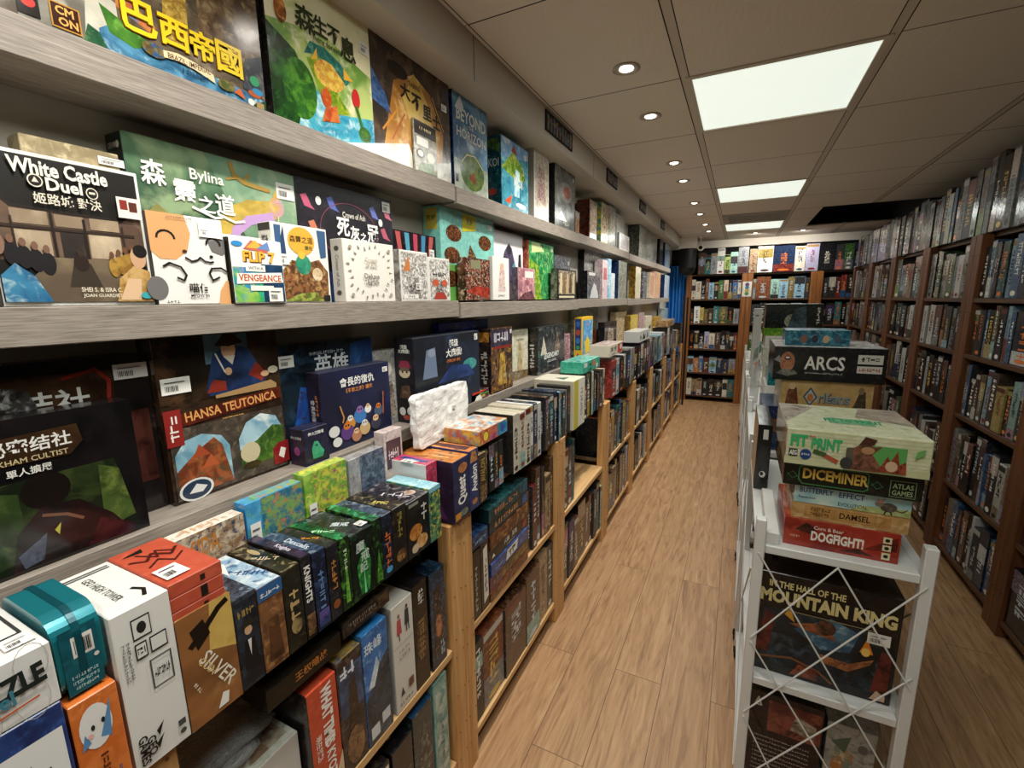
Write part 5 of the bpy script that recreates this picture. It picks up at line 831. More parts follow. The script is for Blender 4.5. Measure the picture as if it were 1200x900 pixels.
L('yellow-framed box with a blue cover and round creature spine', 681.5, 694, ZL, -.872, 372, .05, {'*': '#e0b62c', 'left': '#e0b62c'}, {'front': [('r', .08, .1, .95, .92, ('#2f7ab8', '#58a0d0', '#a8d0e0'), 20), ('g', 3, .5, .82, .07, '#e87a2c', .7, 0, .03), ('p', [(.3, .12), (.25, .4), (.5, .52), (.75, .4), (.7, .12)], '#e8c838'), ('r', .1, .02, .9, .09, '#e8e4d8')], 'left': [('r', .12, .22, .88, .96, '#1f3a7a'), ('e', .5, .84, .26, .07, '#3a68b0'), ('e', .5, .64, .28, .07, '#b8482c'), ('e', .5, .44, .28, .07, '#3a78b8'), ('e', .5, .28, .26, .05, '#3a9a5a'), ('e', .5, .1, .14, .04, '#c8402c')]}, GL, wrap=False)
L('brown box with a white label behind the leaning grey cover', 697, 706, ZL, -.93, 387, .045, {'*': ('#3a2018', '#5a2f20', '#7a4430')}, [('r', .35, .6, .75, .85, '#d8d0c4')], GL)
L('dark cover with a pale cat-like shape, leaning on the third lower board', 708, 722, ZL, -.872, 378, .05, {'*': ('#1c1a1e', '#3a3438', '#6a5a54'), 'left': 'black'}, [('p', [(.2, .1), (.3, .8), (.7, .7), (.8, .1)], ('#8a6a5a', '#c8b8a8', '#4a3a3a'), 40), ('r', .1, .04, .5, .1, '#a82c3c')], GL)
L('tan tall box behind the dark leaning cover', 721, 733, ZL, -.93, 366, .05, {'*': ('#a8906a', '#c8b48c', '#8a7450')}, [('r', .1, .1, .9, .9, ('#c8b898', '#98825a', '#d8ccb0'), 40)], GL)
L('yellow box with a wooden rim at the start of the fourth lower board', 738, 747, ZL, -.88, 370, .045, {'*': ('#c8a838', '#e0c45a', '#b08a2c'), 'left': ('#6a5020', '#8a6a2c', '#a8863c')}, [('r', .12, .08, .88, .9, ('#d0b048', '#e8d484', '#b8923a'), 30), ('r', .2, .04, .7, .12, '#e8e0d0')], GL)
L('mauve tall box next to the wooden-rimmed yellow box', 748, 754, ZL, -.89, 367, .06, {'*': ('#a88a90', '#c4a8a8', '#8a7078')}, [], GL)
L('box of white and yellow slashes on the fourth lower board', 756.5, 763, ZL, -.88, 371, .06, {'*': ('#d8d0b8', '#e8e4d8', '#c8a83a')}, [('p', [(.1, .1), (.8, .5), (.9, .3)], '#4a4a5a')], GL)
L('gold box near the far end of the lower shelf', 767, 774, ZL, -.88, 372, .06, {'*': ('#b8923a', '#d8b65a', '#8a6a24')}, [('r', .15, .1, .85, .5, '#8a5a2c')], GL)
L('mint green film-wrapped box far along the lower shelf', 775, 782, ZL, -.93, 362, .05, {'*': ('#a8bcb4', '#c8d4cc', '#8aa49c')}, [], GL)
# ---- near pine rack top: fronts at the rack edge
ZTT = ZT+.0006
def T(label, uL, uR, vT, cols, arts, d=.135, X=POSTX+.012, zs=ZTT, h=None, **kw): return L(label, uL, uR, zs, X, vT, d, cols, arts, GT, h=h, **kw)
T('blue box with a barcode label under the white puzzle box at the left edge', (.09,), (.170,), 0, {'*': ('#1c2c5a', '#26407a', '#34589a')}, [('r', .02, .02, .6, .22, '#a8342c'), ('r', .1, .3, .95, .82, '#e2e2de')]+[('r', .2+.06*k, .36, .2+.06*k+(.035 if k % 3 else .02), .58, '#17171a') for k in range(10)]+[('p', [(.2, .68), (.34, .76), (.3, .66)], '#17171a'), ('g', 8, .45, .66, .03, '#555', .3)], h=.166, d=.16)
T('orange box with a white and blue cat drawing below the teal tin', (.173,), (.2195,), 0, {'*': ('#c8662a', '#d8793a', '#e08a4a'), 'top': ('#c8662a', '#d8793a', '#e0945a')}, {'front': [('e', .45, .72, .34, .2, '#e2e0dc'), ('p', [(.5, .6), (.8, .9), (.72, .56)], '#5a8ab8'), ('p', [(.1, .56), (.2, .7), (.3, .6)], '#5a8ab8'), ('e', .38, .72, .04, .025, '#222'), ('e', .6, .74, .04, .025, '#222'), ('e', .3, .66, .06, .02, '#e8b0a8'), ('g', 5, .5, .32, .16, '#5a2a14', .7, -90), ('g', 6, .74, .14, .1, '#2a4a7a', .3, -90)], 'top': [('e', .5, .5, .3, .2, '#d8d8d4'), ('e', .6, .45, .16, .12, '#5a8ab8')]}, h=.15, d=.17)
o_ = None
# white puzzle box lying on the blue box
T('white puzzle box with a black slab title, stacked at the left edge', (.085,), (.171,), 0, {'*': '#dcdad6'}, {'front': [('l', [(x+.16*math.cos(a), y+.3*math.sin(a)) for a in np.linspace(0, 2*math.pi, 16)], .01, '#b8b2aa') for x, y in ((.2, .8), (.8, .82), (.3, .2), (.75, .25))]+[('t', 'PUZZLE', .5, .6, .34, '#17211e', .8, 4, .05), ('t', 'Duel', .4, .44, .24, '#3a7a8a', .4, 4, .03), ('l', [(.2, .2), (.8, .28)], .03, '#c05a30')], 'top': [('l', [(.1, .3), (.9, .3), (.9, .9), (.1, .9)], .02, '#333'), ('g', 8, .4, .2, .05, '#555', .3), ('s', .8, .16, .025, .02)]}, zs=ZTT+.1672, h=.075, d=.165, wrap=False)
# teal tin: rounded block
t = empty('card_game_tin', (POSTX-.068, .197, ZTT+.151)); tag(t, 'teal film-wrapped tin with rounded ends and a barcode, atop the orange box', 'game tin', GT); t.rotation_euler = (0, 0, math.pi/2)
def rr(w_, d_, r_, n=8):
    P_ = []
    for cx_, cy_, a0 in ((w_/2-r_, d_/2-r_, 0), (-w_/2+r_, d_/2-r_, 90), (-w_/2+r_, -d_/2+r_, 180), (w_/2-r_, -d_/2+r_, 270)):
        for i in range(n+1): a = math.radians(a0+90*i/n); P_.append((cx_+r_*math.cos(a), cy_+r_*math.sin(a)))
    return P_
M_TIN = mat('teal_tin', '#1d7580', .22, .35); M_TIND = mat('teal_tin_dark', '#0f4a55', .25, .3)
def slab(mb, z0, z1, w_, d_, r_, m, off=0.):      # upright tin: outline in x-z, thickness along y
    P_ = rr(w_, z1-z0, r_); n = len(P_); zc = (z0+z1)/2; V = [(x, -d_/2, zc+y) for x, y in P_]+[(x, d_/2, zc+y) for x, y in P_]
    mb.mesh(V, [tuple(range(n)), tuple(range(2*n-1, n-1, -1))]+[(i, n+i, n+(i+1) % n, (i+1) % n) for i in range(n)], m)
f = MB(); i0 = 0; 
P_ = rr(.14, .105, .03); n_ = len(P_)
V = [(-.022, x, .0525+y) for x, y in P_]+[(.022, x, .0525+y) for x, y in P_]
f.mesh(V, [tuple(range(n_-1, -1, -1)), tuple(range(n_, 2*n_))]+[(i, (i+1) % n_, n_+(i+1) % n_, n_+i) for i in range(n_)], M_TIN); f.build('body', t)
f = MB(); P2_ = rr(.143, .108, .031); V = [(-.0035, x, .0525+y) for x, y in P2_]+[(.0035, x, .0525+y) for x, y in P2_]
f.mesh(V, [tuple(range(n_-1, -1, -1)), tuple(range(n_, 2*n_))]+[(i, (i+1) % n_, n_+(i+1) % n_, n_+i) for i in range(n_)], M_TIND); f.build('lid_rim', t)
f = MB(); draw(f, 'front', .036, .1405, .09, [('r', .02, .05, .98, .98, ('#0f4a56', '#145a66', '#1d6a74'), 30), ('r', .3, .55, .85, .85, '#e2e0da')]+[('r', .36+.045*k, .6, .36+.045*k+(.028 if k % 3 else .016), .8, '#111') for k in range(10)]+[('e', .86, .48, .07, .03, '#d8d4cc'), ('g', 9, .5, .3, .05, '#a8c8c8', .7), ('g', 9, .5, .22, .05, '#a8c8c8', .7), ('g', 9, .5, .14, .05, '#a8c8c8', .6)], M_WRAP, random.Random(3)); f.build('back_label', t)
T('tall white carton with a stick figure and small icons, left of the brown box', (.2235,), (.2895,), 0, {'*': '#dddbd5'}, {'front': [('r', .3, .8, .62, .93, '#222'), ('r', .32, .81, .6, .92, '#d8d6d0'), ('e', .46, .865, .08, .035, '#222'), ('r', .55, .68, .85, .78, '#222'), ('r', .57, .69, .83, .77, '#d8d6d0'), ('r', .3, .68, .5, .78, '#222'), ('r', .32, .69, .48, .77, '#d8d6d0'), ('g', 3, .4, .73, .04, '#222', .14), ('l', [(.5, .46), (.86, .46), (.86, .64), (.5, .64), (.5, .46)], .008, '#444'), ('g', 7, .68, .55, .05, '#333', .28), ('g', 12, .2, .7, .06, '#777', .3, -90), ('g', 12, .12, .7, .06, '#777', .3, -90), ('t', 'GEO', .3, .13, .16, '#17130f', .2, -90, .03), ('t', 'GAMES', .16, .13, .16, '#17130f', .2, -90, .03), ('p', [(.4, .2), (.55, .24), (.44, .16)], '#17130f'), ('p', [(.36, .12), (.52, .16), (.4, .08)], '#17130f'), ('r', .78, .12, .92, .16, '#444'), ('e', .85, .08, .06, .018, '#444')], 'top': [('t', 'GEO HIGH TOWER', .4, .5, .16, '#4a4a48', .6, -90), ('l', [(.7, .1), (.8, .2), (.7, .3)], .03, '#17130f'), ('r', .1, .86, .9, .88, '#444'), ('r', .1, .9, .9, .92, '#444')]}, h=.232, d=.16, wrap=False)
T('brown film-wrapped box with slanted pale lettering and a dancing silhouette', 226, 285, 730, {'*': ('#7a5030', '#9a6a40', '#b88a58'), 'top': ('#6a4024', '#8a5a34', '#a87848')}, {'front': [('r', .0, .0, 1, 1, ('#6e4628', '#946238', '#b98a55'), 7), ('p', [(.5, .6), (1, .5), (1, 1), (.6, 1)], ('#b8924a', '#d0b060', '#c09a50'), 6), ('l', [(.2, .72), (.5, .82), (.75, .92), (.9, .95)], .05, '#17120f'), ('p', [(.2, .85), (.45, .9), (.55, .75), (.3, .66)], '#17120f'), ('t', 'SILVER', .62, .4, .26, '#e8ddc8', .62, -62, .012), ('t', 'COIN', .42, .48, .14, '#d8b878', .3, -62), ('p', [(.5, .04), (.62, .16), (.74, .14), (.7, .04)], '#e8e4da'), ('g', 4, .2, .35, .06, '#e0d4bc', .2, -70)], 'top': [('t', 'R', .8, .4, .4, '#e8ddc8', .3, -90), ('p', [(.3, .2), (.6, .3), (.5, .6), (.3, .5)], '#e4e0d8')]}, d=.13)
for k in range(3):
    T(['lowest of three thin red boxes with black ink art stacked on the brown box', 'middle of three thin red boxes with black ink art', 'topmost thin red box with a black ink drawing and a price sticker'][k], (.290,), (.3625,), 0, {'*': ('#b04a34', '#b85038', '#c05a40')}, {'front': [('r', .55, .1, .68, .9, '#17120f')] if k == 1 else [('r', .57, .3, .66, .7, '#2a1612')], 'top': [('l', [(.1, .7), (.3, .6), (.5, .72), (.7, .55), (.9, .66)], .03, '#4a1610'), ('l', [(.3, .8), (.5, .6), (.6, .75), (.8, .6)], .02, '#4a1610'), ('l', [(.2, .45), (.45, .55), (.6, .4), (.85, .5)], .02, '#4a1610'), ('p', [(.1, .85), (.5, .9), (.45, .82)], '#17120f'), ('s', .3, .2, .03, .04)] if k == 2 else []}, zs=ZTT+.1705+k*.0215, h=.0212, d=.16, X=POSTX+.010, wrap=False)
T('dark blue box of a hatted man in a suit beside the brown box', 286, 312, 706, {'*': ('#1a1d24', '#2a303a', '#3c444e'), 'top': ('#1c2028', '#3a4654', '#7a8694')}, {'front': [('r', .05, .05, .95, .95, ('#15181e', '#262c36', '#3a424c'), 20), ('g', 6, .5, .82, .07, '#a88a4a', .7), ('e', .5, .62, .16, .05, '#c8a07c'), ('p', [(.22, .66), (.36, .74), (.64, .74), (.8, .66)], '#2a2622'), ('p', [(.2, .2), (.3, .52), (.7, .52), (.84, .2)], '#17181c'), ('p', [(.42, .52), (.5, .34), (.58, .52)], '#d8d4cc')]}, d=.14)
T('box with a brown temple spine and a blue title band', 313, 340, 692, {'*': ('#6a442c', '#8a6040', '#a88058'), 'top': ('#7aa0bc', '#c8d4d8', '#2a4a70')}, {'front': [('r', 0, .84, 1, 1, '#2c5a8a'), ('g', 5, .5, .9, .05, '#d8dce0', .8), ('r', .04, .04, .96, .82, ('#4a3020', '#7a5234', '#a8784c'), 24), ('p', [(.2, .1), (.3, .6), (.7, .6), (.8, .1)], ('#3a2418', '#5a3a24', '#8a6038'), 30)], 'top': [('g', 5, .55, .4, .3, '#2a4a7a', .5, -60), ('p', [(.1, .5), (.5, .8), (.3, .95), (.1, .9)], '#e0e0dc')]}, d=.15)
T('black box with a pale twisted title on its spine', 341, 361, 672, {'*': ('#15140f', '#23221a', '#343024'), 'top': ('#191811', '#2e2b20', '#8a7c5c')}, {'front': [('g', 4, .5, .5, .5, '#b89a68', .5, 90, .02), ('e', .5, .3, .3, .1, ('#6a5a3a', '#a89060', '#2a2418'))], 'top': [('g', 4, .5, .45, .3, '#c0b090', .5, -60), ('e', .6, .7, .15, .12, '#a89468')]}, d=.15)
T('slim black box with white vertical spine lettering in the near row', 362, 373, 655, {'*': ('#141416', '#1e1c20', '#2e2a30'), 'top': ('#1a1a1e', '#3a2f44', '#5a4a60')}, {'front': [('t', 'KNIGHTS', .5, .66, .62, '#e8e6e0', .5, -90, .03), ('r', .1, .05, .9, .3, ('#5a3a24', '#8a6a44', '#2a1c14'), 60)], 'top': [('t', 'Knights', .5, .4, .6, '#d8d4e0', .5, -90)]}, d=.15)
T('slim navy film-wrapped box beside the black lettered one', 374.5, 389, 650, {'*': ('#151b2c', '#1f2a44', '#34466a'), 'top': ('#1c2434', '#3c5068', '#7a8a98')}, {'front': [('g', 6, .5, .5, .4, '#6a8ab8', .5, -90), ('r', .1, .05, .9, .25, ('#2a3a6a', '#5a4a8a', '#1a1f34'), 60)], 'top': [('t', 'Dexcalis', .5, .4, .45, '#c8d0dc', .5, -90)]}, d=.14)
T('black box with an orange spine emblem among the slim boxes', 390, 403, 643, {'*': 'black', 'top': 'dark'}, {'front': [('g', 5, .5, .6, .4, '#b87a3a', .4, -90), ('e', .5, .2, .3, .06, '#8a4a24')], 'top': [('g', 4, .5, .4, .3, '#c8842c', .3, -60)]}, d=.14)
T('slim box with a glowing green spine, narrower of the green ones', 404, 415.5, 634, {'*': ('#10190f', '#1c3416', '#4a8a2c'), 'top': ('#0f2a1c', '#1f5a34', '#3a9a58')}, {'front': [('p', [(.3, .1), (.7, .1), (.6, .6), (.4, .6)], ('#3a7a28', '#6ab03a', '#a8d060'), 60), ('g', 5, .5, .7, .3, '#c8d8b0', .3, -90)], 'top': [('g', 4, .5, .4, .4, '#b0d8b0', .4, -60)]}, d=.14)
T('black box with a glowing green beam and a stacked white title on its spine', 416.5, 441, 630, {'*': ('#0f130f', '#182218', '#2a4a24'), 'top': ('#15181a', '#2c3234', '#5a6a6a')}, {'front': [('p', [(.3, .06), (.7, .06), (.85, .5), (.6, .8), (.2, .5)], ('#1f5a2c', '#3a8a40', '#5ac058'), 40), ('t', '魔', .4, .78, .16, '#c8d4cc', .5), ('t', '戒', .6, .62, .16, '#c8d4cc', .5), ('t', '記', .5, .46, .14, '#c8d4cc', .5), ('p', [(.46, .05), (.5, .45), (.56, .05)], '#7ae09a')], 'top': [('t', '魔戒', .5, .4, .3, '#c8d4d8', .5, -60), ('s', .82, .14, .02, .022)]}, d=.15)
T('black box with green trees on the spine, after the glowing beam box', 441.7, 451, 611, {'*': ('#10150f', '#1a2a17', '#3a6a28'), 'top': ('#123a24', '#1f6a3c', '#4aa870')}, {'front': [('p', [(.1, .05), (.9, .05), (.5, .55)], ('#2a5a1c', '#4a8a2c', '#8ac04a'), 60)]}, d=.14)
T('black box with blue and orange comic lettering on the spine', 451.6, 463, 606, {'*': ('#111318', '#1a2030', '#2a3a5a'), 'top': ('#1c2430', '#4a5a70', '#a8b0b8')}, {'front': [('g', 7, .5, .42, .55, '#c86a34', .6, -90), ('e', .5, .12, .3, .05, '#4a9ac8')]}, d=.14)
T('black box with a yellow title on top, beside the mushroom spine', 463.6, 479, 598, {'*': ('#15130f', '#221d16', '#3c3222'), 'top': ('#191713', '#2c271f', '#8a7c5a')}, {'front': [('g', 6, .5, .7, .35, '#8a7a3a', .4, -90), ('e', .5, .2, .35, .1, ('#5a3a24', '#a87a44', '#2a1c14'), 60)], 'top': [('t', 'EPIC', .4, .35, .3, '#d8c86a', .5, -70)]}, d=.14)
T('black box with orange mushroom shapes on the spine', 479.7, 505, 592, {'*': ('#12110f', '#1e1a17', '#2e2824'), 'top': ('#16151a', '#2e2a30', '#8a8488')}, {'front': [('e', .35, .42, .28, .14, ('#a8662c', '#c88a44', '#6a3a1c'), 40), ('e', .6, .2, .26, .12, ('#b88044', '#d8b078', '#8a5a2c'), 40), ('e', .3, .14, .16, .08, '#c8b090'), ('g', 2, .74, .7, .24, '#c8c4bc', .5, -90), ('r', .08, .9, .5, .96, '#8a8478')], 'top': [('g', 4, .4, .4, .2, '#c8c4cc', .6, -70), ('e', .7, .25, .16, .1, ('#a88a78', '#d0b8a8', '#6a5a54'))]}, d=.15)
T('teal and yellow box closing the near dark row, just before the pine upright', 505.7, 518, 574, {'*': ('#2c6a6a', '#4a8a74', '#c8b84a'), 'top': ('#8ac0d0', '#a8d4dc', '#c8e4e4')}, {'front': [('r', .04, .04, .96, .9, ('#1c3a3a', '#5a8a5a', '#d8c84a'), 70), ('r', .0, .92, 1, 1, '#7ab8cc')]}, d=.14)
# second row behind, seen from above
def Bk(label, y0, y1, ztop, cols, arts): return game_box('L', y1-y0, .034, ztop-ZTT, (POSTX-.152-.017+.002, (y0+y1)/2, ZTT), cols, arts, label, GT)
yb = [ysolve(u, -.84, 1.10) for u in (200, 281, 284, 350, 353, 402, 405, 446)]
Bk('white box of masked figures behind the three red boxes', yb[0], yb[1], 1.105, {'*': ('#d8cfc0', '#e4ded0', '#b89a7a')}, {'front': [('r', .0, .0, 1, 1, ('#c8b8a0', '#8a6a4a', '#2a3a54'), 60), ('t', 'SIDA', .4, .86, .16, '#b8742c', .4)], 'top': [('g', 5, .45, .5, .5, '#d0a880', .5)]})
Bk('bright blue and green box behind the dark row', yb[2], yb[3], 1.118, {'*': ('#3a8ac0', '#58a8d0', '#6aa84a'), 'left': '#3a90cc'}, {'front': [('r', .25, .0, 1, 1, ('#2a6a8a', '#7aa05a', '#c87a4a'), 60), ('s', .12, .7, .022, .05)], 'top': [('r', .2, .1, 1, .9, ('#5aa0b8', '#8ab86a', '#c8844a'), 60)]})
Bk('lime green and yellow box of small figures behind the dark row', yb[4], yb[5], 1.128, {'*': 'lime'}, {'front': [('r', .2, .0, 1, 1, ('#5a9a3a', '#c8c84a', '#a83a6a'), 60), ('s', .14, .6, .02, .05)], 'top': [('r', .2, .1, 1, .9, ('#b8c84a', '#d8d46a', '#7ab04a'), 50)]})
Bk('grey box with a barcode sticker behind the dark row', yb[6], yb[7], 1.12, {'*': ('#8a8a8c', '#a8a8a8', '#6a6a70')}, {'front': [('r', .3, .0, 1, 1, ('#3a4658', '#6a7a90', '#2a2c34'), 60), ('s', .14, .5, .022, .05)]})
y_ = [ysolve(u, -.84, 1.14) for u in (440, 478, 466, 516)]
Bk('pale pink upright box behind the near dark row, next to the grey one', yb[7]+.004, .967, 1.155, {'*': ('#c8b8b4', '#d8ccc8', '#a89490')}, {'front': [('r', .1, .6, .9, .9, '#4a3a44'), ('g', 5, .5, .75, .1, '#d8d0d0', .6)]})
game_box('L', .05, .118, .185, (POSTX-.095, .9445, ZTT), {'*': ('#b8324c', '#c84a64', '#d87a8a'), 'left': '#d8d4d2', 'top': ('#b83a58', '#c85a70', '#2a3a7a')}, {'top': [('p', [(.3, .2), (.6, .1), (.7, .8), (.4, .9)], '#2f3f8a'), ('g', 4, .3, .5, .4, '#efe8ec', .4), ('s', .06, .5, .02, .04)], 'front': [('r', .2, .1, .9, .9, ('#a82c48', '#c85a74', '#3a3a7a'), 40)]}, 'crimson box with a blue swirl behind the upright blue boxes', GT)
# upright blue and dark boxes over the first post
T('dark purple box with white lettering up its blue spine, beside the pine upright', 533, 551, 543, {'*': ('#1c2240', '#262c50', '#323a64'), 'left': ('#191526', '#241c34', '#2e2444'), 'top': ('#b86a28', '#c8843c', '#1a1c34')}, {'front': [('t', 'Quest', .55, .48, .6, '#eceae4', .46, 90, .03), ('e', .6, .84, .28, .08, ('#a8623a', '#c88a54', '#5a3a2a')), ('e', .6, .1, .26, .06, ('#a8823a', '#3a6a6a', '#c89a4a')), ('r', .06, .03, .4, .14, '#c8882c')], 'left': [('p', [(.2, .05), (.9, .05), (.7, .4), (.4, .44)], ('#3a2048', '#5a2c60', '#2a1838'), 20)], 'top': [('e', .35, .4, .1, .25, ('#d8a060', '#b87a3c', '#e0c090')), ('e', .65, .3, .1, .25, '#c89058')]}, d=.19, wrap=False)
T('indigo box with white spine lettering, just behind the purple-sided lettered box', 551.6, 562, 530, {'*': ('#232c58', '#2c3868', '#384678'), 'top': ('#c8743a', '#d89a5c', '#2a2030')}, {'front': [('t', 'Avalon', .5, .52, .62, '#eceae4', .46, 90, .03), ('e', .5, .14, .3, .05, ('#8a5a3a', '#b8804c', '#3a2a2a')), ('p', [(.1, .8), (.9, .8), (.7, .98), (.2, .98)], ('#a8683a', '#c89054', '#5a3424'))], 'top': [('p', [(.2, .1), (.8, .1), (.7, .8), (.3, .9)], ('#3a2430', '#5a3a44', '#7a4a3a'), 30)]}, d=.19, wrap=False)
T('dark box with old gold lettering after the two blue lettered boxes', 562.6, 571, 534, {'*': ('#2c241a', '#443626', '#6a5638'), 'top': ('#5a4630', '#c8b48a', '#3a3226')}, {'front': [('t', 'AVALON', .5, .66, .6, '#b0904a', .46, 90, .02), ('r', .08, .04, .92, .36, ('#3a2c20', '#7a5a38', '#b08a5a'), 60)]}, d=.19)
# things lying on the rack tops
L('long box of rainbow panels lying on the dark spines past the blue boxes', (1.128,), (1.31,), ZTT+.1785, POSTX+.008, 0, .13, {'*': ('#b85a4a', '#d8b04a', '#4a9ac8'), 'top': ('#c88a5a', '#d8dcd8', '#5aa8c8')}, {'front': [('r', .02, .05, .3, .95, ('#b8443c', '#d87a5a', '#d8b84a'), 40), ('r', .32, .05, .6, .95, ('#8a3a8a', '#d87a4a', '#c84a5a'), 40), ('r', .62, .05, .98, .95, ('#2a6ab0', '#58b0d0', '#4a9a4a'), 40), ('e', .2, .5, .08, .3, '#e8d84a'), ('e', .8, .5, .08, .3, '#3a58a8')]}, 'boxes lying on the pine rack tops', h=.046)
L('turquoise green flat box with an orange Chinese title lying on the pale boxes', (2.16,), (2.46,), ZTT+.241, POSTX-.0, 0, .12, {'*': ('#2f9a84', '#3aa890', '#58baa2'), 'top': ('#3aa08c', '#6ac0ac', '#a8d8cc')}, {'front': [('t', '水豚', .4, .6, .3, '#17332c', .3, 0, .03), ('r', .04, .5, .22, .9, '#c8e4d4'), ('p', [(.2, .1), (.45, .3), (.5, .16)], '#17332c'), ('e', .62, .6, .08, .25, '#d8702c'), ('e', .8, .3, .06, .2, '#e2ece4')]}, 'boxes lying on the pine rack tops', h=.058)
L('white and yellow long carton lying before the green flat box', (1.98,), (2.155,), ZTT, POSTX+.012, 0, .2, {'*': '#e4e0cf', 'top': '#ebe6d4', 'left': '#d8d2bc'}, {'front': [('r', .05, .0, .4, 1, '#c8bc3c'), ('g', 8, .7, .5, .2, '#8a8a84', .6, -90)], 'left': [('p', [(.4, .75), (.5, .92), (.6, .75)], '#c8a83c')], 'top': [('p', [(.2, .3), (.4, .6), (.6, .3)], '#6a6a60')]}, 'boxes lying on the pine rack tops', h=.235)
L('cream and red flat box with black Chinese title on the rack top', (2.66,), (3.0,), ZTT+.265, POSTX-.0, 0, .12, {'*': '#dcd6c4', 'top': ('#c8b8b0', '#e0d8d0', '#a85a50')}, {'front': [('t', '西部', .2, .6, .4, '#2a2420', .3, 0, .03), ('t', '快槍', .46, .6, .4, '#2a2420', .3, 0, .03), ('r', .62, .1, .97, .9, '#c8402f'), ('e', .86, .6, .08, .25, '#e8e0d4'), ('g', 6, .3, .2, .15, '#4a4038', .4)]}, 'boxes lying on the pine rack tops', h=.07)
L('black and white flat box with ink blot marks on the far rack top', (3.56,), (4.0,), ZTT+.272, POSTX-.0, 0, .12, {'*': '#d4d6d4'}, {'front': [('p', [(.3, .2), (.4, .8), (.5, .4), (.58, .7), (.55, .2)], '#1c1f24'), ('p', [(.68, .2), (.76, .8), (.86, .3)], '#5a6068'), ('r', .05, .3, .2, .6, '#8a8e90')]}, 'boxes lying on the pine rack tops', h=.085)
L('brown and grey flat box on the farthest rack top', (5.1,), (5.6,), ZTT+.302, POSTX-.0, 0, .12, {'*': 'tan'}, {'front': [('g', 8, .5, .5, .3, '#4a3a2a', .6)]}, 'boxes lying on the pine rack tops', h=.07)
# ---- near rack: middle shelf
Z2T = Z2+.0006; GR = 'games on the near pine rack middle shelf'
def R1(label, uL, uR, vT, cols, arts, d=.2, **kw): return L(label, uL, uR, Z2T, POSTX-.006, vT, d, cols, arts, GR, **kw)
R1('red box lettered in bold white capitals down its spine', 373, 405, 818, {'*': ('#b8442c', '#c04c32', '#c8583c'), 'left': 'dark'}, {'front': [('t', 'WHAT TIME', .62, .72, .36, '#efe8e0', .5, -90, .05), ('t', 'IS KYOTO', .62, .3, .3, '#efe8e0', .4, -90, .03), ('t', '現在幾點', .26, .5, .2, '#efe0d4', .4, -90, .03), ('p', [(.5, .0), (1, .0), (1, .3)], '#d8c098'), ('p', [(.6, .02), (.9, .16), (.84, .02)], '#2a2a2c')], 'top': [('r', .1, .2, .4, .6, '#2a4a7a'), ('r', .5, .2, .8, .6, '#d8d4cc')]})
R1('dark box of rocky figures between the red and the mountain boxes', 406, 433, 780, {'*': ('#221d1c', '#3c3230', '#5c4a40'), 'top': ('#8a7038', '#b09450', '#4a5a78')}, {'front': [('r', .04, .5, .96, .9, ('#2a3850', '#44587c', '#1c1a1c'), 24), ('p', [(.3, .35), (.4, .75), (.66, .8), (.75, .4)], ('#1c1614', '#3a2c24', '#5a4434'), 40), ('e', .5, .2, .36, .16, ('#6a4a34', '#94704c', '#3a2820'), 40), ('g', 2, .4, .88, .1, '#d8dce0', .6, 0, .03)]})
R1('box with a snowy mountain under a bright blue sky on its spine', 434, 461, 748, {'*': ('#2a5a94', '#3a74b4', '#6a9cc8'), 'top': ('#2f80c8', '#4494d8', '#3a8ad0')}, {'front': [('p', [(0, .42), (.3, .52), (.6, .66), (1, .72), (1, 0), (0, 0)], ('#1f2730', '#34404c', '#586674'), 20), ('p', [(.1, .5), (.5, .74), (.6, .66), (.36, .5)], ('#b8c8d4', '#dce4e8', '#8aa0b4'), 30), ('t', '珠峰', .4, .86, .1, '#d8e4ec', .7), ('r', .1, .05, .44, .16, '#d0d4d4'), ('r', .56, .1, .9, .2, '#c8ccd0')], 'top': [('e', .3, .5, .16, .24, '#d8e0e4'), ('e', .3, .5, .12, .18, '#4a84b8'), ('r', .56, .4, .9, .7, '#d8dcd8')]})
R1('tall off-white box with tiny red and dark walking figures near its top', 466, 489, 716, {'*': '#d2cdc2', 'left': '#a8a49a'}, {'front': [('p', [(.2, .72), (.24, .86), (.4, .86), (.44, .72)], '#b04a4c'), ('e', .32, .89, .05, .018, '#8a5a44'), ('l', [(.3, .72), (.32, .66)], .01, '#3a2a24'), ('p', [(.58, .76), (.62, .9), (.78, .9), (.8, .76)], '#2c3338'), ('e', .7, .925, .05, .018, '#3a302c'), ('l', [(.66, .76), (.65, .7)], .012, '#2c3338'), ('l', [(.75, .76), (.77, .7)], .012, '#2c3338'), ('r', .0, .62, 1, .624, '#8a857a'), ('g', 4, .5, .5, .03, '#8a857a', .6), ('g', 6, .5, .56, .02, '#8a857a', .5), ('p', [(.2, .14), (.3, .22), (.4, .14)], '#33383a'), ('r', .6, .15, .85, .23, '#6a4030'), ('g', 5, .45, .07, .03, '#6a655c', .7)]}, wrap=False)
R1('black box with a bronze pattern spine right of the off-white box', 489.7, 505, 690, {'*': ('#14110f', '#211b17', '#3a2e24'), 'top': 'black'}, {'front': [('r', .15, .3, .85, .66, ('#2a2018', '#6a4c30', '#1a1410'), 70), ('g', 4, .55, .86, .4, '#d0ccc4', .14, -90, .03), ('g', 7, .5, .46, .4, '#8a6a44', .4, -90)]})
R1('dark blue box of a horned spirit at the end of the near rack shelf', 508, 524.5, 676, {'*': ('#12202e', '#1c3448', '#34546c'), 'top': ('#101820', '#182a3a', '#2a4a64'), 'left': 'black'}, {'front': [('p', [(.2, .1), (.3, .8), (.7, .86), (.8, .2)], ('#17140f', '#2c2c2c', '#8a5a34'), 50), ('e', .5, .42, .2, .12, ('#8a4a2c', '#b8744a', '#2a3a4a'), 50), ('g', 4, .7, .16, .3, '#a8b4bc', .16, -90)]})
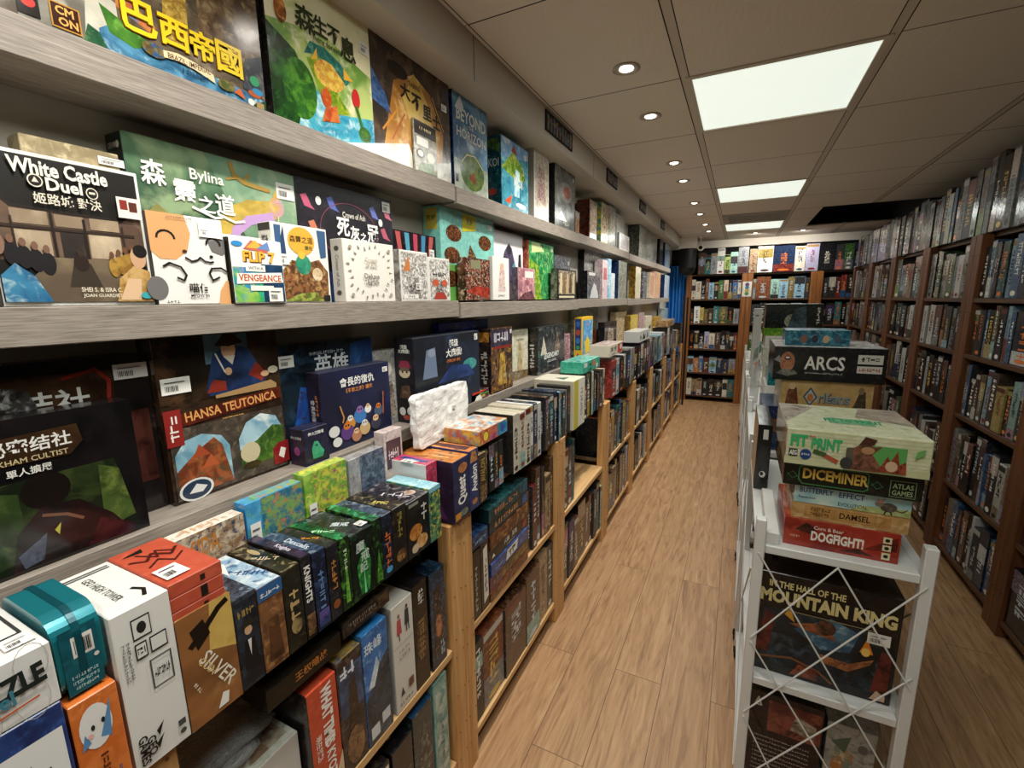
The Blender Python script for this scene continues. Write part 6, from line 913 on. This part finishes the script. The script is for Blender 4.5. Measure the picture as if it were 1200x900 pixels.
L('black box with orange Chinese title lying on the standing boxes', (.412,), (.576,), Z2T+.302, POSTX-.004, 0, .2, {'*': ('#15130f', '#1d1a16', '#292520')}, [('t', '王权暗战', .56, .56, .42, '#d0843c', .7, 0, .03)], GR, h=.042)
L('second dark flat box with grey lettering lying further along the same shelf', (.582,), (.722,), Z2T+.318, POSTX-.004, 0, .2, {'*': ('#211a16', '#31271f', '#4a3a2c')}, [('g', 9, .4, .6, .22, '#9a8a7a', .6), ('g', 9, .45, .35, .2, '#8a7a6a', .5), ('r', .72, .1, .97, .9, ('#3a2c20', '#6a5236', '#2a201a'), 60)], GR, h=.036)
L('white box with a small ship print under crumpled clear film', (.372,), (.478,), Z2T, POSTX-.03, 0, .17, {'*': '#d4d2cc', 'top': ('#b8b8a8', '#cfcfc2', '#a8a890')}, {'front': [('l', [(.2, .1), (.4, .2), (.5, .12)], .02, '#222'), ('g', 4, .7, .1, .06, '#333', .3)], 'top': [('r', .1, .1, .9, .9, ('#b8b49c', '#8a6a54', '#cfd0c4'), 30)]}, GR, h=.19)
def blob(label, name, c, s_, seed, m=M_FILM, cat='plastic bag', n=24):
    rng = random.Random(seed); V, Fs = [], []; ph = [(rng.uniform(2, 7), rng.uniform(2, 7), rng.uniform(0, 6), rng.uniform(.03, .09)) for _ in range(9)]
    for i in range(n//2+1):
        for j in range(n):
            a, b_ = math.pi*i/(n//2), 2*math.pi*j/n; r_ = 1+sum(k*math.sin(p*a+q*math.cos(b_)*2+o)*math.sin(a) for p, q, o, k in ph)
            V.append((s_[0]*r_*math.sin(a)*math.cos(b_), s_[1]*r_*math.sin(a)*math.sin(b_), max(-s_[2], s_[2]*r_*math.cos(a))))
    for i in range(n//2):
        for j in range(n): Fs.append((i*n+j, (i+1)*n+j, (i+1)*n+(j+1) % n, i*n+(j+1) % n))
    mb = MB(); mb.mesh(V, Fs, m); o = mb.build(name, None, c); tag(o, label, cat); o.data.polygons.foreach_set('use_smooth', [True]*len(o.data.polygons)); return o
L('dark box of swirling art under crumpled clear film at the bottom left', (.29,), (.368,), Z2T, POSTX-.03, 0, .18, {'*': ('#1c1a18', '#3a342c', '#8a5a3a')}, {'top': [('r', .05, .05, .95, .95, ('#2a2622', '#6a5a44', '#b0764a'), 40)]}, GR, h=.2)
o_ = blob('crumpled clear plastic film bag lying over boxes on the near rack shelf', 'plastic_bag', (POSTX-.115, .375, Z2T+.2+.022), (.075, .085, .022), 4)
# near rack: bottom shelf
Z1T = Z1+.0006
def R0(label, y0, y1, h, cols, arts): return L(label, (y0,), (y1,), Z1T, POSTX-.01, 0, .2, cols, arts, 'games on the near pine rack bottom shelf', h=h)
R0('black box with a white swan emblem on the near rack bottom shelf', .70, .775, .30, {'*': 'black'}, {'front': [('r', .1, .1, .9, .7, ('#2a2622', '#4a4440', '#6a5a54'), 50)], 'top': [('e', .4, .3, .16, .12, '#d8d8d4'), ('g', 3, .75, .3, .1, '#d8d8d4', .3)]})
R0('dark blue box with a white swan emblem on the near rack bottom shelf', .78, .862, .325, {'*': ('#1c2a2c', '#2c3a38', '#465450'), 'top': ('#1f3f64', '#2a5480', '#2c5a88')}, {'front': [('p', [(.1, .3), (.5, .9), (.9, .5), (.6, .1)], ('#1a1f1e', '#4a5450', '#8a8a7c'), 40)], 'top': [('e', .4, .3, .16, .12, '#d8dcdc'), ('g', 3, .75, .3, .1, '#d8d8d4', .3)]})
R0('pale teal box against the upright on the near rack bottom shelf', .872, .935, .345, {'*': ('#6a9a94', '#84aea6', '#a4c4ba'), 'top': ('#7ab0a8', '#8cbcb2', '#a8d0c4')}, {'front': [('r', .1, .06, .9, .9, ('#5a8a86', '#b8c8ba', '#8aa49c'), 30), ('g', 8, .5, .4, .24, '#33504c', .5, -90)]})
R0('dark box at the left end of the near rack bottom shelf', .60, .69, .3, {'*': 'dark'}, {'front': spine_art(random.Random(5), 'dark')})
# second rack: standing pair and stack of seven
def S2(label, y0, y1, z, h, cols, arts, d=.2, X=POSTX-.006): return L(label, (y0,), (y1,), z, X, 0, d, cols, arts, 'games on the second pine rack middle shelf', h=h)
S2('black box with vertical lettering standing right after the first pine upright', 1.09, 1.135, Z2T, .235, {'*': ('#17150f', '#26221b', '#3c352a')}, [('g', 9, .4, .45, .34, '#a8a49a', .7, 90)])
S2('black box with a torn white title panel standing beside the stack of seven', 1.138, 1.188, Z2T, .24, {'*': ('#1c1a17', '#2c2924', '#423c34')}, [('p', [(.3, .1), (.9, .16), (.8, .94), (.3, .9)], '#d8d4c8'), ('g', 7, .58, .5, .3, '#2a2622', .6, 90, .03)])
S2('navy flat box lying on the two standing boxes', 1.09, 1.188, Z2T+.2412, .045, {'*': ('#14243c', '#1f3858', '#3a5a84')}, [('g', 7, .5, .4, .24, '#8ab0d0', .7)])
zz = Z2T
STK = [('rust brown box at the bottom of the stack of seven', .036, ('#4a2418', '#6e3a24', '#94603c'), [('r', .05, .1, .95, .9, ('#5a3420', '#8a5a38', '#3a2014'), 40)]),
 ('purple brown box second from the bottom of the stack of seven', .05, ('#38202a', '#5a3a38', '#8a6a4a'), [('r', .0, .0, .3, 1, ('#3a2434', '#6a3a4a', '#8a6a5a'), 40), ('r', .3, .1, .98, .9, ('#5a4428', '#8a7040', '#3a2c1c'), 30)]),
 ('blue box with a slanted white title label in the stack of seven', .05, ('#26386c', '#34508c', '#5070a8'), [('p', [(.36, .1), (.66, .2), (.7, .95), (.4, .85)], '#dcdcd6'), ('g', 2, .53, .5, .5, '#222', .24, 6, .03), ('g', 6, .2, .4, .16, '#a8c0dc', .2)]),
 ('black box with a white Chinese title in the stack of seven', .052, ('#141416', '#1e1e20', '#2e2c2c'), [('t', '火鍋', .42, .62, .4, '#eceae4', .22, 0, .04), ('t', '英雄', .62, .62, .4, '#eceae4', .22, 0, .04), ('g', 9, .52, .22, .12, '#c8c4bc', .4), ('p', [(.84, .2), (.95, .2), (.95, .8), (.89, .9), (.84, .8)], '#8a3a24'), ('p', [(.06, .3), (.1, .6), (.14, .3)], '#d8d8d4')]),
 ('brown box third from the top of the stack of seven', .05, ('#3c1f14', '#5a3220', '#8a5a34'), [('r', .02, .0, .98, 1, ('#40221a', '#6a3c24', '#a87a44'), 24), ('g', 7, .3, .5, .24, '#a87a4c', .3)]),
 ('dark teal box with orange lettering, second from the top of the stack', .048, ('#10262c', '#1a3a42', '#2c5660'), [('g', 9, .42, .5, .4, '#c88a60', .6), ('r', .84, .1, .98, .9, '#2a5a94')]),
 ('dark teal box with orange lettering topping the stack of seven', .048, ('#122c30', '#1c4448', '#2c6064'), [('g', 9, .42, .5, .4, '#c0805a', .6), ('r', .84, .1, .98, .9, '#24506a')])]
for k, (nm, hh, pl, ar) in enumerate(STK):
    S2(nm, 1.193+.004*(k % 3), 1.50+.006*(k % 2)-.004, zz, hh-.0008, {'*': pl, 'left': (pl[0], pl[0], pl[1])}, {'front': ar, 'left': [('g', 4, .3, .45, .3, '#c8c8c4', .3)]}, .22, POSTX-.004-.004*(k % 2)); zz += hh
# third rack, back of the half-empty shelf
for k, (y0, y1, z0, h_, pl, ar) in enumerate([(2.30, 2.42, 0, .075, ('#4a3828', '#8a6a4a', '#b88a5a'), [('r', .1, .1, .9, .9, ('#5a4430', '#b07a4a', '#2a2c30'), 60)]), (2.43, 2.585, 0, .075, ('#2c241c', '#b0862c', '#4a3c2c'), [('r', .3, .1, .7, .9, '#c8a02c'), ('r', .75, .4, .9, .9, '#e0e0dc')]), (2.30, 2.37, .0756, .17, 'charcoal', []), (2.375, 2.45, .0756, .17, 'olive', [('r', .2, .3, .8, .9, '#b8b498')]), (2.455, 2.52, .0756, .175, 'charcoal', [('r', .2, .1, .8, .9, '#b0b49a'), ('r', .4, .8, .8, .95, '#e0e0dc')]), (2.525, 2.59, .0756, .17, 'dark', [('r', .5, .7, .9, .9, '#d8d8d4')])]):
    game_box('L', y1-y0, .09, h_, (-.93, (y0+y1)/2, Z2T+z0), {'*': pal(pl)}, {'front': ar}, ['brown patterned flat box at the back of the half-empty third rack shelf', 'yellow-labelled flat box at the back of the half-empty third rack shelf', 'charcoal upright box at the back of the half-empty rack shelf', 'olive upright box with a pale label at the back of the half-empty shelf', 'charcoal upright box with a pale label strip in the half-empty shelf', 'dark upright box with a white sticker beside the third rack upright'][k], 'games at the back of the half-empty rack shelf')

# ------------------------------------------------------------------ the stack on the nearest trolley
zc = ZC[2]+.0006
GA = 'games stacked on the nearest trolley'
zt = zc
cbox(.136, .366, 1.255, zt, .23, .072, {'*': ('#8a2a20', '#a83828', '#b84c38'), 'top': ('#a8442c', '#c06a44', '#8a2c20')}, {'front': [('r', 0, 0, 1, 1, ('#7a231c', '#9c3226', '#b04a36'), 10), ('p', [(.1, .6), (.2, .9), (.3, .7), (.24, .5)], ('#2a1714', '#4a221c', '#1c1210'), 60), ('t', 'DOGFIGHT!', .48, .46, .36, '#e6e0d4', .46, 0, .04), ('t', 'Corn & Bear', .4, .76, .13, '#e0d4c4', .26), ('g', 6, .1, .36, .08, '#d8b0a0', .1), ('p', [(.5, .1), (.66, .3), (.8, .1)], ('#3a1a16', '#5a241c', '#2a1210'), 40), ('p', [(.7, .3), (.98, .9), (.98, .4)], ('#5a1d18', '#7a2a20', '#3a1512'), 30), ('r', .86, .64, .93, .86, '#d8cfa8'), ('r', .86, .38, .93, .58, '#d8cfa8'), ('r', .86, .08, .93, .32, '#d8cfa8'), ('e', .895, .75, .02, .06, '#222'), ('e', .895, .48, .02, .06, '#222'), ('e', .895, .2, .02, .06, '#222')], 'top': [('r', .6, .02, .8, .12, '#e4e0da')]}, 'red box with white capitals at the bottom of the trolley stack', GA); zt += .0726
cbox(.148, .378, 1.262, zt, .235, .041, {'*': ('#b08a58', '#c4a06c', '#d2b482')}, {'front': [('r', 0, 0, 1, 1, ('#a8824f', '#c09a66', '#d4b684'), 20), ('r', .12, .16, .86, .84, ('#98703c', '#b68a52', '#c49a60'), 24), ('t', 'DAMSEL', .56, .5, .36, '#33200f', .26, 0, .02), ('g', 7, .26, .66, .2, '#5a3c1e', .18), ('g', 7, .26, .36, .2, '#5a3c1e', .18)]}, 'tan wood-print box second from the bottom of the trolley stack', GA); zt += .0416
cbox(.15, .377, 1.26, zt, .24, .046, {'*': ('#8ab0b4', '#b0c8c0', '#d4d8c0'), 'left': ('#3a2a24', '#4a3a30', '#5a4a3c'), 'top': 'teal'}, {'front': [('r', 0, 0, 1, 1, ('#88b4bc', '#b4ccc4', '#d8dcc8'), 10), ('p', [(.5, 0), (1, 0), (1, .4), (.6, .3)], ('#8a9a58', '#aab47a', '#c8c88a'), 20), ('t', 'BUTTERFLY', .2, .72, .3, '#26407c', .3, 0, .02), ('t', 'EFFECT', .51, .7, .3, '#26407c', .22, 0, .02), ('t', 'Expansion', .12, .3, .18, '#33404a', .18), ('t', 'EVOLUTION', .52, .2, .2, '#3a4438', .24, 0, .01), ('e', .82, .4, .07, .24, ('#4a4238', '#6a6052', '#33302a'), 60), ('e', .74, .52, .035, .14, '#7a6c5a'), ('p', [(.71, .6), (.73, .9), (.75, .6)], '#b08a78'), ('p', [(.74, .6), (.78, .92), (.78, .6)], '#b08a78'), ('l', [(.88, .3), (.93, .24), (.97, .4)], .05, '#4a4238'), ('l', [(.8, .18), (.79, .04)], .06, '#33302a'), ('l', [(.84, .18), (.85, .04)], .06, '#33302a')]}, 'pale blue box of a long-eared mouse, third from the bottom of the trolley stack', GA); zt += .0466
cbox(.122, .388, 1.245, zt, .275, .06, {'*': ('#12140f', '#1a1d17', '#242a20'), 'left': ('#2a2214', '#4a3c1c', '#1a1812')}, {'front': [('l', [(.12, .3), (.12, .8), (.15, .88), (.6, .88), (.63, .8), (.63, .2), (.6, .12), (.15, .12), (.12, .3)], .04, '#3a7a48'), ('t', 'DICE', .26, .56, .44, '#c8a44c', .22, 0, .03), ('t', 'MINER', .5, .54, .44, '#c8a44c', .26, 0, .03), ('l', [(.03, .4), (.07, .6), (.11, .4), (.07, .3), (.03, .5)], .03, '#3a5a3c'), ('l', [(.65, .4), (.69, .6), (.73, .4), (.69, .3), (.65, .5)], .03, '#3a5a3c'), ('l', [(.78, .1), (.95, .1), (.95, .72), (.78, .72), (.78, .1)], .03, '#6a7a5a'), ('t', 'ATLAS', .865, .52, .2, '#8a9a72', .14, 0, .02), ('t', 'GAMES', .865, .26, .2, '#8a9a72', .14, 0, .02)], 'left': [('e', .4, .5, .16, .3, '#8a6a2c')]}, 'black box with gold lettering below the cream fox box', GA); zt += .0606
t0_ = zt
cbox(.118, .388, 1.225, zt, .29, .086, {'*': ('#c2c39a', '#d2d2ae', '#dddcc0'), 'left': ('#8a7a6a', '#a89a86', '#6a5a54'), 'top': ('#cfd0ac', '#dcdcc0', '#b8bc98')}, {'front': [('r', 0, .0, 1, .2, ('#b8b98e', '#c8c8a0', '#d2d2b0'), 12)]+[('r', 0, .14+.1*k, 1, .148+.1*k, '#aeb086') for k in range(9)]+[('t', 'FIT', .1, .68, .34, '#3aa86a', .13, 0, .05), ('t', 'TO', .195, .78, .13, '#c8503a', .05, 0, .03), ('t', 'PRINT', .3, .64, .32, '#3aa86a', .22, 0, .05), ('r', .03, .22, .095, .44, '#3a3a38'), ('t', 'AEG', .0625, .33, .14, '#e4e2d8', .055, 0, .03), ('e', .155, .31, .042, .15, '#22407a'), ('g', 4, .155, .31, .06, '#d8dce4', .06), ('l', [(.28, .36), (.38, .2)], .11, '#b0503a'), ('l', [(.22, .42), (.29, .36)], .12, '#3f5a2c'), ('p', [(.44, .04), (.44, .62), (.5, .64), (.5, .04)], '#5a5448'), ('r', .62, .04, .84, .74, '#5a9a52'), ('p', [(.46, .04), (.5, .3), (.48, .6), (.56, .84), (.62, .7), (.68, .74), (.62, .5), (.68, .2), (.66, .04)], ('#5a3a2c', '#8a5a44', '#3a2a24'), 50), ('p', [(.52, .72), (.56, .96), (.64, .9), (.62, .76)], '#4a2c20'), ('e', .585, .6, .045, .1, '#a8805a'), ('e', .45, .2, .045, .16, '#3a3a38'), ('p', [(.66, .06), (.72, .5), (.74, .36), (.78, .66), (.8, .3), (.84, .4), (.85, .06)], ('#7a3024', '#9a4a34', '#5a2018'), 40), ('e', .75, .24, .04, .14, '#c8a88a'), ('l', [(.9, .5), (.94, .72)], .02, '#6aa05a'), ('p', [(.89, .5), (.9, .7), (.95, .78), (.95, .62)], '#6aa05a')], 'top': [('r', .36, .3, .7, .5, ('#5aa878', '#7ab88c', '#b8c49c'), 60), ('t', 'FIT TO PRINT', .55, .42, .12, '#3aa070', .44, 0, .04), ('p', [(.0, .2), (.3, .9), (.0, 1)], ('#a8988a', '#c0b4a4', '#7a6c66'), 20), ('p', [(.6, .6), (1, .4), (1, 1), (.7, 1)], ('#a09484', '#b8ac98', '#8a7e74'), 20)]}, 'cream wood-print box of foxes with green lettering on top of the near stack', GA, ch=.002); zt += .0866
# behind: the two big boxes on the second trolley, on top of smaller ones
g2 = 'games stacked on the second trolley'
zb = zc
for k, (x0, x1, h_, pl, nm) in enumerate([(.10, .40, .07, 'navy', 'navy box at the bottom of the stack on the second trolley'), (.11, .39, .06, 'brown', 'brown box second in the stack on the second trolley'), (.105, .395, .052, 'navy', 'navy box below the tan lettered box on the second trolley')]):
    cbox(x0, x1, 2.06, zb, .27, h_-.0006, {'*': pal(pl)}, {'front': [('g', 8, .5, .5, .3, '#c8c0a8', .5)]}, nm, g2); zb += h_
hO = 1.182-zb
cbox(.162, .455, 2.04, zb, .3, hO, {'*': ('#b8945c', '#c8a66e', '#d2b47e'), 'top': ('#c8bca0', '#d8d0ba', '#b0a084')}, {'front': [('r', .02, .04, .98, .96, ('#b48e56', '#c9a86e', '#d4b680'), 10), ('p', [(.06, .1), (.08, .6), (.12, .8), (.18, .75), (.2, .4), (.22, .1)], ('#6a3a28', '#8a5a3c', '#4a3424'), 40), ('e', .13, .78, .04, .12, '#d8b890'), ('p', [(.26, .44), (.34, .78), (.42, .44), (.34, .12)], '#3f5566'), ('p', [(.28, .44), (.34, .7), (.4, .44), (.34, .2)], '#a8c0c4'), ('e', .34, .42, .035, .14, '#c87a3a'), ('t', 'rléans', .6, .42, .36, '#2f3a44', .34, 0, .04), ('t', 'rléans', .598, .44, .36, '#8a9ca4', .34, 0, .015), ('p', [(.78, .06), (.82, .3), (.86, .7), (.92, .72), (.94, .1)], ('#3a3226', '#5a4c38', '#2a241c'), 40), ('e', .875, .74, .03, .12, '#8a7458')]}, 'tan box with a blue lettered medallion and two townsfolk on the second trolley', g2); zb += hO+.0006
cbox(.128, .478, 2.02, zb, .34, .128, {'*': ('#141416', '#1c1c1f', '#2a2a2c'), 'top': ('#8a8c8a', '#b4b6b2', '#d0d2ce')}, {'front': [('e', .13, .55, .07, .3, ('#a86a4c', '#c88a68', '#8a4c38'), 40), ('p', [(.03, .2), (.1, .35), (.2, .3), (.24, .2), (.14, .12)], ('#5a5a58', '#8a8880', '#3a3a3a'), 40), ('e', .13, .66, .03, .06, '#17130f'), ('e', .13, .675, .02, .03, '#efece4'), ('p', [(.0, .6), (.05, .75), (.08, .5)], '#8a8a84'), ('t', 'ARCS', .47, .54, .4, '#eceae4', .36, 0, .02), ('g', 22, .47, .24, .05, '#b8b8b4', .34), ('r', .755, .56, .965, .82, '#d8d6cc'), ('r', .755, .3, .965, .5, '#d8d6cc'), ('g', 4, .86, .69, .12, '#222', .16), ('g', 8, .86, .4, .1, '#a82c28', .18)]}, 'large black box with an orange octopus-like face and white capitals', g2); zb += .1286
cbox(.165, .375, 2.09, zb, .15, .058, {'*': ('#1f5a70', '#3a849a', '#6aa8b0'), 'top': ('#5a8aa0', '#a8c0c8', '#3a5a70')}, {'front': [('r', .02, .04, .98, .96, ('#1c4c64', '#3a8094', '#74acb0'), 34)]+[('e', .3+.17*k, .42, .05, .26, ('#8a5a4a', '#3a3444', '#c8a484', '#4a5a6a')[k]) for k in range(4)]}, 'small blue box with little characters lying on the big black box', g2)
# left edge of the nearest trolley
cbox(.076, .116, 1.60, zc, .3, .215, {'*': ('#101113', '#16171a', '#1f2023')}, {'front': [('e', .55, .24, .22, .05, '#d8d8d4'), ('e', .5, .25, .12, .03, '#121214'), ('r', .4, .78, .75, .93, '#d0d0cc')]}, 'black upright box with a white bird emblem at the trolley left edge', GA)
cbox(.097, .126, 1.236, zc, .3, .03, {'*': '#dcdbd7'}, {}, 'narrow white carton lying beside the red box on the trolley', GA, wrap=False)
# mid and lower shelf of the nearest trolley
zm = ZC[1]+.0006
cbox(.09, .394, 1.262, zm, .3, .29, {'*': ('#131010', '#1d1716', '#2b201c'), 'top': ('#1d1614', '#2e221c', '#45322a')}, {'front': [('r', .01, .01, .99, .99, ('#120f0f', '#1d1716', '#2e221d'), 8), ('p', [(.06, .1), (.94, .08), (.94, .64), (.06, .66)], ('#0f1418', '#1c2a34', '#3a4c58'), 14), ('p', [(.3, .5), (.55, .68), (.75, .6), (.7, .4), (.5, .36)], ('#2a4a60', '#4a6e84', '#8aa4b0'), 24), ('p', [(.02, .2), (.08, .62), (.16, .58), (.12, .2)], ('#4a1c18', '#6a2c24', '#2a1412'), 30), ('p', [(.86, .1), (.9, .5), (.97, .46), (.97, .1)], ('#4a1c18', '#6a2c24', '#2a1412'), 30), ('p', [(.26, .54), (.44, .6), (.56, .56), (.6, .48), (.44, .5)], ('#6a3a24', '#9a5a38', '#3a2218'), 40), ('e', .52, .58, .07, .07, ('#3a241a', '#6a4430', '#241812')), ('p', [(.22, .62), (.26, .7), (.3, .56)], '#d89a3c'), ('p', [(.5, .32), (.7, .3), (.86, .4), (.84, .34), (.7, .22), (.52, .24)], ('#7a4a2c', '#a86a40', '#4a2c1c'), 40), ('p', [(.76, .44), (.8, .58), (.85, .44)], '#e0842c'), ('e', .8, .45, .03, .04, '#f0c868'), ('l', [(.05, .14), (.3, .2), (.5, .14), (.6, .06)], .02, '#7a5030'), ('p', [(.3, .04), (.36, .16), (.5, .14), (.5, .04)], ('#5a2418', '#8a4428', '#2a1410'), 40), ('t', 'IN THE HALL OF THE', .36, .9, .065, '#d8c88c', .54, 0, .03), ('t', 'MOUNTAIN KING', .5, .78, .13, '#d8c88c', .94, 0, .05), ('r', .2, .66, .85, .67, '#8a7c5c'), ('p', [(.86, .03), (.9, .12), (.96, .08), (.96, .03)], '#c8a88a'), ('s', .87, .6, .045, .03)], 'top': [('t', 'MOUNTAIN KING', .5, .3, .2, '#3a2c22', .8, 0, .04)]}, 'big dark box with blocky cream title behind the crossed wires', 'games on the nearest trolley lower shelves', ch=.0015)
zl = ZC[0]+.0006
cbox(.09, .27, 1.262, zl, .26, .30, {'*': ('#1d1112', '#2a1a1a', '#3c2625'), 'top': 'dark'}, {'front': [('r', .3, .62, .98, .94, ('#5a2420', '#8a4a38', '#3a1816'), 18), ('p', [(.6, .7), (.9, .66), (.92, .8), (.66, .86)], ('#6a5a4a', '#a89a84', '#3a3028'), 50), ('l', [(.12, .86), (.16, .94), (.2, .86), (.12, .86)], .014, '#c8c0b4')]+[('g', 24, .5, .54-.045*k, .016, '#b0a49c', .84) for k in range(9)]}, 'dark red box showing its printed back on the trolley bottom shelf', 'games on the nearest trolley lower shelves')
cbox(.28, .385, 1.27, zl, .24, .27, {'*': ('#8a867e', '#a09c92', '#6a665e')}, {'front': [('p', [(.1, .2), (.5, .1), (.6, .7), (.2, .8)], ('#a86a34', '#6a7a6a', '#c8b08a'), 40), ('p', [(.1, .8), (.5, .9), (.4, .7)], '#4a5a4a'), ('e', .75, .8, .1, .05, '#5a564e'), ('g', 3, .8, .55, .06, '#3a3a38', .2)]}, 'grey box with an orange picture panel on the trolley bottom shelf', 'games on the nearest trolley lower shelves')
# side-on boxes on the trolleys' left edges
for ci, z_, specs in ((0, zm, [('blue', .26), ('olive', .24), ('navy', .27)]), (1, zm, [('navy', .27), ('charcoal', .25), ('teal', .26)]), (1, zl, [('dark', .27), ('grey', .25)]), (0, zl, [('charcoal', .26)])):
    for k, (c, h_) in enumerate(specs):
        y0 = CARTS[ci][0]+(.36 if ci == 0 else .06)+k*.1
        if ci == 0 and z_ == zm: y0 = CARTS[0][0]+.365+k*.1
        game_box('B', .28, .085, h_, (.25, y0+.043, z_), {'*': pal(c)}, {'left': [('g', 6, .5, .5, .4, '#d8d4c8', .5, 90)]}, f'{CNAME[c]} box on the {ORD[ci]} trolley, {["middle", "bottom"][z_ == zl]} shelf, {ORD[k]} from the front', 'games inside the trolleys')
# second trolley: tall pale box and clutter; third and fourth trolleys: tall stack
game_box('B', .05, .12, .53, (.062+.05, 3.72, zc), {'*': '#bcbdb8', 'left': '#a8a9a4'}, {'front': [('p', [(.3, .3), (.9, .36), (.9, .5), (.4, .46)], ('#6a7a6a', '#8a9a84', '#4a5a54'), 50), ('p', [(.5, .12), (.9, .08), (.9, .3), (.6, .28)], ('#b86a54', '#d0907a', '#a8503c'), 50), ('r', .2, .9, .6, .92, '#6a6a66')]}, 'tall pale grey carton standing upright on the fourth trolley', 'games on the far trolleys', wrap=False)
g4 = 'games on the far trolleys'
zf = zc
for k, (x0, x1, y, h_, pl, ar, nm) in enumerate([
  (.17, .42, 3.70, .12, 'cream', [('g', 5, .5, .5, .3, '#3a3a34', .5)], 'cream box at the bottom of the tall far trolley stack'),
  (.16, .43, 3.70, .13, ('#c8c6b4', '#dcdac8', '#a8a694'), [('r', .3, .3, .5, .7, '#3a3a38'), ('g', 4, .7, .5, .2, '#4a4a44', .3)], 'white box with a small dark picture in the tall far trolley stack'),
  (.17, .41, 3.70, .09, 'white', [('r', .1, .2, .4, .8, '#b0b0a4')], 'plain white box below the green and yellow box on the far trolley'),
  (.155, .53, 3.70, .055, ('#4a8a2c', '#6aa83c', '#c8c03c'), [('r', .34, 0, 1, 1, '#d0c644'), ('g', 6, .6, .5, .3, '#333', .3)], 'flat green and yellow box on the tall far trolley stack'),
  (.16, .50, 3.70, .165, ('#151716', '#1f2422', '#2e3833'), [('e', .5, .3, .16, .3, ('#7a7c68', '#a8a890', '#3a4038'), 60), ('p', [(.4, 0), (.74, 0), (.7, .9), (.5, .8)], ('#2a3a40', '#4a6068', '#1f2a2c'), 20), ('g', 6, .92, .5, .05, '#d0d0c8', .7, -90)], 'large black box of a pale tree topping the far trolley stack')]):
    cbox(x0, x1, y, zf, .28, h_-.0006, {'*': pal(pl), 'top': ('white' if k in (4,) else pal(pl))}, {'front': ar}, nm, g4); zf += h_
for ci in (2, 4):
    z_ = zc
    for k, (c, h_) in enumerate((('grey', .07), ('white', .06), ('teal', .075))):
        cbox(.14+.01*k, .38-.01*k, CARTS[ci][0]+.05, z_, .28, h_-.0006, {'*': pal(c)}, {'front': [('g', 8, .5, .5, .3, '#33332f', .5)]}, f'{CNAME[c]} box lying {["lowest", "in the middle", "topmost"][k]} on the {ORD[ci]} trolley', g4); z_ += h_
# a wrapped pale roll leaning on the third trolley
t = MB(); t.rod((.1, 2.92, zc+.012), (.104, 2.985, zc+.22), .022, M_FILM, 14, .026); tag(t.build('wrapped_roll'), 'pale plastic-wrapped roll standing on the third trolley', 'roll')
for ci in (2, 3):
    for k in range(3):
        game_box('B', .28, .09, .25, (.25, CARTS[ci][0]+.1+k*.11, zm), {'*': pal(('navy', 'charcoal', 'dark')[k])}, {'left': [('g', 6, .5, .5, .4, '#d8d4c8', .5, 90)]}, f'{("navy", "charcoal", "very dark")[k]} box on the {ORD[ci]} trolley middle shelf', 'games inside the trolleys')

place_rows(max(0, 300-NBOX[0]))
bpy.data.objects.remove(_to)
